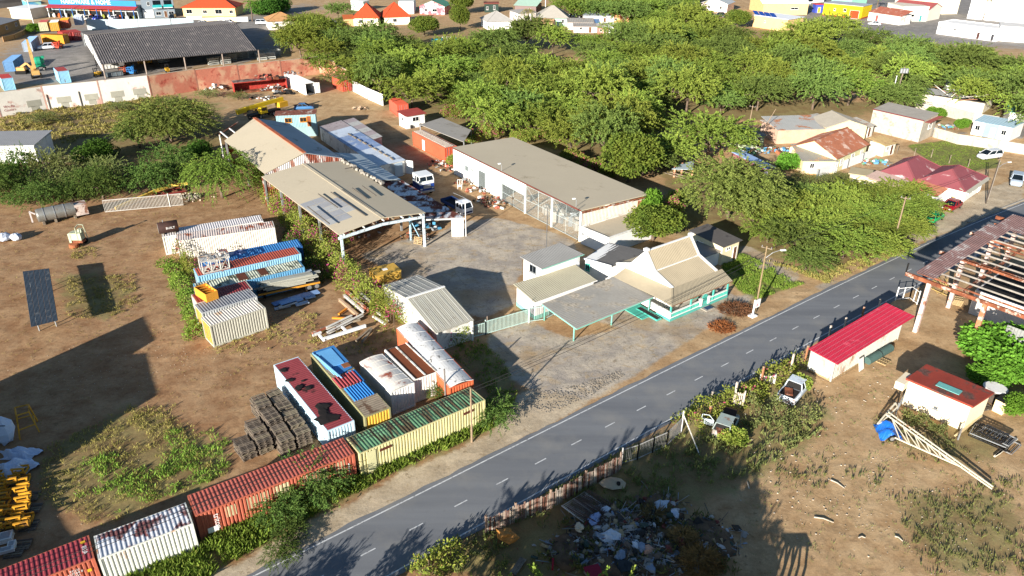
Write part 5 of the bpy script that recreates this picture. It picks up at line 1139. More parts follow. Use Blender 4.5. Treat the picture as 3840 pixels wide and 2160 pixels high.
MB().box((0, 0, 1.3), (1.5, 1.0, 1.0)).box((-.75, -.1, 1.1), (.3, .9, 1.3)).box((.5, .2, 2.0), (.5, .5, .4)).build('engine', PG, t, False); MB().path([(.3, -.5, .9), (.3, -.5, 2.6), (.4, .2, 2.8), (.9, .4, 2.7), (1.1, .4, .8)], .06).build('roll_bar', PG, t, False); MB().box((.2, -.1, .6), (1.3, .9, .3)).build('skid', RUSTSTEEL, t, False)
MB().lathe((-.2, -.9, 0), [(.55, 0), (.62, .1), (.6, .45), (.5, .5), (.2, .5)], 14).build('drum_base', mat('9a5a3a', var=.25), t, False); [MB().lathe((x, y, .4), [(.4, -.1), (.4, .1)], 12, 'Y').build('wheel', TYRE, t, False) for x, y in ((-.5, .5), (.6, .5))]
t = thing('flatbed_trailer', 'yellow-edged flat trailer loaded with long grey boards', 'trailer', (-26.65,78.44), hd((-29.47,76.79), (-23.88,79.75)))
MB().box((0, 0, .95), (7.2, 2.2, .14)).build('deck', mat('2d2a28', var=.3), t, False)
for s in (-1.12, 1.12): MB().box((0, s, .9), (7.2, .08, .22)).build('side_rail', mat('c98a2c', var=.15), t, False)
[wheel(t, x, s*.9, .45, .3) for x in (2.3, 3.2) for s in (-1, 1)]; MB().box((-2.8, 0, .45), (.2, 1.2, .9)).build('landing_leg', DARK, t, False)
tl = Vector(t.location); rz0 = t.rotation_euler[2]; rb = random.Random(31)
for i in range(22):
 o = MB().box((0, 0, 0), (rb.uniform(4.5, 7.0), .5, .14)).build('board', mat(['a3a294', '98978c', 'b0ae9e', '8f9aa3'][i % 4], rough=.7, var=.1)); v_ = Vector((rb.uniform(-.4, .5), -.75+.5*(i % 4), 0)); v_.rotate(Matrix.Rotation(rz0, 3, 'Z'))
 o.location = (tl.x+v_.x, tl.y+v_.y, 1.1+.17*(i//4)); o.rotation_euler = (0, 0, rz0+rb.uniform(-.06, .06)); tag(o, 'long grey board stacked on the flat trailer', 'board', 'boards on the flat trailer')
for i in range(7):
 o = MB().box((0, 0, 0), ([4.2, 3.6, 2.6, 1.8, 1.5, 2.2, 1.2][i], [.9, .9, 1.2, .5, .6, .4, .5][i], .12)).build('insulation_board', mat(['6f8fbd', '7a9ac4', '79a3cf', 'a9b4bd', '9fb0c0', 'b5bab8', '8fa9c4'][i], rough=.6, var=.08)); p = [(-25.83,76.24), (-24.39,76.98), (-25.49,75.41), (-26.23,74.34), (-24.14,75.07), (-25.62,74.58), (-23.63,76.75)][i]
 o.location = (p[0], p[1], .1+.1*(i % 3)); o.rotation_euler = (0, 0, .6+rb.uniform(-.1, .1)); tag(o, ['long blue panel farthest from the beams', 'blue panel nearest the trailer wheel', 'square bright blue panel on top of the pile', 'small pale panel at the left of the blue pile', 'pale panel at the right of the blue pile', 'narrow white strip on the blue panel pile', 'small blue offcut near the vines'][i], 'panel')

# ---------------------------------------------------------------- pallets, beams and yard junk
PAL = mat('766a5c', rough=.9, var=.25, scale=2.2, second='73675a', rust=.15, rcol='4a4036', rsc=3.); PAL2 = mat('a58d66', rough=.9, var=.2, scale=2.2)
PALS = [PAL, mat('857964', rough=.9, var=.25, scale=2.2), mat('5a5046', rough=.9, var=.25, scale=2.2)]
_pbs = [MB().box((0, 0, 0), (1.2, .12, .022)).mesh('board', m_) for m_ in PALS]
_pb = _pbs[0]; _ps = MB().box((0, 0, 0), (.1, 1.0, .09)).mesh('stringer', PAL)
_pb2 = MB().box((0, 0, 0), (1.2, .1, .022)).mesh('board', PAL2); _ps2 = MB().box((0, 0, 0), (.1, 1.0, .09)).mesh('stringer', PAL2)
def pallet(label, p, z, rz, group=None, tilt=0., light=False, slim=False):
 t = thing('pallet', label, 'pallet', (p[0], p[1], z), rz, group); t.rotation_euler = (tilt, 0, rz); pb, ps = (_pb2, _ps2) if light else (_pb, _ps)
 for i in range(5): inst(pb if light else rng.choice(_pbs), 'board', t, (rng.uniform(-.02, .02), -.44+.22*i, .132))
 for x in (-.55, 0, .55): inst(ps, 'stringer', t, (x, 0, .075))
 if not slim:
  for i in range(3): inst(pb, 'board', t, (0, -.45+.45*i, .012))
 return t
ORD = ['first', 'second', 'third', 'fourth', 'fifth', 'sixth', 'seventh', 'eighth', 'ninth', 'tenth', 'eleventh', 'twelfth', 'thirteenth', 'fourteenth', 'fifteenth', 'sixteenth']
so_ = Vector((-21.57,55.62)); du = T_['maroon'][2][1]; dl = Vector((du.y, -du.x))
cells = [(0, 0, 11), (1, 0, 11), (2, 0, 11), (3, 0, 11), (4, 0, 10), (5, 0, 9), (5, 1, 9), (0, 1, 11), (1, 1, 12), (2, 1, 11), (3, 1, 12), (4, 1, 10), (2.1, 2, 8), (3.1, 2, 9), (4.1, 2, 8), (4.1, 2.95, 6), (3.1, 2.95, 5)]
for i, (r0, c0, n) in enumerate(cells):
 p = so_ + du*(1.24*r0) + dl*(1.5*c0); lab = 'the %s row, %s column from the maroon container' % (ORD[int(r0)], ORD[int(c0+.5)])
 for k in range(n+2): pallet('%s pallet up in %s' % (ORD[k], lab), (p.x+rng.uniform(-.07, .07), p.y+rng.uniform(-.07, .07)), k*.142, math.atan2(dl.y, dl.x)+rng.uniform(-.09, .09), 'stacked pallets', slim=True)
# pile of white and rusty beams
def beam(label, a, b, za, zb, m, w_=.28, prof='I', group=None):
 a, b = Vector((*a, za)), Vector((*b, zb)); d = (b-a); L = d.length; o = MB()
 if prof == 'I': o.box((L/2, 0, .13), (L, w_, .025)).box((L/2, 0, -.13), (L, w_, .025)).box((L/2, 0, 0), (L, .03, .24))
 elif prof == 'C': o.box((L/2, 0, 0), (L, .04, .26)).box((L/2, w_/2, .12), (L, w_, .03)).box((L/2, w_/2, -.12), (L, w_, .03))
 else: o.box((L/2, 0, 0), (L, w_, .2))
 ob = o.build('steel_beam', m); ob.location = (a+b)/2; ob.rotation_euler = d.to_track_quat('X', 'Z').to_euler()
 return tag(ob, label, 'beam', group)
WB = mat('d6d0c4', rough=.6, var=.1, rust=.22, rcol='8a5a3c', rsc=1.); RB = mat('9c5a42', rough=.8, var=.25, rust=.3, rcol='c9b9a8', rsc=1.2)
for i, (a, b, z, m_, lab) in enumerate((((-19.64,77.66), (-16.15,73.11), .5, RB, 'rusty beam leftmost of the parallel stack'), ((-19.27,78.17), (-15.96,73.68), .55, RB, 'rust-red beam second in the parallel stack'), ((-18.84,78.42), (-16.06,74.60), .6, WB, 'white beam at the right of the parallel stack'), ((-19.62,76.68), (-16.67,72.88), .35, WB, 'pale beam along the left side of the stack'), ((-19.37,77.17), (-16.45,73.22), .8, RB, 'rusty beam on top of the parallel stack'), ((-20.02,75.83), (-17.27,72.20), .25, mat('c9a98a', var=.15), 'pale timber lying left of the beam stack'),
  ((-19.96,69.06), (-17.74,71.75), .5, WB, 'white beam pointing at the vine-covered shed'), ((-19.73,68.25), (-16.62,72.32), .3, WB, 'second white beam under the first'), ((-19.73,66.85), (-15.82,69.64), .55, WHITE, 'bright white channel nearest the containers'), ((-20.48,67.83), (-19.69,66.65), .5, WHITE, 'short white cross piece at the channel end'), ((-21.15,67.73), (-20.41,68.44), .4, WHITE, 'short white stub at the left of the pile'), ((-18.39,69.50), (-17.79,68.68), .5, WHITE, 'short white post piece standing in the pile'),
  ((-15.48,72.11), (-13.77,70.41), .2, WB, 'white beam right of the pile by the shed wall'), ((-15.20,73.12), (-13.65,71.05), .2, WB, 'upper white beam by the shed wall'), ((-16.38,66.89), (-15.26,69.54), .2, WOODG, 'grey timber behind the white channel'), ((-15.70,66.61), (-15.12,69.34), .2, WOODG, 'second grey timber behind the white channel'), ((-21.37,68.43), (-17.51,72.31), .12, RB, 'rusty beam underneath the white beams'), ((-20.75,69.47), (-16.80,71.44), .1, WOODG, 'brown timber at the bottom of the pile'), ((-19.97,71.83), (-18.46,71.74), .1, mat('d9892c', var=.12), 'orange bar on the ground by the beams'), ((-19.41,72.61), (-18.82,73.87), .1, mat('d9892c', var=.12), 'short orange bar leaning at the beam stack'))):
 beam(lab, a, b, z*.6+.1, z*.6+.1, m_, .3 if i < 9 else .22, 'I' if i < 9 else 'B')
# dark panel canopy on posts
def canopy():
 q = [(-50.07,66.73), (-48.03,68.15), (-55.68,80.36), (-58.37,79.47)]; u = lambda p, zz: (p[0], p[1], zz)
 t = thing('panel_canopy', 'dark slate-blue ribbed panel roof standing on posts in the left yard', 'canopy', lerp(q[0], q[2], .5)); PM = mat('39424b', rough=.6, var=.15, scale=.6, rust=.2, rcol='55585a')
 zs = (1.9,); n = 5
 for i in range(n):
  a, b = i/n, (i+1)/n-.006; k = MB(); A, B_, C_, D = (u(lerp(q[0], q[1], a), zs[0]), u(lerp(q[0], q[1], b), zs[0]), u(lerp(q[3], q[2], b), zs[0]), u(lerp(q[3], q[2], a), zs[0])); k.wavy(A, B_, C_, D, .12, .02); k.slab([Vector(p)-Vector((0, 0, .01)) for p in (A, B_, C_, D)], .04); k.build('panel', PM, t)
 for p in q: MB().box((*lerp(p, lerp(q[0], q[2], .5), .34), .93), (.1, .1, 1.86)).build('post', METAL, t)
canopy()
# sliding steel gate leaning upright, yellow curved beam, red frame
def slide_gate():
 a, b = (-60.23,102.73), (-49.91,105.79); t = thing('sliding_gate', 'long grey barred steel gate standing in front of the thicket', 'gate', a); h = 1.9; L = math.dist(a, b); G_ = mat('b5b0a6', rough=.6, var=.12)
 for z in (.12, h): MB().bar((*a, z), (*b, z), .09).build('rail', G_, t)
 bm_ = MB().box((0, 0, h/2), (.05, .05, h)).mesh('bar', G_); n = int(L/.19)
 for i in range(n+1): p = lerp(a, b, i/n); inst(bm_, 'bar', t, (p[0]-a[0], p[1]-a[1], .05))
 p = lerp(a, b, .83); MB().box((*p, 1.0), (.16, .16, 2.2)).build('post', G_, t)
slide_gate()
YB = mat('d9b552', rough=.6, var=.08); pts = [(-59.16,103.63), (-57.50,106.72), (-55.79,109.60), (-53.95,111.60), (-51.48,112.10)]
m = MB(); [m.bar((*a, .3+.25*i), (*b, .3+.25*(i+1)), .35, .4) for i, (a, b) in enumerate(zip(pts[:-1], pts[1:]))]; tag(m.build('curved_girder', YB), 'long yellow curved girder behind the barred gate', 'girder')
t = thing('ladder_chassis', 'dark red steel ladder frame lying under the yellow girder', 'frame', (-54.43,110.71)); RF = mat('7d2f2a', var=.2)
a0, a1, b0, b1 = (-57.00,109.79), (-52.66,112.99), (-55.98,108.52), (-51.65,111.21)
MB().bar((*a0, .3), (*a1, .3), .15, .2).build('side_beam', RF, t); MB().bar((*b0, .3), (*b1, .3), .15, .2).build('side_beam', RF, t)
for s in (.1, .4, .7, .95): MB().bar((*lerp(a0, a1, s), .3), (*lerp(b0, b1, s), .3), .12, .18).build('cross_beam', RF, t)
r7 = random.Random(17)
m = MB()
for i in range(70): p = (-49.88,109.06); m.lump((p[0]+r7.gauss(0, 1.0), p[1]+r7.gauss(0, .8), .1), (r7.uniform(.2, .5),)*3, r7, 6, 4)
tag(m.build('rubble_heap', mat('b9ab94', var=.2)), 'pale rubble heap at the right end of the barred gate', 'rubble', kind='stuff')
# white bulk bags and sheeting at the left edge
for i, (q, s) in enumerate((((-68.87,92.43), 1.5), ((-67.43,92.68), 1.3))): 
 t = thing('bulk_bag', ['large white and blue bulk bag at the left edge', 'smaller white bulk bag right of the large one'][i], 'bag', q); MB().lump((0, 0, s*.38), (s*1.2, s*1.1, s*.8), r7, 10, 6, .12).build('bag', mat('d3d7dd', var=.12, second='aab4c4'), t, False); MB().path([(-.3, 0, s*.6), (0, 0, s*.95), (.3, .1, s*.6)], .03).build('handle', DARK, t, False)
# yellow frame stand and stacks of yellow brackets on pallets
YS = mat('cf942a', rough=.55, var=.15, rust=.15, rcol='6a4a26')
def trestle_stand():
 pf = [(-42.60,51.05), (-41.48,51.97), (-44.39,55.53), (-45.50,55.24)]; t = thing('yellow_stand', 'tall yellow steel trestle stand at the left edge', 'stand', lerp(pf[0], pf[2], .5)); z = 1.7
 tp = [lerp(pf[0], pf[2], .25), lerp(pf[1], pf[3], .25), lerp(pf[2], pf[0], .25), lerp(pf[3], pf[1], .25)]
 tp = [(-43.01,52.11), (-42.25,52.64), (-42.91,53.68), (-43.83,53.23)]; bs = [(-42.50,50.88), (-41.43,51.97), (-42.45,53.49), (-43.73,52.70)]
 for a, b in zip(bs, tp): MB().bar((*a, 0), (*b, z), .1).build('leg', YS, t)
 for i in range(4): MB().bar((*tp[i], z), (*tp[(i+1) % 4], z), .09).build('top_rail', YS, t); a, b = lerp(bs[i], tp[i], .4), lerp(bs[(i+1) % 4], tp[(i+1) % 4], .4); MB().bar((*a, z*.4), (*b, z*.4), .08).build('cross_rail', YS, t)
trestle_stand()
br_m = MB().box((0, -.42, .35), (.9, .08, .18)).box((0, .42, .35), (.9, .08, .18)).box((-.4, 0, .2), (.12, .8, .1)).box((.4, 0, .2), (.12, .8, .1)).box((-.4, -.42, .5), (.1, .1, .4)).box((.4, -.42, .5), (.1, .1, .4)).box((0, -.42, .72), (1.0, .16, .08)).mesh('bracket', YS)
spots = [(-39.68,46.48), (-39.09,45.64), (-39.70,45.35), (-40.40,45.07), (-38.37,44.41), (-39.66,43.99), (-37.62,43.35), (-39.20,43.08), (-37.19,42.45), (-38.18,42.32), (-38.60,41.94), (-36.43,41.46), (-36.97,41.21), (-37.48,40.84), (-37.88,40.60), (-41.18,46.18), (-36.15,40.73)]
for i, p in enumerate(spots):
 t = thing('steel_bracket', 'yellow steel bracket in the heap at the left edge', 'bracket', (p[0], p[1], .02 if i % 2 else .3), .25+rng.uniform(-.15, .15), 'yellow brackets heaped on pallets'); inst(br_m, 'bracket_frame', t); o = MB().box((0, 0, .12), (.95, .9, .05)).build('base_plate', mat('6a5636', var=.2), t, False)
for i, q in enumerate(((-37.62,44.01), (-36.74,42.71), (-36.02,40.97), (-35.46,39.10), (-35.59,38.42))): pallet(['pallet under the yellow brackets, topmost', 'pallet under the yellow brackets, middle', 'pallet under the yellow brackets, lowest', 'grey pallet beside the red container, upper', 'grey pallet beside the red container, lower'][i], q, 0, .2)
t = thing('sheeting', 'tall white wrapped bundle at the left edge', 'bundle', (-43.51,50.55)); MB().lump((0, 0, 1.3), (2.2, 1.6, 2.8), r7, 9, 6, .12).build('wrap', mat('c3cfe0', var=.08), t, False); MB().bar((-.9, -.6, 2.2), (.9, -.5, 2.2), .05).build('strap', DARK, t, False)
for i, (q, s) in enumerate((((-41.32,48.87), (3.0, 1.4, .9)), ((-40.57,47.07), (2.8, 2.0, 1.1)))):
 g = np.random.default_rng(60+i); k = MB(); nn_ = 12; vs = []
 for a in range(nn_+1):
  for b in range(nn_+1): x, y = a/nn_-.5, b/nn_-.5; vs.append((q[0]+x*s[0]*(1+.2*math.sin(7*y)), q[1]+y*s[1]*(1+.2*math.sin(5*x+i)), max(.03, s[2]*(1-3*(x*x+y*y))*.8 + .12*math.sin(13*x+9*y)+.1*math.sin(17*y-6*x)+g.normal(0, .04))))
 k.add(vs, [(a*(nn_+1)+b, (a+1)*(nn_+1)+b, (a+1)*(nn_+1)+b+1, a*(nn_+1)+b+1) for a in range(nn_) for b in range(nn_)]); tag(k.build('tarpaulin', mat('c5d0e2', rough=.6, var=.08)), ['crumpled white tarpaulin below the wrapped bundle', 'crumpled white tarpaulin on top of the yellow brackets'][i], 'tarpaulin')
for i, q in enumerate(((-36.79,39.54), (-36.22,38.30), (-35.94,38.86))): 
 t = thing('white_block', ['white window frame block on grey pallets', 'white slab leaning on the pallets', 'small white box on the pallets'][i], 'block', (q[0], q[1], .16), .4); MB().box((0, 0, .2), [(.9, .9, .4), (1.4, .5, .25), (.5, .6, .3)][i]).build('body', WHITE_OLD, t, False); MB().box((0, 0, [.42, .34, .37][i]), [(.6, .6, .04), (1.0, .3, .03), (.3, .4, .03)][i]).build('inset', METAL, t, False)
# junk before the hall and under the workshop roof
def junk_heap(name, label, p, n, rad, mats, seed, hmax=.5, smin=.15, smax=.6, parts=True):
 r_ = random.Random(seed); t = thing(name, label, 'junk heap', p)
 for k in range(len(mats)):
  m = MB()
  for i in range(n//len(mats)):
   a = r_.uniform(0, 6.28); q = rad*math.sqrt(r_.random()); s = r_.uniform(smin, smax); x, y = q*math.cos(a)*1.5, q*math.sin(a); z = hmax*(1-(q/rad)**2)*r_.random()
   if r_.random() < .5: m.box((x, y, z+s*.2), (s, s*r_.uniform(.3, 1), s*r_.uniform(.15, .6)), r_.uniform(0, 3), r_.uniform(-.4, .4), r_.uniform(-.4, .4))
   elif r_.random() < .5: m.lump((x, y, z+s*.25), (s, s*.8, s*.6), r_, 7, 4)
   else: m.tube((x, y, z+.05), (x+r_.uniform(-1, 1)*s*2, y+r_.uniform(-1, 1)*s*2, z+r_.uniform(.05, .4)), .03)
  tag(m.build('scrap', mats[k], t, False), kind='stuff')
 return t
JM = [WHITE_OLD, RUSTSTEEL, METAL, DARK, mat('c46a55', var=.2), WOODG]
for i, (q, n, rad) in enumerate((((-12.84,126.28), 40, 1.5), ((-11.23,123.63), 50, 1.6), ((-7.60,117.16), 50, 1.5), ((-5.30,113.01), 60, 1.6), ((-3.88,108.66), 60, 1.7), ((-2.15,106.61), 40, 1.4))): junk_heap('junk_heap', ['white sacks and junk at the orange container end', 'junk and tanks at the hall corner', 'red and white junk along the hall wall', 'grey scrap below the hall grille door', 'scrap metal heap beside the hall lattice', 'loose scrap and tyre beyond the hall lattice'][i], q, n, rad, JM, 70+i)
junk_heap('machine_parts', 'engine parts and timber at the workshop front post', (-13.32,94.49), 60, 1.4, [RUSTSTEEL, WOODG, METAL, DARK], 80, .8)
junk_heap('machine_parts', 'blue machine and cylinders under the rusty lean-to', (-12.13,97.63), 40, 1.4, [mat('4d8fb0', var=.15), METAL, DARK], 81, 1.2, .3, .9)
junk_heap('machine_parts', 'dark machinery deep inside the workshop', (-22, 97), 60, 3, [DARK, METAL, RUSTSTEEL], 82, 1.2, .3, 1.)
pallet('white pallet leaning at the workshop front post', (-12.71,92.19), .55, R(-20), tilt=1.2, light=True)
t = thing('white_chair', 'white steel chair frame standing in the yard', 'chair', (-8.53,113.86)); [MB().bar((x, y, 0), (x, y, .5), .05).build('leg', WHITE, t, False) for x in (-.3, .3) for y in (-.3, .3)]; MB().box((0, 0, .52), (.75, .75, .06)).build('seat', WHITE, t, False); MB().bar((-.35, .3, .5), (-.4, .6, 1.3), .06).bar((.35, .3, .5), (.4, .6, 1.3), .06).bar((-.4, .6, 1.3), (.4, .6, 1.3), .06).bar((0, .32, .5), (0, .6, 1.3), .05).build('backrest', WHITE, t, False)
# yellow skip box beside the hedge
q = [(-16.31,79.96), (-13.64,81.58), (-14.70,83.06)]; f = rect((-16.41,80.22), (-13.62,81.85), 2.4)
t = thing('yellow_skip', 'closed yellow steel box beside the vine hedge and gate shed', 'box', lerp(f[0], f[2], .5)); YK = mat('c29a45', rough=.6, var=.12, scale=.8, rust=.2, rcol='8f7a4a'); MB().prism(f, .1, 1.15).build('body', YK, t); MB().prism(expand(f, .05), 1.153, 1.22).build('lid', YK, t); p = lerp(f[0], f[2], .5); MB().box((*p, 1.24), (.6, .5, .03), .5).build('white_sheet', WHITE, t); MB().prism(expand(f, -.2), 0, .1).build('skids', DARK, t)
# low concrete-block fence edge by the hedge, brush heaps, palm fronds
def brush(name, label, p, R_, H_, m, seed, n=1600, cat='brush heap'):
 g = np.random.default_rng(seed); a = g.uniform(0, 6.28, n); r = R_*np.sqrt(g.uniform(0, 1, n)); b = np.stack([r*np.cos(a), r*np.sin(a)*.8, H_*(1-(r/R_)**2)*g.uniform(.2, 1, n)], -1)
 d = unit(np.stack([np.cos(a), np.sin(a), g.uniform(-.6, .5, n)], -1)+g.normal(0, .7, (n, 3))); l = g.uniform(.25, .7, (n, 1)); t = thing(name, label, cat, p); inst(quads_mesh('fronds', b, b+d*l, unit(np.cross(d, g.normal(0, 1, (n, 3))))*.03, m), 'fronds', t)
 k = MB(); r_ = random.Random(seed)
 for i in range(14): an = r_.uniform(0, 6.28); k.path([(r_.uniform(-.5, .5)*R_, r_.uniform(-.5, .5)*R_, .1), (R_*.9*math.cos(an), R_*.7*math.sin(an), r_.uniform(.1, H_))], .025, 5, .01)
 inst(k.mesh('twigs', BARK), 'twigs', t); return t
LATER = []
LATER.append(lambda: brush('brush_heap', 'heap of brown dead palm fronds beside the roadside sign', (25.69,74.72), 1.9, .55, LF_BROWN, 1)); LATER.append(lambda: brush('brush_heap', 'heap of orange-red dead fronds nearest the road', (23.10,70.69), 1.3, .45, leafmat('dead_fronds', '96563a', '7c4630', .2), 2, 1200))
LATER.append(lambda: brush('brush_heap', 'straw-coloured dry brush on the rubbish heap, upper', (12.73,40.05), 1.1, .9, leafmat('straw', 'b39a62', '9c8450', .2), 3)); LATER.append(lambda: brush('brush_heap', 'straw-coloured dry brush on the rubbish heap, lower right', (13.48,38.11), 1.7, .9, leafmat('straw_b', 'a98c58', '8a7044', .2), 4, 2600)); LATER.append(lambda: brush('brush_heap', 'dry brown brush ring in the middle of the rubbish heap', (11.00,42.42), 1.2, .6, leafmat('straw_c', '7d6a48', '6a5a3c', .2), 5))

# ---------------------------------------------------------------- perimeter walls
def wall_run(name, label, pts, h, m_, pil=None, th=.2, cap=None, cat='wall'):
 t = thing(name, label, cat, pts[0])
 for i, (a, b) in enumerate(zip(pts[:-1], pts[1:])):
  d, n = outward(a, b); rz = math.atan2(d.y, d.x); L = math.dist(a, b); c = lerp(a, b, .5); hh = h[i] if hasattr(h, '__len__') else h
  mm = m_[i % len(m_)] if isinstance(m_, list) else m_
  MB().box((*c, hh/2), (L-.1, th, hh), rz).build('wall_panel', mm, t)
  if pil: MB().box((a[0], a[1], hh/2+.03), (.3, .32, hh+.06), rz).build('pilaster', pil, t)
  if cap: MB().box((*c, hh+.03), (L-.36, th+.1, .06), rz).build('coping', cap, t)
 return t
WW = mat('dcd6ca', rough=.9, var=.07, scale=.25, rust=.22, rcol='b98f82', rsc=.25, bump=.1); RW = mat('b4705a', rough=.9, var=.12, scale=.3, second='c2987a', rust=.2, rcol='9c4a3c', rsc=.6); GP = mat('a29f90', var=.1)
wpts = [(-118.0, 147.5), (-107.6, 155.2), (-101.2, 161.3), (-91.9, 166.7), (-83.3, 172.4)]
wt_ = wall_run('boundary_wall', 'tall white boundary wall with grey mortar patches', wpts, [4.9, 4.9, 5.0, 5.05], WW, mat('b58f80', var=.2), .25)
def wall_patch(parent, a, b, t, z0, z1, w0, w1, m):
 d, n = outward(a, b); L = math.dist(a, b); rz = math.atan2(d.y, d.x); c = lerp(a, b, t); o = .14
 MB().box((c[0]+n.x*o, c[1]+n.y*o, (z0+z1)/2+.35), (w1, .03, (z1-z0)*.55), rz).build('mortar_patch', m, parent); MB().box((c[0]+n.x*o, c[1]+n.y*o, z0+(z1-z0)*.2), (w0, .03, (z1-z0)*.42), rz).build('mortar_patch', m, parent)
for a, b, t_ in ((wpts[2], wpts[3], .33), (wpts[2], wpts[3], .83), (wpts[3], wpts[4], .33), (wpts[3], wpts[4], .78), (wpts[1], wpts[2], .75)): wall_patch(wt_, a, b, t_, .15, 2.6, 1.5, 2.7, GP)
for t_ in (.05, .62): p = lerp(wpts[2], wpts[3], t_); d, n = outward(wpts[2], wpts[3]); MB().box((p[0]+n.x*.2, p[1]+n.y*.2, 1.6), (.15, .15, 3.2)).build('buttress', mat('5d5852', var=.1), wt_)
GF = mat('a86a64', var=.2, bump=0)
def graffiti(body, a, b, t, z, size, parent):
 d, n = outward(a, b); c = lerp(a, b, t); rz = math.atan2(d.y, d.x); l = parent.location
 text_mesh(body, size, GF, 'graffiti', parent, Matrix.Translation((c[0]+n.x*.145-l.x, c[1]+n.y*.145-l.y, z)) @ Matrix.Rotation(rz, 4, 'Z') @ Matrix.Rotation(math.pi/2, 4, 'X'), .003)
graffiti('We Ba\nGisters', wpts[1], wpts[2], .22, 1.5, .75, wt_)
rp = [(-83.3, 172.4), (-75.5, 180.0), (-67.6, 186.3), (-59.0, 193.0), (-50.8, 199.4), (-45.3, 194.2), (-40.5, 187.0)]
wall_run('boundary_wall', 'tall red-brown rendered boundary wall behind the scrap containers', rp, [4.95, 4.8, 4.6, 4.4, 4.1, 3.4], RW, mat('9c6a58', var=.2), .25, mat('bfae98', var=.1))
fp = [(-38.4, 180.2), (-33.5, 172.5), (-29.0, 166.4)]
wall_run('fence_wall', 'white sheet fence running under the trees from the red container', fp, 2.6, mat('dedcd6', rough=.7, var=.06, rust=.1, rcol='a59a8c'), METAL, .1)
# ---------------------------------------------------------------- corrugated machinery shed
def machinery_shed():
 el, er = (-103.6, 191.6), (-70.6, 212.2); rl, rr_ = (-117.5, 213.8), (-84.0, 236.8); u = lambda p, z: (p[0], p[1], z)
 t = thing('machinery_shed', 'big open shed with a dark weathered corrugated roof, top left', 'shed', (-95, 210)); RM = mat('5f5a58', rough=.9, var=.14, scale=.5, rust=.25, rcol='7b736e', rsc=.5)
 bl_, br_ = (rl[0]-13.9, rl[1]+22.2), (rr_[0]-13.4, rr_[1]+24.6)
 n = 10
 for i in range(n):
  a, b = i/n, (i+1)/n; sheet_roof(t, u(lerp(el, er, a), 3.6), u(lerp(el, er, b), 3.6), u(lerp(rl, rr_, b), 7.0), u(lerp(rl, rr_, a), 7.0), RM, .52, .12, .05, 'roof_sheet')
 sheet_roof(t, u(br_, 4.2), u(bl_, 4.2), u(rl, 7.0), u(rr_, 7.0), RM, .52, .1, .05, 'roof_sheet')
 MB().bar(u(rl, 7.08), u(rr_, 7.08), .7, .12).build('ridge_cap', mat('77716c', var=.15), t)
 m = MB(); d, n_ = outward(bl_, el); ins = .4
 a, b, c = (el[0]-.3, el[1]+.6), rl, (bl_[0]*.97+rl[0]*.03, bl_[1]*.97+rl[1]*.03); q = (.6, .4)
 m.add([u(a, 1.9), u(a, 3.5), u(b, 6.9), u(lerp(rl, bl_, .5), 5.3), u(lerp(rl, bl_, .5), 3.0)] + [u((p[0]+q[0], p[1]+q[1]), z) for p, z in ((a, 1.9), (a, 3.5), (b, 6.9), (lerp(rl, bl_, .5), 5.3), (lerp(rl, bl_, .5), 3.0))], [(0, 1, 2, 3, 4), (9, 8, 7, 6, 5)] + [(j, j+5, (j+1) % 5+5, (j+1) % 5) for j in range(5)])
 m.build('gable_wall', WHITE, t)
 for i in range(5): p = lerp(el, er, i/4); MB().box((p[0]+.1, p[1]+.5, 1.78), (.28, .28, 3.56)).build('post', mat('8d7f74', var=.2), t)
 p = lerp(rl, el, .35); MB().box((p[0], p[1], 2.6), (.2, .2, 5.2)).build('post', DARK, t)
 k = MB(); k.corr(u(br_, 0), u(bl_, 0), u(bl_, 4), u(br_, 4), .5, .05).build('rear_wall', METAL, t)
machinery_shed()
# goods stored under it
r8 = random.Random(23)
for i, (q, s, m_, lab) in enumerate((((-107.54,204.09), (3.5, 1.6, .9), WHITE_OLD, 'white scissor lift deck at the shed front'), ((-102.41,194.41), (4.2, 1.4, .9), mat('5d676b', var=.2), 'grey machine base at the shed front'), ((-101.73,210.91), (3.6, 1.6, 2.0), mat('d99a28', var=.1), 'yellow ribbed container end inside the shed'), ((-97.43,212.43), (3, 2, 1.4), mat('8d8f8c', var=.2), 'pale machine frame inside the shed'))):
 t = thing('stored_machine', lab, 'machine', q, .6); MB().box((0, 0, s[2]/2+.2), s).build('body', m_, t, False)
 for k in range(4): MB().box((-s[0]/2+s[0]*(k+.5)/4, -s[1]/2-.03, s[2]/2+.25), (.1, .08, s[2]*.9)).build('rib', METAL, t, False)
 for x in (-1, 1): MB().box((x*s[0]*.35, 0, .1), (.3, s[1], .2)).build('skid', DARK, t, False)
PC = mat('a5a69f', rough=.8, var=.12, rust=.15, rcol='83847e')
for i, p in enumerate(((-82.55,210.21), (-81.63,212.29), (-79.76,211.67), (-79.24,215.86), (-78.51,218.76), (-77.29,220.26), (-76.23,223.28), (-81.48,220.85), (-79.37,223.17), (-77.80,225.50), (-74.06,223.36), (-72.78,224.92), (-69.35,219.08), (-71.45,217.56), (-69.19,223.53))):
 t = thing('precast_ring', 'grey precast concrete frame stored under the shed eave', 'frame', p, .55+r8.uniform(-.2, .2), 'concrete frames under the machinery shed')
 for z in (.12, .62, 1.12, 1.62): MB().box((0, -.7, z), (2.6, .18, .22)).box((0, .7, z), (2.6, .18, .22)).box((-1.2, 0, z), (.2, 1.22, .22)).box((1.2, 0, z), (.2, 1.22, .22)).build('ring', PC, t, False)
 for x in (-1.2, 1.2):
  for y in (-.7, .7): MB().box((x, y, .37), (.15, .15, .27)).build('spacer', PC, t, False)
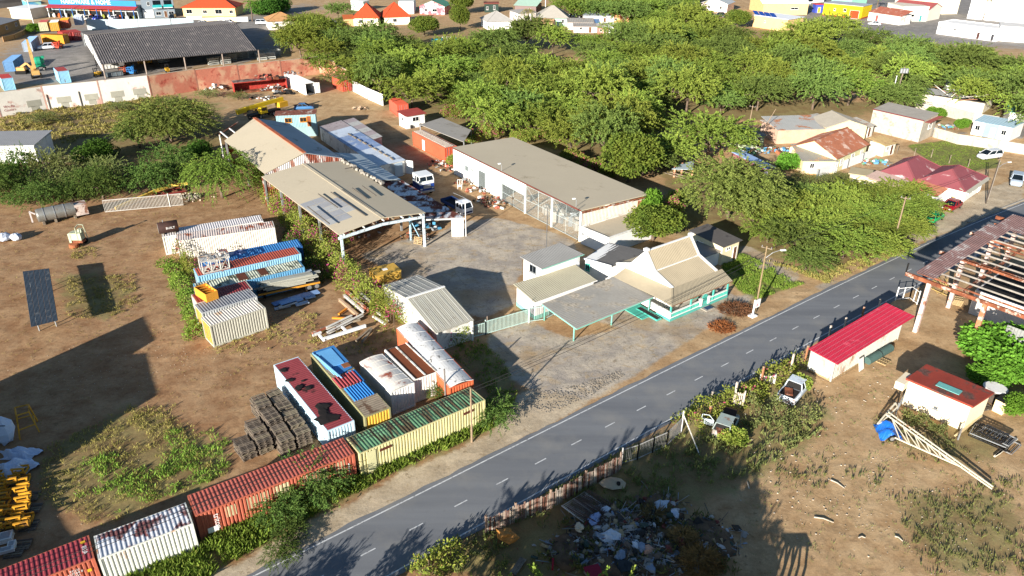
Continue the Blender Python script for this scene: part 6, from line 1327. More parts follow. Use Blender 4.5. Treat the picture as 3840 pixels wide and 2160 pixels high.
# ---------------------------------------------------------------- far buildings, top left
t = house('hardware_shop', 'hardware shop with a blue sign, red eave and open front', rect((-174.10,297.22), (-139.66,292.48), 16), 4.0, 'flat', 0, 0, .3, mat('b9c3c4', var=.08), mat('b7b5ae', var=.1), cat='shop')
f = rect((-174.10,297.22), (-139.66,292.48), 16); d, n = outward(f[0], f[1]); rz = math.atan2(d.y, d.x); L = math.dist(f[0], f[1]); g = lambda u_, o, z: (f[0][0]+d.x*u_+n.x*o, f[0][1]+d.y*u_+n.y*o, z)
MB().slab([g(-.6, 2.6, 3.55), g(L+.6, 2.6, 3.55), g(L+.6, .1, 4.35), g(-.6, .1, 4.35)], .15).build('red_eave', mat('a03438', var=.08), t)
sg = MB().box(g(L/2, .3, 5.35), (L+.4, .3, 1.9), rz).build('sign_board', mat('2f7fc0', var=.05), t); l0 = t.location
text_mesh('HARDWARE & HOME', 2.1, mat('f2f2f0', var=.03), 'sign_lettering', t, Matrix.Translation((g(L*.43, .47, 0)[0]-l0.x, g(L*.43, .47, 0)[1]-l0.y, 5.45)) @ Matrix.Rotation(rz, 4, 'Z') @ Matrix.Rotation(math.pi/2, 4, 'X'), .02)
for i in range(8): MB().box(g(L*i/7.05+.1, 2.3, 1.75), (.25, .25, 3.5), rz).build('pillar', WHITE if i == 0 else mat('2d5f9c', var=.1), t)
sm = [mat('9fc4cc', var=.1), mat('9fc4cc', var=.1), mat('c9b98a', var=.1), mat('d2622f', var=.1), mat('d2622f', var=.1), mat('c9c9c4', var=.1), mat('d5d5d0', var=.05)]
for i in range(7): MB().box(g(L*(i+.5)/7, .06, 2.9), (L/7-.4, .1, .9), rz).build('shop_fascia', sm[i], t); MB().box(g(L*(i+.5)/7, .05, 1.25), (L/7-.5, .06, 2.3), rz).build('shop_opening', DARK, t)
r5 = random.Random(44)
for i in range(14): q = g(L*(i+.5)/14, r5.uniform(.6, 1.8), 0); o = MB().box((q[0], q[1], .5), (r5.uniform(.6, 1.4), .7, 1.0), rz).box((q[0], q[1], 1.2), (.5, .5, .4), rz+.4).build('shop_goods', [WHITE_OLD, mat('d0602c', var=.1), METAL, mat('8a8f3c', var=.1), mat('c9c3b5', var=.1)][i % 5]); tag(o, 'goods on display under the hardware shop eave', 'goods', 'goods before the hardware shop')
t = house('grey_house', 'slate-grey two-storey house with turquoise balcony glass and white garage', rect((-138.39,293.79), (-128.21,298.10), 10), 6.6, 'flat', 0, 0, .1, mat('7d8890', var=.06), mat('9a9a96', var=.1), wins=((0, .48, .9, 1.8, 1.2), (0, .88, .9, 1.8, 1.2), (0, .22, 4.4, .9, 1.3)), doors=((0, .7, 1.1, 2.3),))
f = rect((-138.39,293.79), (-128.21,298.10), 10); d, n = outward(f[0], f[1]); rz = math.atan2(d.y, d.x); L = math.dist(f[0], f[1]); g = lambda u_, o, z: (f[0][0]+d.x*u_+n.x*o, f[0][1]+d.y*u_+n.y*o, z)
MB().box(g(L*.17, .08, 1.5), (3.6, .12, 2.8), rz).build('garage_door', WHITE, t)
for u_ in (.48, .82): MB().box(g(L*u_, .7, 3.6), (3.2, 1.4, .2), rz).build('balcony_slab', WHITE, t); MB().box(g(L*u_, 1.38, 4.2), (3.2, .06, 1.0), rz).build('balcony_glass', mat('35a0a0', rough=.2, var=.1), t); MB().box(g(L*u_, .06, 5.0), (2.6, .06, 2.2), rz).build('balcony_door', GLASS, t)
t = house('orange_roof_house', 'cream house with an orange tiled hip roof', rect((-125.75,299.51), (-106.18,300.44), 11), 3.4, 'hip', 2.4, 0, .5, mat('ecc98a', var=.06), mat('c4502c', rough=.7, var=.1, scale=2), wins=((0, .12, 1.0, 2.2, 1.6), (0, .42, 1.1, 1.6, 1.2), (0, .68, .9, 2.6, 1.7), (0, .92, 1.1, 1.4, 1.2)))
wl = bar_fence('balustrade_fence', 'white balustrade fence before the orange-roofed house', [(-121.25,290.85), (-115.63,291.11)], 1.3, .35, WHITE, WHITE, 'fence', .14)
wall_run('garden_wall', 'cream garden wall with white baluster panels before the orange-roofed house', [(-113.43,285.15), (-108.51,286.09), (-105.82,286.69), (-101.68,287.36), (-97.59,288.27)], 1.6, [mat('ecd9ae', var=.05), WHITE], mat('ecd9ae', var=.05))
wall_run('yard_wall', 'long pale grey-blue wall behind the corrugated shed', [(-145.66,266.93), (-138.65,267.23), (-128.99,268.50), (-118.41,270.24), (-111.26,272.28)], 3.4, mat('aebfc4', var=.06), METAL)
house('tan_house', 'tan house with a grey sheet roof at the left frame edge', rect((-167.77,247.28), (-169.28,268.04), 9), 3.2, 'shed', .8, 0, .5, mat('a5875a', var=.1), mat('7d7f82', var=.08), wins=((0, .58, 1.2, 1.2, 1.1), (0, .88, 1.3, 1.2, 1.1)))
wall_run('yard_wall', 'low tan wall before the tan house', [(-160.14,243.06), (-159.41,247.62), (-160.69,254.18), (-162.93,262.04)], 1.5, mat('a5875a', var=.1), mat('8a6a48', var=.1))
house('white_store', 'white flat-roofed store by the tall white pole', rect((-186.52,291.54), (-177.58,289.47), 9), 3.6, 'flat', 0, 0, .4, mat('e3d9c0', var=.05), mat('e6e6e2', var=.04))
house('blue_store', 'blue and pale green house with a flat cream roof left of the shop', rect((-186.57,303.22), (-182.83,306.11), 14), 4.4, 'flat', 0, 0, .4, mat('4f93b9', var=.1, second='8fb8a8'), mat('cfc9b5', var=.06), doors=((0, .6, 1.4, 2.4, mat('2a6fa8', var=.1)),))
house('low_store', 'long low grey-roofed store at the top left corner', rect((-208.34,316.16), (-202.22,325.46), 12), 3.0, 'shed', .8, 0, .3, mat('8a8580', var=.1), mat('7a7d82', var=.1))
# ---------------------------------------------------------------- far buildings, top middle
house('brown_roof_house', 'white and orange house under a rusty tan hip roof', rect((-84.61,269.55), (-75.58,273.17), 9), 3.0, 'hip', 2.0, 0, .5, mat('e3dccf', var=.05), mat('b5895a', var=.12, rust=.2, rcol='8a6040'), wins=((0, .3, 1.1, 1.2, 1.1),))
house('terracotta_house', 'house with a large terracotta hip roof, left of two', rect((-57.07,279.09), (-48.26,279.48), 9.5), 3.2, 'hip', 4.0, 1, .5, mat('e9dcc0', var=.06), mat('b54a28', rough=.8, var=.1, scale=1.5), wins=((0, .3, 1.0, 1.4, 1.2), (0, .75, 1.0, 1.4, 1.2)))
house('terracotta_house', 'house with a large terracotta hip roof, right of two', rect((-46.21,281.16), (-37.62,283.86), 9.5), 3.2, 'hip', 4.0, 1, .5, mat('e9dcc0', var=.06), mat('b54a28', rough=.8, var=.1, scale=1.5), wins=((0, .4, 1.0, 1.4, 1.2),))
house('terracotta_porch', 'low orange-tiled porch beside the left terracotta roof', rect((-60.27,278.27), (-57.07,279.09), 5), 2.6, 'shed', .6, 0, .3, mat('c9a070', var=.06), mat('b9602f', var=.1))
house('white_house', 'white flat house with a dark roof light behind the terracotta roofs', rect((-45.17,310.07), (-39.34,310.36), 12), 4.4, 'flat', 0, 0, .1, WHITE, mat('c9c9c6', var=.06))
house('red_green_house', 'red and white house with a green gable roof', rect((-37.00,310.47), (-27.03,308.22), 9), 3.2, 'gable', 2.0, 1, .4, mat('d9606a', var=.06, second='e6d9d6'), mat('5d9a80', var=.1), wins=((0, .25, 1.0, 1.0, 1.1), (0, .6, 1.0, 2.0, 1.1)))
house('mural_wall_house', 'small white house with a green pattern on its wall', rect((-65.94,320.40), (-60.43,317.77), 4), 3.4, 'flat', 0, 0, .1, mat('dfe4dd', var=.05, second='6a9a72', scale=1.2), WHITE)
house('green_hut', 'dark green hut with white shutters at the top edge', rect((-11.74,315.89), (-6.18,316.16), 6), 3.2, 'flat', 0, 0, .3, mat('2f4038', var=.1), mat('8a4a3a', var=.1), wins=((0, .2, 1.0, .8, 1.2), (0, .7, 1.0, .8, 1.6)))
wall_run('teal_wall', 'turquoise garden wall beside a white gate', [(-25.64,240.93), (-22.35,242.27)], 2.2, mat('2fa0b0', var=.06), None); bar_fence('white_gate', 'white barred gate beside the turquoise wall', [(-22.30,242.79), (-19.59,244.12)], 2.4, .4, WHITE, WHITE, 'gate', .12); wall_run('teal_wall', 'short turquoise wall right of the white gate', [(-19.53,244.12), (-18.18,245.06)], 1.9, mat('2fa0b0', var=.06), None)
house('grey_hip_house', 'white house with a grey hip roof behind the wood', rect((-9.16,272.78), (-0.63,275.32), 9), 3.0, 'hip', 2.6, 0, .5, WHITE, mat('a9a49c', var=.06))
house('grey_hip_house', 'pale green house with a broad grey hip roof', rect((8.31,282.43), (19.21,281.76), 10), 3.2, 'hip', 3.2, 0, .6, mat('a9cfc0', var=.05), mat('a39c90', var=.06), wins=((0, .85, 1.0, .9, 1.4),))
house('white_hut', 'white hut left of the pale green house', rect((1.54,292.80), (8.31,296.83), 6), 2.8, 'shed', .5, 0, .3, mat('d9d0cc', var=.05), mat('a8a39a', var=.06))
house('tan_roof_hut', 'low tan-roofed shed before the pale green house', rect((6.03,275.60), (13.31,273.74), 6), 2.2, 'gable', 1.0, 0, .3, mat('c9b08c', var=.08), mat('b08a66', var=.1))
house('green_gable_house', 'house with a pale green roof at the top edge', rect((0.43,312.28), (8.64,309.93), 9), 3.4, 'shed', 1.6, 0, .5, mat('7d6a66', var=.1), mat('a9c4b0', var=.06), wins=((0, .7, 1.0, 1.0, 1.3),))
for i, (q, w_, dd, h_, wm_, rm_) in enumerate((((18.90,273.98), 9, 6, 2.6, 'c9bdb4', '9d978e'), ((24.85,274.23), 5, 5, 2.4, 'b9b0a8', '5f86ad'), ((25.70,289.05), 11, 7, 2.8, 'd0ccc8', '9aa5ad'), ((29.13,302.92), 8, 5, 2.6, 'b0a090', 'b98a60'), ((35.46,289.49), 7, 7, 3.0, 'd9a070', '9c5a3a'), ((31.08,264.05), 6, 6, 2.6, 'e0dcd8', 'e2e2de'), ((28.37,263.93), 3.5, 4, 2.4, 'b5746a', 'a9a39c'), ((20.55,267.70), 8, 3, 2.2, 'cabdb6', '8f8a84'), ((42.73,307.52), 8, 6, 2.8, 'd5cfc8', 'c9c9c6'))):
 house('tin_shack', ['tin shack with a wide grey roof, left of the cluster', 'tin shack with a small blue roof panel', 'white shack with a pale blue-grey roof', 'shack with a patched orange and grey roof', 'orange shack with a rusty roof', 'white garage with a bright white roof', 'tiny shack with a red sheet door', 'long pale lean-to at the front of the shacks', 'white shack behind the bright green tree'][i], rect(q, (q[0]+w_, q[1]-.2), dd), h_, 'shed', .5, 0, .3, mat(wm_, var=.12), mat(rm_, var=.12, rust=.2, rcol='8a6a50'), .6, ((0, .3, 1.0, .9, .9),), ((0, .7, 1.0, 2.0),))
house('white_villa', 'white villa with shutters and a red roof at the top edge', rect((61.75,313.87), (74.52,327.45), 9), 4.2, 'shed', .8, 0, .3, WHITE, mat('b06a5c', var=.1), wins=((0, .2, 1.4, 1.2, 1.4), (0, .72, 1.4, 1.2, 1.4)), doors=((0, .45, 1.4, 2.6),))
house('pink_house', 'pale pink house with a grey gable roof', rect((76.77,324.59), (86.04,319.26), 10), 3.4, 'gable', 1.8, 1, .4, mat('e6cfc6', var=.05), mat('aeb4b6', var=.06), wins=((0, .3, 1.2, 1.0, 1.2), (0, .75, 1.2, 1.0, 1.2)))
house('pink_roof_shed', 'low shed with a dusty pink roof before the villa', rect((54.74,312.15), (61.14,308.39), 4), 2.2, 'shed', .5, 0, .2, mat('d9cfc9', var=.06), mat('b5686c', var=.08))
house('solar_building', 'cream building with a white roof and blue solar panels', rect((86.44,283.57), (95.12,272.93), 10), 4.0, 'flat', 0, 0, .3, mat('d9b980', var=.06), mat('e2e3e4', var=.03), wins=((0, .35, 2.0, .6, .7),))
f = rect((86.44,283.57), (95.12,272.93), 10)
for i in range(4): a, b = lerp(f[0], f[1], .05+.17*i), lerp(f[0], f[1], .05+.17*i+.15); o = thing('solar_array', 'blue solar panel on the white roof', 'solar panel', (a[0], a[1], 4.18), 0, 'solar panels in a row'); MB().slab([(0, 1, .0), (b[0]-a[0], b[1]-a[1]+1, .0), (b[0]-a[0], b[1]-a[1]+5, .9), (0, 5, .9)], .08).build('panel', mat('1f3f86', rough=.2, var=.06), o, False); MB().box(((b[0]-a[0])/2, 4.9, .4), (.1, .1, .8)).build('strut', METAL, o, False)
house('white_roof_hall', 'hall under a big white roof behind the solar panels', rect((98.89,314.28), (117.02,315.15), 16), 4.4, 'gable', 2.4, 0, .6, mat('d9b980', var=.06), mat('eeeeec', var=.02), wins=((0, .7, 2.0, 3.0, .8),))
house('teal_shop', 'long white shop with a turquoise roof strip at the top edge', rect((119.71,345.44), (138.94,356.60), 10), 4.0, 'flat', 0, 0, .2, WHITE, mat('3fa3ad', var=.06), wins=((0, .5, .6, 8, 2.4),))
t = house('yellow_shop', 'bright yellow shop with a red base and red door', rect((122.77,314.04), (133.86,303.92), 10), 4.6, 'flat', 0, 0, .1, mat('efd018', var=.04), mat('a9aeb2', var=.06), wins=((0, .3, 2.2, .8, .9), (0, .56, 2.2, 1.2, 1.1)), doors=((0, .82, 3.6, 3.0, mat('d0401c', var=.05)),), plinth=mat('b8342c', var=.06), cat='shop')
house('playground_frame', 'small red and blue kiosk beside the yellow shop', rect((122.29,321.03), (125.37,321.18), 3), 3.2, 'flat', 0, 0, .3, mat('3f4fa8', var=.1), mat('c23a2c', var=.06), doors=((0, .5, 1.2, 2.2, mat('e0a030', var=.05)),), cat='kiosk')
house('green_roof_house', 'grey-roofed house with a pale green wall behind the yellow shop', rect((141.94,333.87), (150.34,338.97), 10), 4.6, 'flat', 0, 0, .2, mat('8fd0b0', var=.05), mat('b5b5b0', var=.06))
house('rusty_roof_house', 'long white house with a rusty red sheet roof', rect((135.51,301.43), (142.27,289.51), 6), 3.2, 'shed', 1.4, 0, .3, WHITE_OLD, mat('a5604a', var=.12, rust=.2, rcol='c9b0a0'), .5, doors=((0, .28, 1.2, 2.4, mat('a0524a', var=.1)),))
house('cream_block', 'cream two-storey block with worn walls behind the rusty roof', rect((147.18,299.45), (157.24,299.90), 12), 5.2, 'flat', 0, 0, .1, mat('e6dfcf', var=.06, rust=.2, rcol='c2b39c'), mat('d5c9b5', var=.08), wins=((0, .4, 1.6, 1.8, 1.0),), doors=((0, .75, 1.0, 2.2, mat('3f8a86', var=.1)),))
house('maroon_gable_house', 'house with a maroon gable roof behind the cream block', rect((157.24,299.90), (165.58,306.69), 14), 4.4, 'gable', 1.8, 1, .4, mat('d9d0c0', var=.06), mat('9c4f4c', var=.08))
house('big_cream_block', 'large cream block at the top edge', rect((161.31,317.28), (180.04,320.99), 14), 8.5, 'flat', 0, 0, .1, mat('e9dfc2', var=.03), mat('e0d8c0', var=.05))
t = house('white_block', 'white flat-roofed block with dark doors right of the street', rect((146.56,270.88), (158.56,255.61), 10), 3.6, 'flat', 0, 0, .1, mat('efece8', var=.03), mat('e3e0da', var=.05), wins=((0, .05, 1.6, .5, 1.0), (0, .3, 1.8, 1.0, .6)), doors=((0, .7, 1.0, 2.2, mat('4a2f2c', var=.1)), (0, .93, 1.0, 2.2, mat('3c3c40', var=.1))), parapet=.4)
house('white_block', 'tall white block filling the top right corner', rect((177.42,308.55), (195.09,293.04), 16), 9.5, 'flat', 0, 0, .1, mat('f0eeec', var=.02), mat('e9e7e3', var=.03))
house('white_block', 'white block at the right edge with a pale blue door', rect((159.99,257.54), (169.96,252.37), 10), 4.6, 'flat', 0, 0, .1, mat('eeeae4', var=.03), mat('d9d4cc', var=.05), doors=((0, .72, 1.8, 2.6, mat('a9d0dc', var=.05)),))

# ---------------------------------------------------------------- houses on the right
PY = mat('dfd8a8', var=.06); CR = mat('e6cfa0', var=.06, rust=.15, rcol='c2a27a')
f = rect((54.87,122.42), (63.59,130.74), 8.5)
t = house('yellow_house', 'pale yellow house with a rusty red gable roof', f, 2.9, 'gable', 2.0, 0, .35, PY, mat('9c6248', rough=.85, var=.14, scale=.6, rust=.25, rcol='b59a8a', rsc=.5), .3, ((0, .2, 1.0, 1.0, 1.1), (0, .55, 1.0, 1.2, 1.2), (0, .85, 1.0, 1.0, 1.1)), ((0, .05, .9, 2.0, WHITE),))
f2 = rect((49.30,122.31), (54.74,122.32), 6.0); house('cream_wing', 'cream wing with a low grey and rust roof left of the yellow house', f2, 2.4, 'shed', .9, 0, .3, CR, mat('8f8a80', var=.1, rust=.32, rcol='b08a66', rsc=.35), .3, ((0, .3, 1.0, .8, .9),))
f3 = rect((50.38,139.55), (61.22,141.03), 7.0); house('grey_shed', 'grey sheet-roofed shed behind the cream wing', f3, 2.8, 'shed', .6, 0, .3, mat('c9a58c', var=.15), mat('a3a29c', var=.08, rust=.25, rcol='a5683f', rsc=.35), .35)
house('rear_house_wing', 'plain house wing with beige gable behind the rusty gable roof', rect((59.81,140.35), (67.81,141.19), 6.5), 3.2, 'gable', 1.3, 1, .3, CR, mat('a59c8c', var=.08), .35)
# red hip-roofed house on the road
a, b = (69.0, 108.2), (75.9, 114.8); d, n = outward(a, b); g = lambda u_, s: (a[0]+d.x*u_-n.x*s, a[1]+d.y*u_-n.y*s); L = math.dist(a, b)
RH = mat('8c4c50', rough=.75, var=.07, scale=.5, rust=.12, rcol='c9b0ac', rsc=.4)
t = house('red_roof_house', 'white roadside house with two faded red hip roofs and a grey porch', [g(0, 0), g(L, 0), g(L, 6.5), g(0, 6.5)], 2.5, 'hip', 1.7, 0, .35, WHITE, RH, wins=((0, .35, 1.0, 1.0, 1.0), (0, .6, 1.0, 1.4, 1.1), (3, .5, 1.0, 1.0, 1.0)), doors=((0, .12, .9, 2.0, WHITE), (0, .88, .9, 2.0, WHITE)))
MB().slab([(*g(-.2, -.9), 2.15), (*g(L+.2, -.9), 2.15), (*g(L+.2, .6), 2.62), (*g(-.2, .6), 2.62)], .06).build('porch_roof', mat('b0aa98', var=.08), t)
house('red_roof_wing', 'rear wing with a faded red hip roof joined by a white flashing', [g(-1.5, 6.6), g(L-.5, 6.6), g(L-.5, 12.4), g(-1.5, 12.4)], 2.5, 'hip', 1.8, 0, .35, WHITE, RH)
house('pink_roof_wing', 'side wing with a dusty pink low roof left of the red hips', [g(-5.6, 6.6), g(-1.7, 6.6), g(-1.7, 12.4), g(-5.6, 12.4)], 2.3, 'shed', .4, 0, .3, CREAM, mat('b59a8c', var=.08), .3)
house('rusty_shed', 'rusty orange lean-to roof on the left of the red-roofed house', [g(-4.5, 2.5), g(-.2, 2.5), g(-.2, 6.4), g(-4.5, 6.4)], 2.1, 'shed', .4, 0, .4, WHITE, mat('b5785a', var=.15, rust=.3, rcol='8f4f34'), .3, cat='shed')
house('tan_hut', 'small tan-roofed hut left of the red-roofed house', rect((54.82,116.04), (57.36,114.70), 3.2), 2.2, 'flat', 0, 0, .3, mat('d9c9a0', var=.08), mat('b5a582', var=.08), wins=((0, .3, 1.0, .6, .6),))
wall_run('garden_wall', 'white garden wall with a rusty sheet gate before the tan hut', [(52.31,114.14), (52.42,112.34), (53.71,110.83), (56.30,113.31)], 1.8, [WHITE, mat('a5563c', var=.15), WHITE], WHITE)
wall_run('white_low_wall', 'white low wall with mural marks in front of the red-roofed house', [(57.21,112.43), (59.57,112.04)], 1.5, mat('dde3e3', var=.06, second='b5cfd0', scale=1.5), None)
wall_run('garden_wall', 'long white panel wall beside the pale yellow house', [(51.13,119.82), (54.81,122.93), (58.43,125.64), (62.43,129.02), (66.43,132.55)], 1.6, WHITE, METAL, .12)
# block house, its wall and cabins
f = [(72.3, 149.5), (78.4, 141.2), (83.4, 145.8), (77.4, 154.2)]
t = house('block_house', 'unfinished grey concrete-block house with a maroon roof edge', f, 4.3, 'shed', .25, 0, .12, BLOCK, mat('a59d90', var=.1), wins=((1, .6, 2.0, 1.6, 1.2),)); e = expand(f, .16); MB().bar((*e[0], 4.33), (*e[1], 4.3), .08, .18).build('maroon_fascia', mat('6b2f35', var=.1), t); MB().slab([(*lerp(f[1], f[2], .1), 3.9), (*lerp(f[1], f[2], 1.1), 3.9), (*lerp((80.5, 142.4), (84.8, 146.4), 1.1), 3.7), (80.3, 141.9, 3.7)], .1).build('canopy', mat('97524a', var=.1), t)
wall_run('block_wall', 'long pale concrete-block wall behind the lawn', [(83.21,144.89), (85.46,140.37), (87.67,139.14), (91.03,136.71), (94.86,133.77), (98.55,130.94)], 1.9, BLOCK, CONC)
wall_run('block_wall', 'block wall between the cabins and the ruined house', [(89.47,165.77), (93.36,161.66), (96.24,155.36), (100.00,152.43)], 2.2, BLOCK, CONC)
for i, (q, q2) in enumerate((((91.72,147.17), (93.18,145.68)), ((93.18,145.68), (94.97,143.95)), ((94.97,143.95), (96.48,142.19)))):
 house('portable_cabin', ['white portable cabin with a barred window, leftmost', 'grey middle portable cabin with a white door', 'white portable cabin with pale blue roof, rightmost'][i], rect(q, q2, 6.0), 2.7, 'shed', .12, 0, .08, WHITE if i != 1 else mat('8797a5', var=.05), mat('a9c3cc', var=.05), .5, ((0, .45, 1.0, .9, 1.0),) if i != 1 else (), ((0, .65, .9, 2.0, WHITE),) if i == 1 else (), 'cabin')
house('teal_roof_shed', 'shed with a turquoise roof at the right edge', rect((103.42,154.77), (108.35,152.64), 6), 2.6, 'shed', .4, 0, .2, WHITE_OLD, mat('5fb0a0', var=.06))
t = house('ruined_house', 'ruined house with collapsed roof timbers and open walls', rect((92.24,172.09), (102.61,162.73), 8), 2.3, 'flat', 0, 0, .0, mat('e3d9c0', var=.08), mat('6d675f', var=.2))
f = rect((92.24,172.09), (102.61,162.73), 8); MB().prism(expand(f, -.3), 2.47, 2.5).build('shade_sheet', DARK, t); r2 = random.Random(77)  # dark sheet laid on the roof stands for the shaded open interior
for i in range(46):
 p = lerp(lerp(f[0], f[1], r2.uniform(.35, 1.05)), lerp(f[3], f[2], r2.uniform(.35, 1.05)), r2.random()); an = r2.uniform(0, 6.28); l_ = r2.uniform(1.5, 4.5); MB().bar((p[0], p[1], r2.uniform(2.5, 3)), (p[0]+l_*math.cos(an), p[1]+l_*math.sin(an), r2.uniform(2.5, 4.6)), .11).build('roof_timber', [WOODG, WHITE_OLD, mat('9c6a4c', var=.2)][i % 3], t)
for i in range(6): p = lerp(f[0], f[1], .1+.1*i); MB().slab([(p[0], p[1]+.6, 2.55), (p[0]+2.2, p[1]+.3, 2.5), (p[0]+2.5, p[1]+3.2, 3.1), (p[0]+.2, p[1]+3.5, 3.2)], .05).build('roof_sheet', mat('8f8f8c', var=.12), t)
house('small_white_house', 'small white house with grey roof behind the ruin', rect((102.88,179.06), (106.42,177.69), 5), 2.8, 'gable', 1.0, 1, .2, WHITE, mat('b5b7b8', var=.06))
# picket yard, unfinished shelter and pink house by the big tree
def picket(name, label, pts, h, step, m_, w_=.12, lean=.0, tops=.1, pm=None):
 t = thing(name, label, 'fence', pts[0]); sl_ = None; r_ = random.Random(len(label))
 for a, b in zip(pts[:-1], pts[1:]):
  L = math.dist(a, b); n_ = int(L/step); rz = math.atan2(b[1]-a[1], b[0]-a[0])
  for z in (.3, h*.8): MB().bar((*a, z), (*b, z), .05, .08).build('rail', pm or m_[0], t)
  for p in (a, b): MB().box((p[0], p[1], h*.55), (.13, .13, h*1.1), rz).build('post', pm or m_[0], t)
  if sl_ is None: sl_ = [MB().box((0, -.05, h/2), (w_, .025, h)).mesh('slat', mm) for mm in m_]
  for i in range(n_): p = lerp(a, b, (i+.5)/n_); inst(sl_[r_.randrange(len(sl_))], 'slat', t, (p[0]-pts[0][0], p[1]-pts[0][1], 0), (0, r_.gauss(0, lean), rz), (1, 1, 1-tops*r_.random()))
 return t
picket('picket_fence', 'tan picket fence round the sandy yard beyond the wood', [(73.44,180.20), (77.88,184.43), (83.52,188.86), (87.15,192.29), (88.35,187.92), (90.14,186.90)], 2.1, .3, [mat('c9b390', var=.1), mat('b9a280', var=.1)], .24)
house('pink_house', 'small pink house with a blue-edged flat roof behind the big tree', rect((41.50,117.90), (42.92,118.40), 9), 2.4, 'flat', 0, 0, .3, mat('a5646c', var=.08), mat('8fa9d0', var=.1), wins=((0, .2, 1.2, .6, .6),))
t = thing('open_shelter', 'unfinished open shelter with orange posts and grey roof left of the big tree', 'shelter', (27.78,117.63)); fs_ = [(26.18,117.16), (28.91,116.74), (30.32,121.19), (28.60,120.64)]
MB().prism([(26.07,117.39), (29.49,117.23), (30.59,121.70), (27.97,119.88)], 2.3, 2.4).build('roof', mat('a5b0b4', var=.06), t)
for q in ((27.16,120.21), (28.52,120.97), (30.39,121.00)): MB().box((*q, 1.15), (.25, .25, 2.3)).build('post', mat('d99a78', var=.1), t)
for q, q2 in (((25.41,119.46), (28.61,116.26)), ((26.23,119.95), (29.12,117.19)), ((27.23,121.43), (29.67,119.07))): MB().bar((*q, 1.0), (*q2, 1.0), .12).build('loose_beam', WOODG, t)
for i, (q, w_, dd, h_, wm_, rm_) in enumerate((((51.74,141.47), 5, 5, 2.4, 'b59a86', 'a39c92'), ((59.70,144.33), 5, 4, 2.6, 'd5c5a5', '9a9488'), ((67.85,143.18), 4, 4, 2.3, 'c9c2b5', 'aaa498'), ((43.48,135.63), 5, 4, 2.2, 'a9b58f', '8f8a80'), ((67.46,131.99), 3.5, 3, 2.2, 'd9cfb5', 'b59a6a'))):
 house('garden_shed', ['brown garden shed behind the cream wing, leftmost', 'cream garden shed behind the rusty gable', 'pale shed between yellow house and block house', 'green shed beside the cluttered yard wall', 'small shed at the end of the white panel wall'][i], rect(q, (q[0]+w_*.8, q[1]+w_*.5), dd), h_, 'shed', .5, 0, .3, mat(wm_, var=.15), mat(rm_, var=.12, rust=.25, rcol='8a6248'), .35, ((0, .3, 1.0, .8, .8),), ((0, .7, .9, 1.9),), 'shed')
for i, q in enumerate(((44.28,133.83), (48.64,135.13), (64.64,127.95), (88.79,151.41), (60.49,121.01))): junk_heap('junk_heap', ['yard clutter beside the green shed', 'yard clutter before the cream wing', 'planters and boxes in the narrow garden', 'white frames and rubble in the walled yard', 'boxes behind the tan hut'][i], q, 40, 2.0, [WHITE_OLD, RUSTSTEEL, mat('5f8f6a', var=.2), WOODG, mat('5d93b5', var=.15)], 120+i, .6, .25, .9)
# fence posts along the lawn
for i, q in enumerate(((71.06,134.13), (73.61,132.71), (76.31,131.89), (77.84,128.52), (80.06,126.37), (80.16,120.92))): tag(MB().tube((*q, 0), (*q, 1.5), .07, 6).tube((*q, 1.5), (q[0], q[1], 1.56), .05, 6).build('stake', WOODG), 'wooden fence post along the lawn, number %s from the left' % ['one', 'two', 'three', 'four', 'five', 'six'][i], 'post', 'posts along the lawn')
t = thing('wheeled_bin', 'blue bin with a yellow lid behind the dark red car', 'bin', (68.36,109.18)); MB().box((0, 0, .5), (.7, .7, 1.0)).build('body', mat('1f6fc0', var=.06), t, False); MB().box((0, 0, 1.03), (.75, .75, .08)).build('lid', mat('d9b53c', var=.06), t, False)

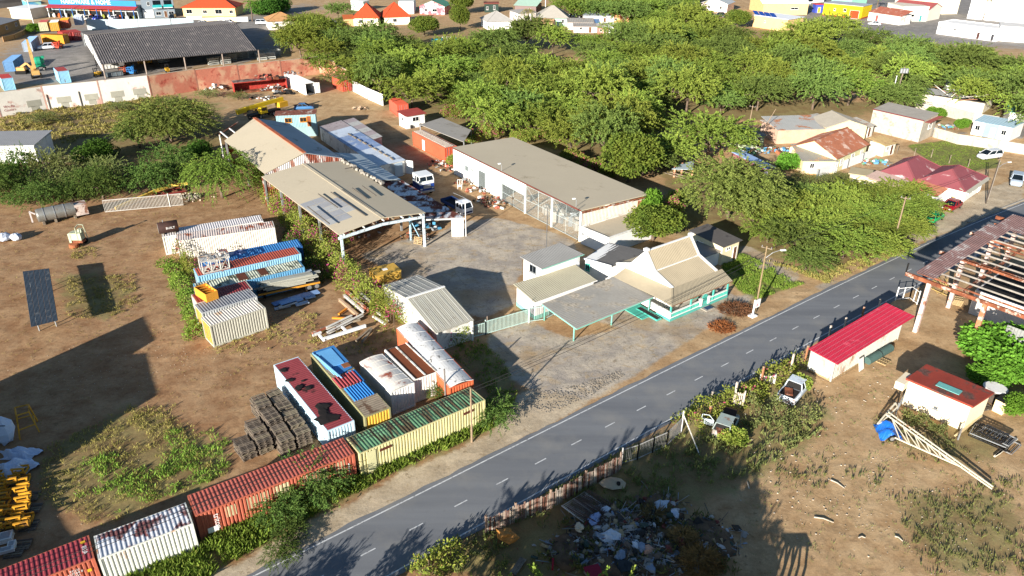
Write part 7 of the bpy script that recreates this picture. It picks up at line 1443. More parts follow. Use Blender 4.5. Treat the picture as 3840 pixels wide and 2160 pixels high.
# ---------------------------------------------------------------- ruined steel frame at the right edge
def steel_frame():
 O = Vector((44.1, 70.1)); e1 = Vector((.76, .65)); e2 = Vector((.617, -.787)); t = thing('ruined_shed', 'rusty roofless steel frame shed with bare purlins at the right edge', 'steel frame', (*O, 0)); p = lambda a, s: O + e1*a + e2*s
 PK = mat('c9b0a5', rough=.8, var=.15, rust=.25, rcol='8a5a45', rsc=1.); Z = 6.0
 for a in (0, 8.5, 17, 25):
  for s in ((0, 5.6, 12.5) if a == 0 else (0, 12.5)):
   q = p(a, s); MB().box((q.x, q.y, Z/2), (.42, .42, Z), .71).build('column', PK if s == 0 else mat('b5714f', var=.2, rust=.35, rcol='c9c5bd'), t)
  q0, q1 = p(a, -2.6), p(a, 14); MB().bar((q0.x, q0.y, Z+.1), (q1.x, q1.y, Z+.1), .25, .4).build('main_beam', RUSTSTEEL, t)
 for k in range(13):
  q0, q1 = p(.4+k*1.75, -1.6), p(.4+k*1.75, 15); MB().bar((q0.x, q0.y, Z+.5), (q1.x, q1.y, Z+.5), .09, .17).build('purlin', mat('8f887e', var=.25, rust=.25, rcol='7a5644') if k % 4 else RUSTSTEEL, t)
 for s in (3.2, 9.5):      # lattice girders along the road
  m = MB(); L = 24
  for i in range(16):
   a0, a1 = i*1.5, (i+1)*1.5; A, B_ = p(a0, s), p(a1, s); zl, zh = (Z+.05, Z+.4) if i % 2 else (Z+.4, Z+.05); m.bar((A.x, A.y, zl), (B_.x, B_.y, zh), .06)
  A, B_ = p(0, s), p(L, s); m.bar((A.x, A.y, Z+.05), (B_.x, B_.y, Z+.05), .1); m.bar((A.x, A.y, Z+.4), (B_.x, B_.y, Z+.4), .1); m.build('lattice_girder', RUSTSTEEL if s < 5 else METAL, t)
 rs = mat('8f6f68', rough=.8, var=.2, scale=.6, rust=.3, rcol='b3a9a2', rsc=.5, stretch=(1, 1, 1))
 for k, (a0, a1, s0, s1, dz) in enumerate(((0, 4.2, -1.7, .3, 0), (4.1, 8.3, -1.7, .3, .02), (8.2, 12.4, -1.7, .3, 0), (12.3, 16, -1.7, .3, .02), (15.4, 20, -1.9, .6, .1), (20, 26, -1.2, 3.2, .05), (20, 26, 3.0, 6.5, .07))):
  q = [p(a0, s1), p(a1, s1), p(a1, s0), p(a0, s0)]; q = [(x.x, x.y, Z+.64+dz) for x in q]; MB().wavy(q[3], q[0], q[1], q[2], .25, .05).wavy(q[3], q[0], q[1], q[2], .25, -.0).build('roof_sheet', rs, t)
 for a, b in (((0, -2.6), (0, -2.6)),): q = p(*a); MB().box((q.x, q.y, Z+.7), (.12, .12, 1.3)).build('stub_post', DARK, t)
 q0, q1 = p(.2, 8.0), p(.2, 14); MB().corr((q0.x, q0.y, 0), (q1.x, q1.y, 0), (q1.x, q1.y, 4.6), (q0.x, q0.y, 4.6), .3, .04).build('side_sheet', mat('8a8a86', var=.15, rust=.25, rcol='5a5652'), t)
 f_ = [tuple(p(9, 10.5)), tuple(p(9, 2)), tuple(p(20, 2)), tuple(p(20, 10.5))]; f_ = [f_[0], tuple(p(20, 10.5)), tuple(p(20, 2)), f_[1]]
 MB().prism([f_[0], f_[1], f_[2], f_[3]], 0, 3.0).build('inner_wall', mat('d9d0c6', var=.1, rust=.2, rcol='a39a92'), t); MB().prism(expand([f_[0], f_[1], f_[2], f_[3]], -.2), 3.003, 3.03).build('shade_cap', DARK, t)  # dark sheet capping the solid block stands for its shaded inside
steel_frame()
t = thing('timber_stack', 'yellowish stack of timber lengths under the steel frame', 'timber', (51.51,78.94)); r1 = random.Random(3)
for i in range(16): MB().bar((r1.uniform(-1, 1), r1.uniform(-.8, .8), .1+.05*i), (r1.uniform(-1.3, 1.3), r1.uniform(.5, 2.2), .1+.08*i), .07).build('plank', mat('b59a5c', var=.15), t, False)
for i in range(5): pallet('%s light pallet from the ground under the steel frame' % ORD[i], (52.10,76.55), .145*i, .9+.05*i, 'pallets under the steel frame', light=True)
bar_fence('pipe_gate', 'white pipe gate between road and steel frame', [(45.16,77.24), (47.03,77.66), (47.24,76.29)], 1.7, 1.6, WHITE, WHITE, 'gate', .08)
# ---------------------------------------------------------------- roadside fence on the near side
SL = [mat('8a7064', var=.2, rust=.3, rcol='6b4436'), mat('a59484', var=.2, rust=.2, rcol='7a4f3e'), mat('b5a89a', var=.15), mat('6f4a3c', var=.2)]
picket('slat_fence', 'rusty brown sheet-slat fence along the near side of the road', [(-1.79,40.50), (0.39,41.81), (3.08,43.23), (5.96,45.39), (9.02,47.58)], 1.75, .19, SL, .13, .035, .16, mat('9c8270', var=.2))
mf = bar_fence('mesh_fence', 'grey framed mesh fence beyond the slat fence', [(9.23,48.25), (10.64,48.88), (12.05,49.78), (13.37,50.57), (15.06,52.61)], 1.7, .16, mat('7d7a78', var=.1), mat('a9a7a2', var=.1), 'fence', .02)
picket('picket_fence', 'short weathered picket panel standing by the vines', [(20.74,56.58), (21.51,56.28)], 1.7, .16, [mat('b9a999', var=.15)], .1); picket('picket_fence', 'low weathered pickets left of the wrecked pickup', [(24.20,60.14), (25.62,60.16)], 1.0, .2, [mat('c2bdb2', var=.1)], .12)
for i, (q, h_) in enumerate((((24.20,59.81), 2.2), ((20.84,56.89), 2.4), ((27.82,62.07), 2.2), ((29.99,64.06), 1.9), ((34.23,68.96), 1.4), ((36.64,70.87), 1.3), ((39.61,73.32), 1.3), ((42.32,75.30), 1.2), ((18.77,57.02), 1.2), ((18.10,54.90), 1.2))):
 t = thing('stake', ['white post right of the picket panel', 'tall post at the picket panel', 'brown wooden post left of the red-roofed shed', 'white concrete post at the shed corner', 'short white stub post behind the shed, first', 'stub post behind the shed, second', 'forked stub post behind the shed, third', 'stub post behind the shed, fourth', 'thin pair post at the road edge', 'white stake among the vines'][i], 'post', q); MB().box((0, 0, h_/2), (.15, .15, h_), .6).build('shaft', mat('c9b9a8', var=.15) if i % 3 else mat('a5704f', var=.15), t, False); MB().box((0, 0, h_-.05), (.17, .17, .06), .6).build('cap', CONC, t, False)
t = thing('gallows_post', 'leaning white strut and post at the mesh fence', 'post', (15.06,52.61)); q = (15.06,52.61); MB().tube((0, 0, 0), (0, 0, 2.3), .06).build('post', WHITE_OLD, t, False); b_ = (16.05,49.50); MB().bar((0, 0, 1.9), (b_[0]-q[0], b_[1]-q[1], 0), .07).build('strut', WHITE_OLD, t, False)
# ---------------------------------------------------------------- poles and wires
def pole(label, p, h, r=.11, m_=None, arms=1, lamp=None, lean=(0, 0), name='utility_pole', cat='pole'):
 t = thing(name, label, cat, p); top = Vector((lean[0], lean[1], h)); m_ = m_ or mat('8f7a62', rough=.9, var=.2, scale=2)
 MB().tube((0, 0, 0), top, r, 9, r*.75).build('shaft', m_, t, False)
 for i in range(arms): MB().bar(top+Vector((-.5, .35, -.25-.5*i)), top+Vector((.5, -.35, -.25-.5*i)), .08).build('crossarm', WOODG, t, False); [MB().tube(top+Vector((x, -x*.7, -.2-.5*i)), top+Vector((x, -x*.7, -.02-.5*i)), .04, 6).build('insulator', METAL, t, False) for x in (-.42, 0, .42)]
 if lamp:
  q = Vector(lamp); MB().path([top*.82, top*.9+q*.5, top*.93+q], .035).build('lamp_arm', METAL, t, False); MB().box(top*.93+q*1.2, (.6, .22, .12), math.atan2(q.y, q.x)).build('lamp_head', WHITE, t, False)
 return (p[0]+top.x, p[1]+top.y, h)
W1 = pole('weathered wooden pole standing in the roadside grass before the green-roofed container', (-3.39,51.04), 5.7, .1, arms=0)
W0 = pole('grey post rising between the arched and brown-roofed containers', (-6.05,56.04), 4.2, .1, mat('77706a', var=.15), arms=0)
W2 = pole('tall cream utility pole with a lamp arm beside the roadside sign', (27.7, 74.0), 8.4, .1, mat('8a7658', var=.2), arms=1, lamp=(1.6, .2, 0))
W3 = pole('slim brown utility pole at the edge of the thicket', (51.74,92.61), 7.2, .11, arms=1)
W4 = pole('tall dark pole before the red-roofed house', (73.43,108.85), 7.0, .1, mat('4a4038', var=.2), arms=0); W5 = pole('street-lamp pole with a curved white arm at the right', (74.71,110.58), 6.4, .09, mat('8f867a', var=.15), arms=0, lamp=(1.6, .5, 0), name='street_lamp', cat='street lamp')
W6 = pole('dark steel mast in the concrete yard behind the annex', (4.3, 85.6), 8.0, .07, mat('5d5c5a', var=.1), arms=0, name='mast')
pole('white mast beside the gate at the annex corner', (1.90,71.48), 3.0, .05, WHITE, arms=0, name='mast', cat='mast'); pole('tall white pole beside the white flat store', (-171.27,279.04), 10, .14, WHITE, arms=0, name='mast', cat='mast')
pole('white pole at the top edge behind the grey hip roof', (12.61,317.08), 9, .14, WHITE, arms=0, name='mast', cat='mast'); pole('white pole at the top edge before the villa', (61.16,311.09), 9, .14, WHITE, arms=0, name='mast', cat='mast')
W7 = pole('brown leaning pole on the red sand path', (44.68,140.00), 7.0, .1, arms=1, lean=(.6, 1.0)); pole('second leaning pole crossing the sand path', (46.24,139.45), 6.0, .08, arms=0, lean=(4.0, 3.0)); pole('dark pole beside the white low wall near the big tree', (30.81,129.46), 5.5, .1, mat('5d3f33', var=.2), arms=0); pole('brown pole behind the big domed tree', (38.11,133.39), 6.0, .1, mat('6b3f30', var=.2), arms=0)
t = thing('transformer_pole', 'pole with grey transformers beside the block house', 'pole', (84.32,165.63)); MB().tube((0, 0, 0), (.4, 0, 9.5), .16, 8, .12).build('shaft', WOODG, t, False); [MB().lathe((.3+x, -.3, 8.2), [(.3, 0), (.32, .1), (.32, .9), (.2, 1.0)], 10).build('transformer', METAL, t, False) for x in (-.5, .1, .7)]
pole('white mast left of the transformer pole', (83.73,166.05), 7.5, .1, WHITE, arms=0, name='mast', cat='mast')
def wire(label, a, b, sag=.4, n=14):
 m = MB(); a, b = Vector(a), Vector(b); pts = [a.lerp(b, i/n) - Vector((0, 0, sag*4*(i/n)*(1-i/n))) for i in range(n+1)]; m.path(pts, .028, 4); tag(m.build('power_line', mat('2b2a2a', var=.1)), label, 'wire', 'power lines along the road')
for k in (0, .35): wire('thin dark power line from the grass-side pole to the cream pole', (W1[0], W1[1], W1[2]-.1-k), (W2[0], W2[1], W2[2]-.6-k*1.5), .5); wire('thin dark power line over the roadside containers', (W1[0], W1[1], W1[2]-.1-k), (-46, 21, 5.4-k), .6)
wire('thin dark power line above the road edge at the right', (W2[0], W2[1], W2[2]-.4), W3, .5); wire('thin dark power line towards the red-roofed house', W3, (W5[0], W5[1], 6.2), .6)
# white hanging sign
t = thing('hanging_sign', 'white gallows post with a hanging white notice board by the road', 'sign', (27.22,73.26)); MB().box((0, 0, 1.05), (.14, .14, 2.1), .6).build('post', WHITE, t, False); MB().box((.35, .25, 1.95), (1.0, .12, .1), .62).build('arm', WHITE, t, False); MB().box((.5, .36, 1.4), (.75, .05, .85), .62).build('board', WHITE, t, False); MB().box((0, 0, .08), (.8, .7, .16), .6).build('foot', WHITE, t, False)
MB().box((.37, .225, 1.32), (.2, .01, .4), .62).build('red_figure', mat('c9808a', var=.2), t, False); MB().box((.6, .39, 1.5), (.25, .012, .1), .62).build('grey_text', mat('b5b0ac', var=.1), t, False)
# ---------------------------------------------------------------- right-hand yard things
def boom_trailer():
 t = thing('boom_trailer', 'cream lattice boom on a two-wheel trailer lying in the right yard', 'trailer', (33.88,52.15)); CB = mat('cfc6ae', rough=.6, var=.08, rust=.12, rcol='a5714a')
 A1, A2, A3 = (33.65,54.01), (33.36,51.43), (32.86,52.56); tip = (38.27,45.14); q = lambda a, b, s: (a[0]+(b[0]-a[0])*s, a[1]+(b[1]-a[1])*s, a[2]+(b[2]-a[2])*s)
 a1, a2, a3, tp = (*(33.40,53.62), 1.3), (*(33.32,51.36), .55), (*(33.66,53.74), 1.0), (*(38.36,45.25), .4); m1 = q(a1, tp, .62)
 MB().bar(a1, tp, .1).build('chord', CB, t); MB().bar(a2, q(a1, tp, .72), .1).build('chord', CB, t); MB().bar((a1[0]+.35, a1[1]+.35, a1[2]), (tp[0]+.08, tp[1]+.08, tp[2]+.15), .09).build('chord', CB, t)
 for i in range(13): s = .03+.07*i; p0 = q(a1, tp, s); MB().bar(p0, (p0[0]+.35*(1-s), p0[1]+.35*(1-s), p0[2]+.05), .07).build('rung', CB, t)
 e = q(a1, tp, .72)
 for i in range(6): s = .08+.16*i; MB().bar(q(a1, tp, .72*s), q(a2, e, s), .07).build('cross_bar', CB, t); MB().bar(q(a1, tp, .72*s), q(a2, e, min(1, s+.14)), .06).build('cross_bar', CB, t)
 f0, f1, f2_, f3_ = (*(32.53,53.07), .7), (*(35.08,55.47), 1.2), (*(33.94,54.94), .9), (*(34.25,54.38), .9)
 MB().bar(f0, f1, .12).bar((f0[0]+.5, f0[1]+.25, f0[2]), (f1[0]-.1, f1[1]-.6, f1[2]), .1).bar(q(f0, f1, .5), f3_, .1).bar(f0, (f0[0]+.5, f0[1]+.25, f0[2]), .1).bar(f1, (f1[0]-.1, f1[1]-.6, f1[2]), .1).build('end_frame', CB, t)
 w = (33.19,51.52); wheel(t, w[0]-t.location.x, w[1]-t.location.y, .32, .2)
boom_trailer()
q = (33.42,52.67); k = MB(); vs = []; nn_ = 14; g_ = np.random.default_rng(5)
for a in range(nn_+1):
 for b in range(nn_+1): x, y = a/nn_-.5, b/nn_-.5; vs.append((q[0]+x*2.0+.3*y, q[1]+y*2.3, max(.05, .75+.25*math.sin(6*x+2)+.12*math.sin(11*y+5*x)-1.6*(x*x+y*y)+g_.normal(0, .03))))
k.add(vs, [(a*(nn_+1)+b, (a+1)*(nn_+1)+b, (a+1)*(nn_+1)+b+1, a*(nn_+1)+b+1) for a in range(nn_) for b in range(nn_)]); tag(k.build('tarpaulin', mat('1f68c4', rough=.35, var=.12, spec=.5)), 'bright blue tarpaulin over the boom trailer', 'tarpaulin', )
bar_fence('yard_cage', 'thin grey pipe enclosure in front of the cream hut', [(35.32,55.34), (36.78,57.22), (37.53,56.76), (40.54,53.50), (39.16,51.79)], 1.2, .3, METAL, METAL, 'fence', .015)
t = thing('steel_trays', 'stack of dark mesh trays and frames beside the hut', 'trays', (42.13,51.82)); r4 = random.Random(8); e1_ = (Vector((44.50,53.11))-Vector((42.89,54.52))).normalized()
for i in range(6):
 z = .15+.14*i; w_, l_ = 2.0-.1*i, 3.2-.2*i; m = MB()
 for s in (-1, 1): m.box((0, s*w_/2, z), (l_, .06, .08)); m.box((s*l_/2, 0, z), (.06, w_, .08))
 for j in range(9): m.box((-l_/2+l_*(j+.5)/9, 0, z), (.03, w_, .03))
 o = m.build('tray', DARK if i % 2 else METAL, t, False); o.rotation_euler = (0, 0, -.85+r4.uniform(-.1, .1)); o.location = (r4.uniform(-.3, .3), r4.uniform(-.3, .3), 0)
for i in range(5): a, b = (41.04,49.49), (43.71,51.42); o = MB().bar((a[0]+.16*i, a[1]+.1*i, .12), (b[0]+.16*i, b[1]+.1*i, .12), .13).build('white_pipe', mat('d0c9b5', var=.08)); tag(o, 'cream pipe lying beside the mesh trays', 'pipe', 'cream pipes in the right yard')
for i in range(4): a, b = (39.10,52.21), (42.33,54.51); o = MB().bar((a[0]+.13*i, a[1]+.05*i, .1+.07*(i % 2)), (b[0]+.13*i, b[1]+.05*i, .4+.07*(i % 2)), .12).build('plank', mat('c9b48a', var=.12)); tag(o, 'pale plank leaning at the hut corner', 'plank', 'planks at the hut corner')
t = thing('cabinet', 'cream steel cabinet with a dark top right of the hut', 'cabinet', (45.50,55.80), .6); MB().box((0, .3, .65), (1.3, .9, 1.3)).build('body', mat('e0cfa4', var=.06), t, False); MB().box((0, .3, 1.33), (1.4, 1.0, .06)).build('top', DARK, t, False); MB().box((.1, -.17, 1.05), (.9, .03, .12)).build('slot', DARK, t, False)
pallet('light pallet in the weeds below the boom', (36.32,53.03), .05, .6, light=True); pallet('pallet beside the red-roofed shed wall', (38.00,64.07), 0, .7, light=True); pallet('broken pallet right of the cream hut', (44.07,56.54), 0, .3)
t = thing('water_tank_ring', 'dark open mesh drum behind the hut', 'drum', (45.61,57.95)); MB().lathe((0, 0, 0), [(.95, 0), (1.0, .1), (1.0, 1.2), (.9, 1.25)], 18).build('shell', mat('4a4038', var=.3), t, False); MB().lathe((0, 0, 1.2), [(1.02, 0), (1.05, .05), (.95, .1)], 18).build('rim', WHITE_OLD, t, False)
t = thing('trough', 'dark green trough lying along the red-roofed shed', 'trough', (37.93,65.09)); a, b = Vector((36.15,63.77)), Vector((39.62,66.25)); o_ = Vector(t.location[:2]); MB().tube((*(a-o_), .3), (*(b-o_), .35), .42, 12).build('shell', mat('48605a', var=.15), t, False); MB().lathe((*((a+b)/2-o_), .33), [(.44, -.04), (.46, 0), (.44, .04)], 12, 'X', .65).build('strap', DARK, t, False)
t = thing('curved_board', 'white curved board leaning at the red-roofed shed', 'board', (35.04,62.68), .7); MB().box((0, 0, .65), (.9, .06, 1.3), 0, -.25).build('panel', WHITE_OLD, t, False); MB().bar((0, .1, 0), (0, .3, .9), .05).build('prop', WOODG, t, False)
# ---------------------------------------------------------------- rubbish heap
def rubbish():
 r_ = random.Random(99); cs = ['b9b9b8', '8a8782', '6b5d50', '8796a8', '4a4540', '93805f', 'a39e95', '5f6468', '7a3f36', '3a4a42', 'b09a74', '2a2826']
 o0 = (9.30,40.11); cx, cy = o0
 t = thing('rubbish_heap', 'sprawling heap of mixed rubbish behind the slat fence', 'rubbish heap', o0); tag(t, kind='stuff')
 ctr = [(7.67,41.87), (7.81,39.91), (8.35,38.51), (9.93,39.45), (10.00,37.63), (7.18,37.61), (11.58,38.54), (9.48,41.39), (11.66,43.15), (15.14,39.97), (6.07,40.86), (14.25,40.93), (4.09,38.94)]
 for k, c in enumerate(cs):
  m = MB()
  for i in range(220 if k not in (1, 2, 6) else 340):
   q = ctr[min(len(ctr)-1, int(r_.random()**1.3*len(ctr)))]; x, y = q[0]-cx+r_.gauss(0, 1.0), q[1]-cy+r_.gauss(0, .8); rr = math.hypot(x/6, y/4.5); z = max(0, .45*(1-rr))*r_.uniform(.6, 1.1); s = min(.6, .05+r_.expovariate(9))
   u_ = r_.random()
   if u_ < .4: m.box((x, y, z+s*.3), (s*1.4, s*r_.uniform(.4, 1), s*r_.uniform(.1, .6)), r_.uniform(0, 3), r_.uniform(-.6, .6), r_.uniform(-.6, .6))
   elif u_ < .75: m.lump((x, y, z+s*.3), (s*1.5, s, s*.8), r_, 6, 4, .35, r_.uniform(0, 3))
   else: an = r_.uniform(0, 6.28); m.tube((x, y, z), (x+s*5*math.cos(an), y+s*5*math.sin(an), z+r_.uniform(-.05, .35)), .025, 5)
  tag(m.build('debris', mat(c, rough=.8, var=.2, scale=2), t, False), kind='stuff')
 m = MB()
 for q in ctr: m.lump((q[0]-cx, q[1]-cy, -.05), (3.6, 2.8, .8), r_, 14, 6, .22, r_.uniform(0, 3))
 m.build('soil_mound', mat('6a5540', var=.3, scale=1.5, second='564434'), t, False, True)
rubbish()
for i, (q, s, c, lab) in enumerate((((7.32,40.00), (1.5, 1.1, .5), 'cfd4da', 'large white bag on the rubbish heap'), ((6.34,41.67), (1.3, .8, .5), '8fa0c4', 'blue-white torn sheeting on the rubbish heap'), ((9.18,39.16), (.9, .7, .4), 'd0d6dc', 'white plastic basin on the rubbish heap'), ((7.94,37.34), (1.3, 1.2, .3), '23282c', 'black plastic sheet on the rubbish heap'), ((11.73,43.27), (1.3, .9, .3), 'b9c6d2', 'pale blue cabinet panels above the heap'), ((5.15,40.76), (.8, .6, .5), 'cdbfa5', 'cream armchair frame left of the heap'), ((7.28,42.70), (.8, .5, .4), 'c3cdd9', 'white sack by the rusted mesh frames'), ((9.89,38.71), (.9, .6, .4), 'c99a80', 'peach coloured cushion on the heap'), ((12.55,42.33), (.9, .6, .4), 'bcc7d6', 'pale plastic bag right of the dry brush'), ((-0.28,39.74), (1.6, 1.0, .9), 'b07a3c', 'ochre torn cloth hanging by the slat fence'))):
 tag(MB().lump(( *q, s[2]*.5+.25), s, random.Random(i+40), 9, 6, .35, i).build('rubbish_item', mat(c, rough=.6, var=.12)), lab, 'rubbish')
t = thing('mesh_screens', 'rusted mesh frames lying behind the slat fence', 'frames', (5.65,43.10)); e = .75
for i in range(3):
 m = MB()
 for j in range(15): m.box((0, -1.1+2.2*j/14, .3+.2*i), (2.6, .03, .03))
 for x in (-1.3, 0, 1.3): m.box((x, 0, .3+.2*i), (.06, 2.3, .06))
 o = m.build('frame', mat('5d4a42', var=.25) if i else WHITE_OLD, t, False); o.rotation_euler = (.1*i, .08, e+.15*i); o.location = (.3*i, -.2*i, 0)
tag(MB().box((*(5.80,36.72), .5), (1.1, 1.0, .08), .3).box((*(5.80,36.72), .44), (1.0, .9, .04), .5).build('red_sheet', mat('8f1c34', var=.08)), 'crimson roof sheet offcut at the bottom edge', 'sheet'); tag(MB().box((*(3.01,37.48), .3), (.14, 1.0, .1), -.1).box((*(3.01,37.48), .38), (.1, .9, .06), -.1).build('red_batten', mat('a01c2c', var=.08)), 'short red batten left of the crimson sheet', 'batten')
tag(MB().box((*(0.56,37.37), .2), (.5, 1.6, .06), -.5).box((*(0.56,37.37), .25), (.1, 1.5, .04), -.5).build('grey_plank', WOODG), 'weathered grey plank at the bottom left of the heap', 'plank'); tag(MB().bar((*(13.48,41.23), .12), (*(15.95,40.66), .12), .3, .05).bar((*(13.93,41.23), .17), (*(15.68,40.75), .17), .1, .04).build('teal_plank', mat('7d8f8c', var=.15)), 'long grey-green plank right of the heap', 'plank')
t = thing('concrete_slab', 'broken concrete slab with holes behind the slat fence', 'slab', (8.11,45.75)); MB().lump((0, 0, .3), (2.2, 1.4, .5), random.Random(2), 8, 4, .25).build('slab', mat('b3a386', var=.12), t, False); [MB().lathe((x, -.3, .4), [(.16, 0), (.16, .2)], 10).build('hole', DARK, t, False) for x in (.5,)]
# gravel and stones strewn on the verges and yards
m = MB(); r_ = random.Random(5)
ZN = [[(2.04,58.21), (7.52,60.24), (8.10,58.28), (3.43,55.15), (0.89,56.32)], [(7.52,60.24), (10.89,62.35), (11.15,61.31), (7.72,58.28)]]
for poly in ZN:
 xs_ = [p[0] for p in poly]; ys_ = [p[1] for p in poly]
 for i in range(900):
  x, y = r_.uniform(min(xs_), max(xs_)), r_.uniform(min(ys_), max(ys_))
  if inpoly(np.array([x]), np.array([y]), poly)[0]: s = r_.uniform(.05, .2); m.lump((x, y, .02), (s, s*.8, s*.25), r_, 6, 3, .3)
tag(m.build('gravel_edge', mat('93897a', var=.2)), 'broken pale paving stones along the apron edge', 'gravel', kind='stuff')
m = MB()
for i in range(1300):
 q = [(25.76,46.39), (31.69,48.85), (29.00,41.07), (34.02,42.12), (32.88,57.97), (-34.98,63.99), (-42.24,60.36), (-35.52,45.78)][i % 8]; s = r_.uniform(.03, .1) if i % 12 else .17; m.lump((q[0]+r_.gauss(0, 4.5), q[1]+r_.gauss(0, 3.2), .01), (s, s*.8, s*.5), r_, 5, 3, .3)
tag(m.build('scattered_stones', mat('b9ac98', var=.2)), 'small stones strewn over the bare yards', 'stones', kind='stuff')
for i, (q, l_, rz) in enumerate((((26.43,46.05), 1.2, -.9), ((23.87,42.13), 1.4, -.4), ((28.76,40.29), .6, -.9), ((26.06,40.36), .5, 0), ((19.14,45.86), .8, 1.5))): t = thing('driftwood', ['grey plank offcut on the right yard, upper', 'pale bent branch on the right yard', 'short pale stick near the bottom right', 'short pale stick near the bottom middle', 'upright white stake right of the weeds'][i], 'stick', q); MB().path([(-l_/2*math.cos(rz), -l_/2*math.sin(rz), .06), (0, .1, .1), (l_/2*math.cos(rz), l_/2*math.sin(rz), .06)], .06, 6, .03).build('wood', mat('bdb2a0', var=.1), t, False)
# debris round the red open container, tyres
t = thing('open_red_container', 'rusted red container with its side cut open, full of scrap', 'container', (-60.5, 180.0), hd((-66.6, 176.6), (-54.9, 182.6))); RC_ = mat('a5382e', var=.15, rust=.2, rcol='5d2a22')
MB().box((0, 0, .2), (12.2, 2.4, .2)).build('floor', RUSTSTEEL, t, False); MB().corr((6.1, 1.2, .3), (-6.1, 1.2, .3), (-6.1, 1.2, 2.6), (6.1, 1.2, 2.6), .3, .04).build('rear_wall', RC_, t, False)
for x in (-6.05, 6.05): MB().box((x, 0, 1.4), (.12, 2.4, 2.6)).build('end_wall', RC_, t, False)
MB().box((0, 0, 2.7), (12.3, 2.5, .1)).build('roof', mat('5d4a44', var=.3, rust=.4, rcol='8a7a70'), t, False); MB().box((0, -1.15, 2.55), (12.2, .12, .16)).build('top_rail', RC_, t, False)
junk_heap('junk_heap', 'white appliances and scrap inside the open red container', (-57.5, 180.2), 60, 2.2, [WHITE_OLD, RUSTSTEEL, METAL], 90, 1.6, .3, 1.0); junk_heap('junk_heap', 'rusty beams heaped on the open red container roof', (-59, 181, 2.8), 40, 2.4, [RUSTSTEEL, DARK, mat('8a3a30', var=.2)], 91, .5, .3, 1.2)
for i in range(16):
 a = rng.uniform(0, 6.28); o = bpy.data.objects.new('tyre', _wheel[(.5, .3)][0]); COL.objects.link(o); p = (-53.88,176.88); o.location = (p[0]+rng.gauss(0, 1.1), p[1]+rng.gauss(0, .6), .15+.25*(i % 3)); o.rotation_euler = (math.pi/2+rng.uniform(-.4, .4), rng.uniform(-.4, .4), a); tag(o, 'old black tyre in the heap before the red container', 'tyre', 'tyre heap in the back yard')
junk_heap('junk_heap', 'scrap boxes and chimney on top of the open white container', (*(-54.17,186.45), 2.7), 24, 1.4, [RUSTSTEEL, METAL], 92, .5, .3, .9); junk_heap('junk_heap', 'brown boxes and scrap at the red wall', (-71.53,180.84), 30, 2.0, [RUSTSTEEL, WOODG, WHITE_OLD], 93, 1.0, .3, 1.2); junk_heap('junk_heap', 'white timber and scrap before the open white container', (-57.37,172.48), 40, 2.4, [WHITE_OLD, RUSTSTEEL, METAL, DARK], 94, .3, .2, .8)
junk_heap('log_pile', 'pile of cut pale logs by the back fence', (-33.73,163.53), 50, 1.2, [mat('c9a98a', var=.15), WOODG], 95, .5, .2, .5); junk_heap('junk_heap', 'bricks and blocks beside the truck crane', (-54.97,159.24), 40, 2.2, [mat('8a6a48', var=.2), DARK, mat('d0a030', var=.1)], 96, .8, .3, .9)
t = house('site_cabin', 'blue ribbed cabin with orange window frames raised behind the gabled shed', rect((-45.40,141.40), (-38.16,142.82), 2.6), 4.4, 'shed', .1, 0, .2, mat('8fa9a8', var=.1), mat('7d4a3a', var=.15, rust=.3, rcol='b5a598'), .25, cat='cabin')
f = rect((-45.40,141.40), (-38.16,142.82), 2.6); d, n = outward(f[0], f[1]); L = math.dist(f[0], f[1]); MB().corr((f[0][0]+n.x*.05, f[0][1]+n.y*.05, 1.9), (f[1][0]+n.x*.05, f[1][1]+n.y*.05, 1.9), (f[1][0]+n.x*.05, f[1][1]+n.y*.05, 4.3), (f[0][0]+n.x*.05, f[0][1]+n.y*.05, 4.3), .28, .05).build('front_sheet', mat('8fb0b5', var=.1), t)
OF = mat('c9862c', var=.1); l_ = lambda s: (lerp(f[0], f[1], s)[0]+n.x*.1, lerp(f[0], f[1], s)[1]+n.y*.1)
for s in (.3, .68): opening(t, (f[0][0]+n.x*.1, f[0][1]+n.y*.1), (f[1][0]+n.x*.1, f[1][1]+n.y*.1), s, 2.9, 1.3, .9, 'window', OF, DARK)
opening(t, (f[0][0]+n.x*.1, f[0][1]+n.y*.1), (f[1][0]+n.x*.1, f[1][1]+n.y*.1), .82, 2.0, .7, 2.0, 'door', OF, mat('8a4a2c', var=.15))
house('white_hut', 'white hut with a grey sheet roof at the left edge', rect((-91.5, 124.6), (-82.9, 125.4), 6.5), 3.3, 'shed', .5, 0, .35, WHITE, mat('8f8f90', var=.06), .35, ((0, .8, 1.2, 1.6, .8), (0, .22, .8, 1.0, 1.3)))
junk_heap('rubble_heap', 'stones and dark slabs right of the white hut', (-80.07,127.59), 50, 3, [CONC, mat('a59a88', var=.2)], 97, .4, .2, .7)
# ---------------------------------------------------------------- unseen casters added outside the picture, shaped after the shadows they throw
t = thing('unseen_building', 'unseen tall grey building left of the yard, outline shaped from its shadow on bare soil', 'building', (-54, 42))
MB().prism([(-66, 14), (-44, 12), (-40.4, 21), (-41.9, 22.2), (-44.4, 24.6), (-47.3, 28), (-48.4, 31), (-46.3, 33.1), (-45.1, 37.5), (-43.4, 40), (-47.6, 47.2), (-49.0, 47.0), (-47.8, 49.8), (-50.4, 53.5), (-51.2, 54.7), (-60, 41.5)], 0, 6.0).build('wall', BLOCK, t)  # footprint traced back from the shadow outline it has to cast
MB().prism([(-65, 15), (-46, 14), (-49.5, 31), (-47, 38), (-50.8, 52), (-59, 41)], 6.003, 6.1).build('roof', GREYROOF, t)
t = thing('unseen_hoops', 'unseen arched frame added below the picture for its shadow on the right yard', 'frame', (16.3, 33.0))  # unseen frame added to throw the arched shadow
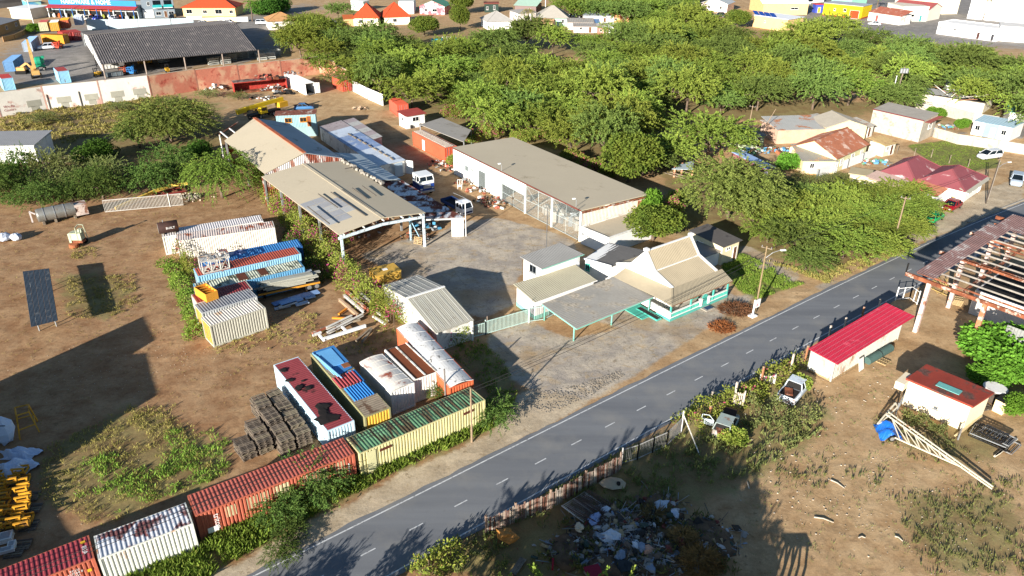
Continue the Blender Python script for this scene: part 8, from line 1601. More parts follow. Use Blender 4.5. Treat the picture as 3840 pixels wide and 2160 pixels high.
for s in (0, .5, 1.0, 1.5): MB().path([(s, -.9, 0), (s, -.9, 1.9), (s, -.4, 2.4), (s, .3, 2.4), (s, .8, 1.9), (s, .8, 0)], .09, 6).build('hoop', METAL, t, False)
MB().box((.75, -.05, 2.45), (1.9, 1.2, .06)).build('top_sheet', METAL, t, False); MB().box((-1.6, 0, 1.0), (2.4, 1.6, 2.0)).build('crate', WOODG, t, False)

# ---------------------------------------------------------------- vegetation
def leafmat(name, c1, c2, trans=.2, c3=None):
 m = bpy.data.materials.new(name); N = NT(m); tc = N.n('TexCoord'); oi = N.n('ObjectInfo')
 n1 = noise(N, tc.outputs['Object'], .9, 3); n2 = noise(N, tc.outputs['Object'], 6.0, 2)
 c = mixc(N, fac_map(N, n1, .35, .65, 0, 1), lin(c1), lin(c2))
 if c3: c = mixc(N, fac_map(N, n2, .58, .66, 0, .8), c, lin(c3))
 c = scalec(N, c, fac_map(N, n2, .3, .7, .7, 1.3)); c = scalec(N, c, fac_map(N, oi.outputs['Random'], 0, 1, .74, 1.24))
 h = N.n('HueSaturation'); N.l(c, h.inputs['Color']); N.l(fac_map(N, oi.outputs['Random'], 0, 1, .488, .516), h.inputs['Hue'])
 d = N.n('BsdfDiffuse'); t_ = N.n('BsdfTranslucent'); N.l(h.outputs[0], d.inputs[0]); N.l(h.outputs[0], t_.inputs[0])
 mx = N.n('MixShader', i_0=trans); N.l(d.outputs[0], mx.inputs[1]); N.l(t_.outputs[0], mx.inputs[2])
 o = N.n('OutputMaterial'); N.l(mx.outputs[0], o.inputs[0]); return m
LF_THORN = leafmat('foliage_thorn', '828f3e', '6e8238'); LF_THORN2 = leafmat('foliage_thorn_yellow', '909a44', '7e8f3e'); LF_THORN3 = leafmat('foliage_thorn_grey', '768642', '64783c'); LF_DARK = leafmat('foliage_dark', '647438', '526a34'); LF_MANGO = leafmat('foliage_round', '7a8838', '627a34', .25)
LF_BRIGHT = leafmat('foliage_bright', '6f9636', '5f8a30'); LF_OLIVE = leafmat('foliage_scrub', '80834a', '6b7548'); LF_VINE = leafmat('foliage_vine', '98a048', '82943e', .3, 'a9845a')
LF_GRASS = leafmat('grass_green', '86a042', '728c3a', .3, 'a09c52'); LF_DRY = leafmat('grass_dry', 'a09458', '8a8448', .25, 'a9905c'); LF_PINK = leafmat('blossom', 'c4567c', 'b04a78', .3); LF_BROWN = leafmat('dead_foliage', '7d5a3e', '8d6848', .2, '5f4630')
BARK = mat('6b5b4c', rough=.95, var=.25, scale=2)
def quads_mesh(name, base, tip, side, m):
 """n rhombic leaves from base to tip with half-width vector side"""
 n = len(base); mid = base*.45 + tip*.55
 v = np.stack([base, mid-side, tip, mid+side], 1).reshape(-1, 3)
 me = bpy.data.meshes.new(name); me.vertices.add(4*n); me.vertices.foreach_set('co', v.astype(np.float32).ravel())
 me.loops.add(4*n); me.loops.foreach_set('vertex_index', np.arange(4*n, dtype=np.int32)); me.polygons.add(n)
 me.polygons.foreach_set('loop_start', np.arange(0, 4*n, 4, dtype=np.int32)); me.polygons.foreach_set('loop_total', np.full(n, 4, np.int32))
 me.update(calc_edges=True); me.materials.append(m); return me
def unit(a): return a/np.maximum(np.linalg.norm(a, axis=-1, keepdims=True), 1e-9)
def sprays(g, pos, dirs, length, per, ll, lw, droop):
 """feathery twigs: per leaflets along each drooping twig"""
 n = len(pos); s = np.linspace(.1, 1, per)[None, :, None]; L = length[:, None, None]
 p = pos[:, None] + dirs[:, None]*s*L + np.array([0, 0, -1.])*(s**2)*L*droop
 ax = unit(dirs[:, None] + np.array([0, 0, -2.])*s*droop + np.zeros((n, per, 3)))
 sd = unit(np.cross(ax, np.array([0, 0, 1.]) + g.normal(0, .35, (n, per, 3)))); alt = np.where(np.arange(per) % 2, 1, -1)[None, :, None]
 ld = unit(ax*.8 + sd*alt*.65 + g.normal(0, .28, (n, per, 3))); l = ll*g.uniform(.7, 1.25, (n, per, 1))*(1.1-.45*s)
 b = p; t = p + ld*l; w = unit(np.cross(ld, unit(np.array([0, 0, 1.]) + g.normal(0, .6, (n, per, 3)))))*lw*g.uniform(.7, 1.2, (n, per, 1))
 return b.reshape(-1, 3), t.reshape(-1, 3), w.reshape(-1, 3)
def limb_mesh(name, tips, base_h, r0, rnd):
 m = MB(); top = Vector((rnd.uniform(-.2, .2), rnd.uniform(-.2, .2), base_h)); m.path([(0, 0, -.1), (top.x*.4, top.y*.4, base_h*.5), top], r0, 7, r0*.75)
 for t_ in tips:
  q = Vector(t_); mid = top.lerp(q, .5) + Vector((rnd.uniform(-.3, .3), rnd.uniform(-.3, .3), rnd.uniform(.1, .5))); m.path([top, mid, q], r0*.55, 5, r0*.12)
 return m.mesh(name, BARK, smooth=True)
def thorn_variant(seed, R_=5., H_=5.4, lobes=10, per_lobe=40, m=None, flat=.5, droop=.2, ll=.33, lw=.085, per=32, low=.25):
 g = np.random.default_rng(seed); rnd = random.Random(seed); B, T, W_ = [], [], []; tips = []
 for k in range(lobes):
  a = 2*math.pi*(k+rnd.uniform(-.3, .3))/(lobes-1); r = 0 if k == 0 else R_*rnd.uniform(.42, .68); rl = R_*rnd.uniform(.34, .5)
  c = np.array([r*math.cos(a), r*math.sin(a), H_*(.66 - .2*(r/R_)**2) + rnd.uniform(-.4, .3)]); tips.append(tuple(c-np.array([0, 0, .3])))
  n = per_lobe; u_ = g.uniform(0, 1, n); ph = g.uniform(0, 2*math.pi, n); cz = np.where(g.uniform(0, 1, n) < low, g.uniform(-.5, .2, n), g.uniform(.15, 1, n)); sr = np.sqrt(np.maximum(0, 1-cz**2))*np.sqrt(g.uniform(.35, 1, n))
  pos = c + np.stack([rl*sr*np.cos(ph), rl*sr*np.sin(ph), rl*flat*1.25*cz], -1)
  out = np.stack([np.cos(ph), np.sin(ph), .15+.5*np.maximum(cz, 0)*g.uniform(0, 1, n)], -1) + np.array([c[0], c[1], 0])/R_*.5 + np.array([.45, -.25, 0]) + g.normal(0, .25, (n, 3))
  b, t, w = sprays(g, pos, unit(out), rl*g.uniform(.6, 1.15, n), per, ll, lw, droop); B.append(b); T.append(t); W_.append(w)
 return quads_mesh('crown', np.concatenate(B), np.concatenate(T), np.concatenate(W_), m or LF_THORN), limb_mesh('trunk', tips, H_*.32, .24, rnd)
def round_variant(seed, R_=3., H_=5.5, n=9000, m=None, ll=.3, lw=.09, squash=.85, lumps=14):
 g = np.random.default_rng(seed); rnd = random.Random(seed); cs = []
 for k in range(lumps):
  v = unit(g.normal(0, 1, 3)); v[2] = abs(v[2])*1.1-.35; cs.append((v*R_*.62*np.array([1, 1, squash]), R_*rnd.uniform(.34, .52)))
 cs.append((np.zeros(3), R_*.62)); B, T, W_ = [], [], []
 for c, rl in cs:
  k = n//len(cs); d = unit(g.normal(0, 1, (k, 3))); p = c + d*rl*g.uniform(.75, 1.03, (k, 1))*np.array([1, 1, .85]) + np.array([0, 0, H_-R_*squash])
  ld = unit(d*.5 + g.normal(0, .6, (k, 3)) + np.array([0, 0, -.35])); l = ll*g.uniform(.6, 1.2, (k, 1)); B.append(p); T.append(p+ld*l); W_.append(unit(np.cross(ld, g.normal(0, 1, (k, 3))))*lw)
 tips = [tuple(c*.7+np.array([0, 0, H_-R_*squash])) for c, _ in cs[:5]]
 return quads_mesh('crown', np.concatenate(B), np.concatenate(T), np.concatenate(W_), m or LF_MANGO), limb_mesh('trunk', tips, max(.5, H_-R_*1.5), .2, rnd)
VAR = {'thorn': [thorn_variant(s, m=[LF_THORN, LF_THORN2, LF_THORN3][s % 3], flat=.5+.06*(s % 4), lobes=8+s % 5, H_=5.2+.25*(s % 3)) for s in range(1, 9)], 'low': [thorn_variant(s, 4., 2.9, 9, 40, LF_DARK, .55, .2, .3, .07, 20, .4) for s in (11, 12, 13)],
  'olive': [thorn_variant(s, 4., 3.0, 9, 36, LF_OLIVE, .5, .15, .28, .06, 20, .4) for s in (14, 15)],
  'round': [round_variant(s) for s in (21, 22)], 'bright': [round_variant(s, 2.2, 3.2, 6000, LF_BRIGHT, .26, .09, .8) for s in (31, 32)],
  'pepper': [thorn_variant(41, 4.6, 7.0, 12, 46, leafmat('foliage_pepper', '7d9440', '6a863a'), .9, .75, .3, .06, 26, .5)], 'dark': [round_variant(51, 2.6, 3.6, 7000, leafmat('foliage_deep', '4f6e2c', '446428'), .22, .08)],
  'big': [thorn_variant(61, 5.4, 7.6, 15, 62, leafmat('foliage_bigtree', '748440', '8a954c'), .85, .3, .34, .08, 26, .45)]}
def tree(kind, x, y, R_, H_, label, name='thorn_tree', cat='tree', group=None, v=None, rz=None):
 base = {'thorn': (5., 5.4), 'low': (4., 2.9), 'olive': (4., 3.), 'round': (3., 5.5), 'bright': (2.2, 3.2), 'pepper': (4.6, 7.), 'dark': (2.6, 3.6), 'big': (5.4, 7.6)}[kind]
 vs_ = VAR[kind]; cm, tm = vs_[(v if v is not None else rng.randrange(len(vs_))) % len(vs_)]
 t = thing(name, label, cat, (x, y, 0), rng.uniform(-.7, .7) if rz is None else rz, group); t.scale = (R_/base[0], R_/base[0], H_/base[1])
 inst(tm, 'trunk', t); inst(cm, 'crown', t); return t
# the wood behind the hall
WOOD = [(-69.02,229.26), (-69.81,258.04), (-54.34,240.51), (-33.62,224.02), (-20.01,201.07), (-15.90,234.86), (-0.30,242.75), (14.81,225.90), (34.29,251.92), (56.02,279.10), (63.93,270.17), (63.51,245.41), (67.54,227.95), (80.23,238.75), (91.48,250.42), (101.13,236.05), (109.81,223.14), (127.35,223.80), (132.35,198.55), (100.14,137.28), (104.52,161.79), (90.69,170.63), (74.69,154.19), (66.78,144.75), (59.19,138.94), (46.39,141.38), (37.35,129.47), (28.17,125.73), (21.98,113.02), (13.95,120.96), (2.96,140.27), (-7.62,140.00), (-19.08,154.90), (-30.75,170.90), (-41.38,183.24)]
HOLES = [[(50.63,157.31), (83.63,171.11), (74.42,146.06), (46.25,133.81)], [(-25.77,248.35), (-13.42,256.32), (-11.61,219.67), (-20.69,219.35)], [(-2.61,229.01), (23.21,226.86), (20.06,192.48), (9.54,183.44), (-0.18,198.87)], [(76.26,194.22), (99.07,202.05), (83.15,170.01), (69.44,169.63)], [(31.66,160.03), (59.69,159.14), (48.10,137.53), (27.11,125.46)], [(77.82,263.96), (90.11,264.46), (79.73,235.21), (71.16,234.90)],
  [(132.89,278.86), (161.86,293.96), (134.18,252.43), (123.65,252.02)], [(-22.13,172.60), (-8.46,155.78), (-6.93,124.73), (-19.13,146.58)], [(25.80,270.01), (36.87,270.47), (33.08,240.10), (23.16,239.72)]]
def poisson(poly, n, rmin, rmax, holes=(), seed=1, k=.40):
 g = np.random.default_rng(seed); xs_ = [p[0] for p in poly]; ys_ = [p[1] for p in poly]; X = g.uniform(min(xs_), max(xs_), n); Y = g.uniform(min(ys_), max(ys_), n); ok = inpoly(X, Y, poly)
 for h_ in holes: ok &= ~inpoly(X, Y, h_)
 out = []
 for x, y in zip(X[ok], Y[ok]):
  R_ = g.uniform(rmin, rmax)
  if all((x-a)**2 + (y-b)**2 >= (R_+c)**2*k for a, b, c in out): out.append((float(x), float(y), float(R_)))
 return out
r9 = random.Random(2)
for x, y, R_ in poisson(WOOD, 6000, 4.4, 6.8, HOLES, 5, .43):
 far = y > 190
 tree('thorn', x, y, R_, R_*r9.choice((.75, .9, 1.05, 1.2, 1.5))+.6, 'feathery green thorn tree %s of the dense wood behind the hall' % ('in the farther half' if far else 'in the nearer half'), group='thorn trees of the %s wood' % ('far' if far else 'near'))
# roadside thicket on the right
for x, y, R_ in poisson([(35.82,103.72), (45.88,108.99), (56.52,110.99), (61.51,108.43), (59.34,100.22), (51.64,90.91), (43.26,85.79), (37.87,83.37), (34.43,88.07), (31.75,93.23)], 3000, 3.0, 4.2, (), 8, .34):
 tree('thorn', x, y, R_, R_*.85+.2, 'thorn tree in the roadside thicket before the red-roofed house', group='thorn trees of the roadside thicket')
for x, y, R_ in poisson([(43.11,117.31), (55.76,119.57), (54.91,106.69), (41.63,104.79)], 900, 1.6, 2.4, (), 9):
 tree('olive', x, y, R_, R_*.7, 'low vine-covered bush in the garden before the yellow house', 'bush', 'bush', 'bushes of the overgrown garden')
tree('big', *(31.75,102.34), 6.4, 8.2, 'largest domed green tree beside the office, left of the thicket', 'domed_tree')
# scrub on the left
r9 = random.Random(6)
for x, y, R_ in poisson([(-86.42,116.58), (-76.69,117.78), (-65.47,119.03), (-55.95,123.45), (-52.37,113.43), (-57.54,110.02), (-66.76,106.36), (-78.09,103.33)], 2500, 2.6, 3.8, (), 10):
 tree(r9.choice(('low', 'low', 'olive', 'thorn')), x, y, R_*r9.uniform(.75, 1.1), R_*r9.choice((.65, .85, 1.1, 1.35)), 'dark green scrub tree in the thicket behind the tanker and gate', 'scrub_tree', 'tree', 'scrub thicket trees on the left')
tree('big', *(-64.79,138.06), 7.4, 7.4, 'broad spreading thorn tree left of the gabled shed')
tree('thorn', *(-69.28,134.45), 4.6, 4.6, 'smaller thorn tree leaning out left of the broad one', v=4)
tree('dark', *(-72.82,126.41), 4.1, 4.2, 'compact dark green round bush by the white hut', 'round_bush', 'bush')
tree('pepper', *(-45.17,109.30), 5.2, 7.4, 'bright green weeping tree at the corner of the workshop', 'weeping_tree')
tree('dark', *(-56.01,129.09), 3.0, 3.4, 'dark green shrub below the broad thorn tree', 'shrub', 'bush')
for i, (fx, fy, R_) in enumerate((((-85.5, 160.5), 0, 2.2), ((-77.0, 166.0), 0, 2.0), ((-70.5, 172.5), 0, 2.2), ((-96, 150), 0, 2.6), ((-63, 171), 0, 2.0), ((-46, 190), 0, 2.6))):
 tree('olive', fx[0], fx[1], R_, R_*.8, ['dry bush below the white wall, nearest its grey patches', 'dry bush at the join of white and red walls', 'dry bush beside the open red container', 'olive scrub bush in the left dry field', 'pale scrub bush by the tyre heap', 'green bush behind the open white container'][i], 'bush', 'bush')
# single trees
tree('round', *(19.09,117.48), 5.4, 9.2, 'round leafy yellow-green tree behind the hall, right end', 'leafy_tree')
tree('bright', *(20.46,139.89), 3.6, 5.0, 'bright green tree standing behind the hall roof', 'bright_tree')
tree('round', *(19.36,94.22), 4.2, 5.0, 'reddish-green spreading tree beside the annex roof', 'almond_tree', v=1)
tree('bright', *(19.83,99.91), 2.4, 5.4, 'bright large-leaved papaya-like crown above the annex tree', 'broadleaf_tree')
tree('round', *(-29.71,258.55), 5.0, 7.2, 'round mango-like tree in front of the orange roofs', 'mango_tree')
tree('round', *(-18.73,272.01), 3.6, 9.5, 'tall narrow dark tree right of the round mango-like tree', 'tall_tree')
tree('round', *(-20.93,311.77), 5.0, 9.0, 'tall tree at the top edge behind the narrow one', 'tall_tree')
tree('thorn', *(-65.89,294.23), 4.4, 5.5, 'pale green tree left of the orange roofs', v=1); tree('thorn', *(-69.71,269.96), 5.0, 5.5, 'thorn tree beside the orange-brown roof', v=3)
tree('dark', *(-95.42,306.34), 6.5, 7.5, 'dark tree behind the corrugated shed end', 'dark_tree', 'tree')
tree('dark', *(-92.05,312.27), 5.5, 6.5, 'greyish dark tree at the top beside the street', 'dark_tree', 'tree')
tree('round', *(80.03,281.40), 4.8, 7.0, 'round grey-green tree in front of the solar panel building', 'round_tree')
tree('bright', *(46.84,291.93), 4.0, 5.0, 'bright green tree among the patched tin roofs', 'bright_tree')
tree('bright', *(86.39,176.02), 3.6, 4.6, 'bright green round tree right of the picket yard', 'bright_tree')
tree('bright', *(90.46,159.42), 2.2, 2.6, 'green bush beside the teal container', 'bush', 'bush'); tree('bright', *(92.61,151.63), 1.9, 2.0, 'green bush near the portable cabins', 'bush', 'bush')
tree('bright', *(47.90,124.59), 2.7, 3.2, 'leafy bush before the pale yellow house', 'bush', 'bush')
tree('bright', *(49.89,63.44), 4.6, 4.4, 'bright green spreading tree at the right frame edge', 'almond_tree', v=0); tree('bright', *(49.48,60.98), 3.4, 3.4, 'lower bright green tree below the one at the right edge', 'almond_tree', v=1); tree('bright', *(46.64,60.32), 2.2, 2.0, 'bright green low shrub between hut and ruined frame', 'shrub', 'bush')
tree('bright', *(46.76,55.54), 1.8, 2.2, 'green shrub at the right edge behind the cabinet', 'shrub', 'bush')
tree('bright', *(-159.55,259.85), 2.6, 3.4, 'green bush beside the pale container stack', 'bush', 'bush')
for x, y, R_ in poisson([(16.08,331.57), (34.27,369.02), (84.57,364.12), (63.10,293.07), (38.07,281.84), (18.66,290.91)], 400, 6.5, 8.5, (), 12): tree('thorn', x, y, R_, R_+.5, 'thorn tree of the far row behind the patched tin roofs', group='far row of thorn trees')
tree('olive', *(53.65,313.88), 4.5, 4.5, 'bare grey tree before the far row', 'bare_tree', 'tree')
# shrubs along the hall's back edge, some in blossom
def blossom_bush(label, x, y, R_, H_, pink=.12, seed=1, kind='bush', lm=None, name='flowering_bush'):
 t = thing(name, label, 'bush', (x, y, 0)); g = np.random.default_rng(seed); n = int(2600*R_); d = unit(g.normal(0, 1, (n, 3))); d[:, 2] = np.abs(d[:, 2])*1.0-.1
 k = 1+.25*np.sin(d[:, 0]*5+seed)*np.cos(d[:, 1]*6); p = d*np.array([R_, R_, H_*.62])*g.uniform(.55, 1.02, (n, 1))*k[:, None] + np.array([0, 0, H_*.35]); p[:, 2] = np.maximum(p[:, 2], .05)
 ld = unit(d+g.normal(0, .8, (n, 3))); l = g.uniform(.14, .3, (n, 1)); sd = unit(np.cross(ld, g.normal(0, 1, (n, 3))))*.06
 f = (g.uniform(0, 1, n) < pink*2.2) & (np.sin(p[:, 0]*2.3+seed)*np.cos(p[:, 1]*2.1) > .1) & (d[:, 2] > 0)
 inst(quads_mesh('foliage', p[~f], (p+ld*l)[~f], sd[~f], lm or LF_VINE), 'foliage', t)
 if f.any(): inst(quads_mesh('blossom', p[f], (p+ld*l*.9)[f], sd[f]*1.5, LF_PINK), 'blossom', t)
 m = MB()
 for i in range(4): m.path([(0, 0, 0), (R_*.3*math.cos(i*1.6), R_*.3*math.sin(i*1.6), H_*.6)], .05, 5, .02)
 inst(m.mesh('stems', BARK), 'stems', t); return t
for i, (q, R_, H_, pk_) in enumerate((((10.21,127.62), 2.0, 2.6, .02), ((11.75,124.88), 1.6, 2.4, .12), ((13.92,122.26), 1.7, 2.4, .15), ((15.62,119.22), 1.5, 2.0, .04), ((-12.67,155.58), 2.4, 3.4, .12), ((-7.83,138.27), 1.9, 2.8, .15), ((-4.53,141.02), 2.4, 3.6, .12), ((9.60,138.69), 2.4, 3.2, .1), ((1.31,138.49), 2.0, 3.0, .02), ((-10.27,124.95), 1.2, 2.2, .05), ((23.25,102.49), 1.8, 3.4, .15), ((25.06,107.04), 1.5, 2.6, .03), ((4.77,141.24), 2.6, 3.0, .04))):
 blossom_bush(['green shrub behind the hall roof edge, farthest left', 'pink-flecked shrub behind the hall roof, second from left', 'pink-flecked shrub behind the hall roof, third from left', 'green shrub behind the hall roof, fourth from left', 'flowering bush under the wood beside the kiosk', 'pink flowering bush between shelter and hall', 'flowering bush right of the shelter roof', 'flowering bush under the wood behind the hall', 'green bush at the hall rear corner', 'vine bush at the hall front corner by the junk', 'pinkish flowering bush behind the annex tree', 'green shrub behind the pinkish annex bush', 'green vine mound under the wood behind the hall'][i], q[0], q[1], R_, H_, pk_, i+3)
# vine hedge with pink blossom along the workshop side
def hedge(name, label, pts, w_, h_, seed, pink, lm=None, dens=260):
 t = thing(name, label, 'hedge', pts[0]); g = np.random.default_rng(seed); P_, D = [], []
 for a, b in zip(pts[:-1], pts[1:]):
  L = math.dist(a, b); n = int(L*dens); s = g.uniform(0, 1, n); d = np.array([b[0]-a[0], b[1]-a[1]])/L; nr = np.array([-d[1], d[0]]); ph = g.uniform(0, math.pi, n)
  k = (.75+.25*np.sin(s*L*1.3+seed)+.2*np.sin(s*L*3.1))*g.uniform(.55, 1.05, n)
  xy = np.array(a) + s[:, None]*np.array([b[0]-a[0], b[1]-a[1]]) + nr*(np.cos(ph)*w_/2*k)[:, None]
  P_.append(np.concatenate([xy, (np.sin(ph)*h_*k)[:, None]], 1)); D.append(np.concatenate([nr[None]*np.cos(ph)[:, None], np.sin(ph)[:, None]], 1))
 p = np.concatenate(P_) - np.array([pts[0][0], pts[0][1], 0]); d = np.concatenate(D); n = len(p); p[:, 2] = np.maximum(p[:, 2], .03)
 ld = unit(d+g.normal(0, .8, (n, 3))); l = g.uniform(.14, .32, (n, 1)); sd = unit(np.cross(ld, g.normal(0, 1, (n, 3))))*.065
 cl = np.sin(p[:, 0]*1.1+seed)*np.sin(p[:, 1]*1.3+1) ; f = (cl > .55) & (g.uniform(0, 1, n) < pink) & (d[:, 2] > .2)
 inst(quads_mesh('foliage', p[~f], (p+ld*l)[~f], sd[~f], lm or LF_VINE), 'foliage', t)
 if f.any(): inst(quads_mesh('blossom', p[f], (p+ld*l)[f], sd[f]*1.4, LF_PINK), 'blossom', t)
 m = MB()
 for a, b in zip(pts[:-1], pts[1:]):
  for i in range(int(math.dist(a, b)/1.2)): q = lerp(a, b, (i+.5)/max(1, int(math.dist(a, b)/1.2))); m.tube((q[0]-pts[0][0], q[1]-pts[0][1], 0), (q[0]-pts[0][0]+.1, q[1]-pts[0][1], h_*.8), .03, 5)
 tag(inst(m.mesh('stems', BARK), 'stems', t), kind='stuff'); return t
hedge('vine_hedge', 'long vine hedge with pink blossom along the left side of the workshop', [(-42.18,118.38), (-36.17,106.56), (-30.28,96.60), (-25.37,88.69), (-21.67,83.42), (-18.78,78.63), (-15.09,73.34)], 3.6, 3.5, 3, .55, None, 420)
blossom_bush('vine growing over the cab of the wrecked pickup', *(27.85,59.33), 1.0, 1.5, .05, 17)
blossom_bush('weeds growing through the wrecked grey-green car', *(19.39,51.46), 1.2, 1.2, 0, 18)
blossom_bush('bush covered in bright pink blossom at the workshop front post', *(-22.57,90.86), 1.5, 3.6, .42, 7)
hedge('vine_hedge', 'vine over the side wall and eave of the gate shed', [(-15.49,74.23), (-13.68,71.96), (-12.61,69.66)], 2.6, 3.6, 5, .25, None, 380)
hedge('vine_hedge', 'pink-flecked vine along the fence under the gate shed eave', [(-8.79,66.18), (-6.97,66.60), (-4.54,67.64)], 1.4, 2.4, 6, .5)
hedge('vine_hedge', 'green vine climbing the left ends of the container block', [(-42.64,86.27), (-40.25,83.37), (-38.98,81.08)], 1.6, 3.0, 8, .35, LF_VINE)
hedge('weed_hedge', 'tall grassy weeds along the left ends of the container block', [(-44.48,85.73), (-42.31,83.49), (-39.65,79.26), (-37.40,75.59), (-35.63,72.17), (-33.28,67.37)], 2.6, 1.1, 9, 0, LF_GRASS)
hedge('vine_hedge', 'dark shrubby growth between the container block and the vine hedge', [(-30.84,94.06), (-26.64,86.01), (-24.02,82.40), (-22.49,81.08)], 2.6, 1.8, 10, .12, LF_DARK)
hedge('vine_hedge', 'yellow-green vine over the near-side road fence, lower part', [(-6.54,36.34), (-4.95,37.67), (-3.62,38.77)], 2.6, 1.5, 12, 0, LF_VINE)
hedge('vine_hedge', 'yellow-green vine around the wrecked cars behind the road fence', [(15.47,52.81), (17.27,54.99), (19.81,56.84), (21.90,57.02), (25.53,60.81), (29.26,63.51)], 2.8, 1.5, 13, .06, LF_VINE, 220)
hedge('shrub_row', 'overgrown green shrubs below the wrecked cars', [(21.72,55.49), (23.87,55.07), (26.04,54.79), (26.62,53.36)], 4.5, 1.3, 14, 0, LF_OLIVE, 300)
hedge('shrub_row', 'green shrubs in front of the cream hut', [(35.40,54.43), (36.55,54.01), (38.60,52.76)], 2.0, 1.2, 15, 0, LF_OLIVE, 260)
# thorn shrubs in the roadside grass
for i, (q, R_, H_) in enumerate((((-15.61,44.43), 2.6, 2.2), ((-17.55,42.16), 1.9, 1.6), ((-16.28,40.37), 1.2, 1.0), ((-16.33,38.39), 1.3, 1.0), ((-1.50,54.19), 2.0, 1.6), ((-6.70,57.29), 1.2, 1.4))):
 tree('low', q[0], q[1], R_, H_, ['dark thorn shrub growing against the orange container', 'thorn shrub at the left foot of the orange container', 'small feathery shrub in the roadside grass', 'rounded shrub on the sandy verge edge', 'green shrub at the end of the green-roofed container', 'small shrub between the brown-roofed box and the post'][i], 'thorn_shrub', 'bush')
# grass and weeds: uncountable, one object per stretch
def grass(name, label, polys, dens, h0, h1, m, seed, spread=.16, per=7, w=.022):
 g = np.random.default_rng(seed); B, T, W_ = [], [], []
 for poly in polys:
  xs_ = np.array([p[0] for p in poly]); ys_ = np.array([p[1] for p in poly]); A_ = (xs_.max()-xs_.min())*(ys_.max()-ys_.min()); n = int(A_*dens)
  x = g.uniform(xs_.min(), xs_.max(), n); y = g.uniform(ys_.min(), ys_.max(), n); k = inpoly(x, y, poly) & ((np.sin(x*.9+seed)*np.cos(y*1.1)+np.sin(x*2.3)*np.sin(y*1.9+seed)*.7+g.normal(0, .45, n)) > -.25); x, y = x[k], y[k]; n = len(x)
  b = np.stack([x, y, np.zeros(n)], -1)[:, None] + np.concatenate([g.normal(0, spread*.6, (n, per, 2)), np.zeros((n, per, 1))], 2)
  hh = g.uniform(h0, h1, (n, 1, 1))*g.uniform(.6, 1.1, (n, per, 1)); ln = np.concatenate([g.normal(0, .45, (n, per, 2)), np.ones((n, per, 1))], 2)
  t = b + ln*hh; sd = np.concatenate([g.normal(0, 1, (n, per, 2)), np.zeros((n, per, 1))], 2); sd = unit(sd)*w*g.uniform(.7, 1.6, (n, per, 1))*(hh/.3+.5); B.append(b.reshape(-1, 3)); T.append(t.reshape(-1, 3)); W_.append(sd.reshape(-1, 3))
 o = bpy.data.objects.new(name, quads_mesh(name, np.concatenate(B), np.concatenate(T), np.concatenate(W_), m)); COL.objects.link(o); return tag(o, label, 'grass', kind='stuff')
grass('grass_verge', 'green grass along the foot of the roadside containers', [[(-26.33,36.46), (-22.99,40.08), (-12.54,47.03), (-2.20,54.79), (0.52,57.56), (-1.61,52.80), (-9.32,47.30), (-16.22,41.12), (-20.54,36.51)], [(-28.55,33.79), (-26.33,36.46), (-20.54,36.51), (-23.68,33.52)]], 42, .3, .75, LF_GRASS, 1, .16, 7, .018)
grass('grass_verge', 'dark grass between the arched container and the gate', [[(-6.92,65.81), (-4.18,69.03), (-0.68,63.64), (0.52,58.19), (-1.73,57.53), (-3.80,61.47)]], 14, .15, .35, LF_GRASS, 2)
grass('yard_weeds', 'patchy weeds on the ploughed ground of the left yard', [[(-39.80,49.71), (-35.17,55.91), (-29.13,53.63), (-22.94,46.92), (-30.67,40.79), (-36.71,43.62)], [(-35.98,55.30), (-30.40,55.97), (-30.22,51.94), (-33.34,51.90)]], 11, .1, .35, LF_DRY, 3, .2, 7, .016)
grass('yard_weeds', 'green tufts between ploughed ruts of the left yard', [[(-36.25,48.74), (-33.16,49.27), (-31.15,44.99), (-33.93,43.65)], [(-30.44,52.49), (-25.35,51.99), (-22.61,47.89), (-28.58,46.39)], [(-32.24,47.30), (-23.26,47.88), (-23.43,46.45), (-29.95,42.42)]], 14, .15, .45, LF_GRASS, 4, .18, 7, .018)
grass('yard_weeds', 'weeds around the shaded dark canopy', [[(-54.59,81.47), (-46.83,82.67), (-42.76,74.64), (-45.31,71.44), (-49.48,71.82)], [(-58.97,90.75), (-55.80,90.80), (-53.98,87.13), (-56.74,86.50)]], 10, .1, .3, LF_DRY, 5)
grass('weed_patch', 'weeds among the beam pile and container block', [[(-31.95,66.26), (-26.10,72.15), (-22.09,74.00), (-21.34,67.18), (-26.50,64.80), (-30.58,64.75)], [(-21.07,69.63), (-12.44,69.75), (-13.30,64.22), (-21.60,64.86)]], 8, .08, .3, LF_DRY, 6)
grass('dry_field', 'dry yellow grass below the white wall', [[(-111.49,161.20), (-83.45,176.63), (-68.28,165.84), (-78.06,145.13), (-87.15,132.00), (-101.35,144.56)]], 3.2, .2, .6, LF_DRY, 7, .3, 8, .04)
grass('grass_verge', 'green grass beside the office and its path', [[(26.64,88.42), (30.64,89.70), (35.65,81.23), (32.06,79.12), (28.02,76.59), (27.09,81.11)]], 34, .15, .4, LF_GRASS, 8)
grass('grass_verge', 'yellowish grass along the roadside thicket', [[(31.88,88.50), (38.59,83.98), (55.38,95.29), (55.22,92.63), (38.59,81.28), (36.07,83.94)]], 20, .2, .45, LF_DRY, 9)
grass('yard_weeds', 'weeds and brush behind the near-side road fence', [[(-2.76,40.26), (9.34,49.97), (14.51,52.15), (16.44,51.36), (13.06,44.53), (8.44,42.78), (3.54,42.73)], [(-7.84,36.62), (-2.78,40.65), (0.48,41.08), (-0.08,36.68)], [(14.46,51.87), (22.10,54.19), (28.18,53.12), (20.15,47.35), (15.15,45.45)]], 9, .2, .55, LF_OLIVE, 10)
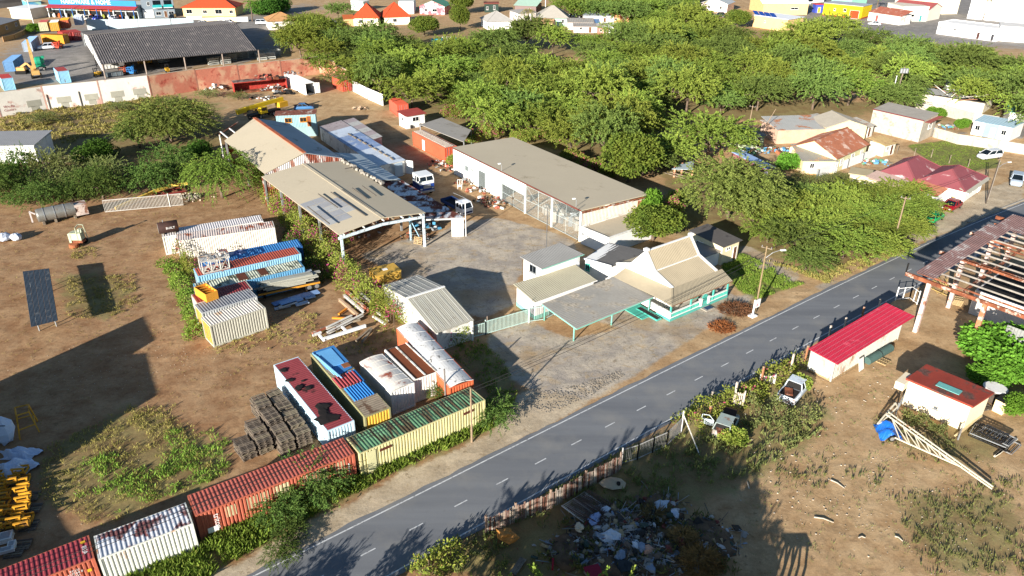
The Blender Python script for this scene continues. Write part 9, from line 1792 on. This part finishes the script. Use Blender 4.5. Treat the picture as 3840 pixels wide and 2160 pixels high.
grass('yard_weeds', 'dry weed tufts on the sandy right-hand yard', [[(22.40,49.34), (27.48,49.39), (25.38,45.55), (21.22,45.51)], [(32.83,54.89), (37.12,55.53), (40.30,47.08), (39.53,48.03), (34.01,48.96), (31.99,50.47)], [(29.79,44.70), (42.14,47.10), (36.04,36.99), (29.16,36.93)], [(27.57,47.91), (31.55,47.95), (29.03,45.13), (26.80,45.11)]], 7, .1, .35, LF_OLIVE, 11)
grass('lawn', 'short green lawn before the parked white car', [[(75.30,139.42), (93.72,145.15), (86.16,127.81), (75.37,123.31)]], 12, .06, .14, LF_GRASS, 12)
grass('yard_weeds', 'brown and green weeds growing over the rubbish heap', [[(2.38,41.82), (5.44,42.36), (11.81,44.01), (15.98,41.95), (16.12,36.82), (1.53,36.70)]], 5, .3, .7, LF_OLIVE, 21)
grass('ground_tufts', 'tiny dry tufts scattered over the bare soil of the left yard', [[(-73.38,98.69), (-50.38,105.26), (-39.54,81.70), (-31.67,65.49), (-24.26,65.59), (-25.93,53.66), (-35.44,56.52), (-44.46,51.24)], [(-31.12,64.00), (-20.14,65.64), (-23.05,59.88), (-24.69,54.25)]], 1.6, .06, .16, LF_DRY, 31, .12, 6, .014)
grass('ground_tufts', 'tiny weeds scattered over the sandy right-hand yard', [[(18.02,45.47), (29.19,57.89), (39.50,64.88), (35.28,55.51), (38.99,47.07), (43.63,49.56), (36.04,36.99), (17.15,36.83)]], 2.6, .06, .2, LF_OLIVE, 32, .14, 6, .014)
for f_ in LATER: f_()
for i, (x, y, R_, H_) in enumerate(((-16.5, 30.4, 1.5, 2.9), (-11.5, 31.6, 1.3, 2.8), (-19.5, 27.5, 1.7, 3.0), (-5.5, 28.5, 3.2, 5.2), (-1, 27.6, 3.6, 6.8), (3.5, 27.6, 3.8, 7.4), (7.5, 28.0, 3.4, 6.8), (10.5, 28.8, 2.4, 4.6), (-3.5, 23, 4, 9), (2, 22.5, 4.4, 9.5), (-1.5, 32.5, 2.0, 2.8), (6, 31.5, 2.2, 3.2))):
 tree('thorn', x, y, R_, H_, 'thorn tree below the picture shading the rubbish heap and road', group='thorn trees of the near roadside')
# coconut palms
def palm(label, p, h, seed):
 t = thing('palm_tree', label, 'tree', p); r_ = random.Random(seed); MB().path([(0, 0, 0), (.2, .1, h*.5), (.1, .3, h)], .25, 8, .16).build('trunk', BARK, t, False); g = np.random.default_rng(seed); B, T, W_ = [], [], []
 for k in range(22):
  a = 2*math.pi*k/22+g.uniform(-.1, .1); el = g.uniform(-.5, .9); d = np.array([math.cos(a), math.sin(a), el]); d = d/np.linalg.norm(d); b, t2, w_ = sprays(g, np.array([[.1, .3, h]]), d[None], np.array([3.2]), 60, .7, .04, .5); B.append(b); T.append(t2); W_.append(w_)
 inst(quads_mesh('crown', np.concatenate(B), np.concatenate(T), np.concatenate(W_), LF_BRIGHT if seed % 2 else LF_DRY), 'crown', t)
palm('coconut palm with yellowing fronds before the tall white block', (181.59,304.84), 7.5, 2); palm('palm at the garden wall of the orange-roofed house', (-96.15,288.34), 6.5, 3); palm('small palm left of the grey hip roof', (5.08,282.29), 5.0, 4); palm('palm behind the yellow shop roof', (153.07,334.44), 6.0, 5)
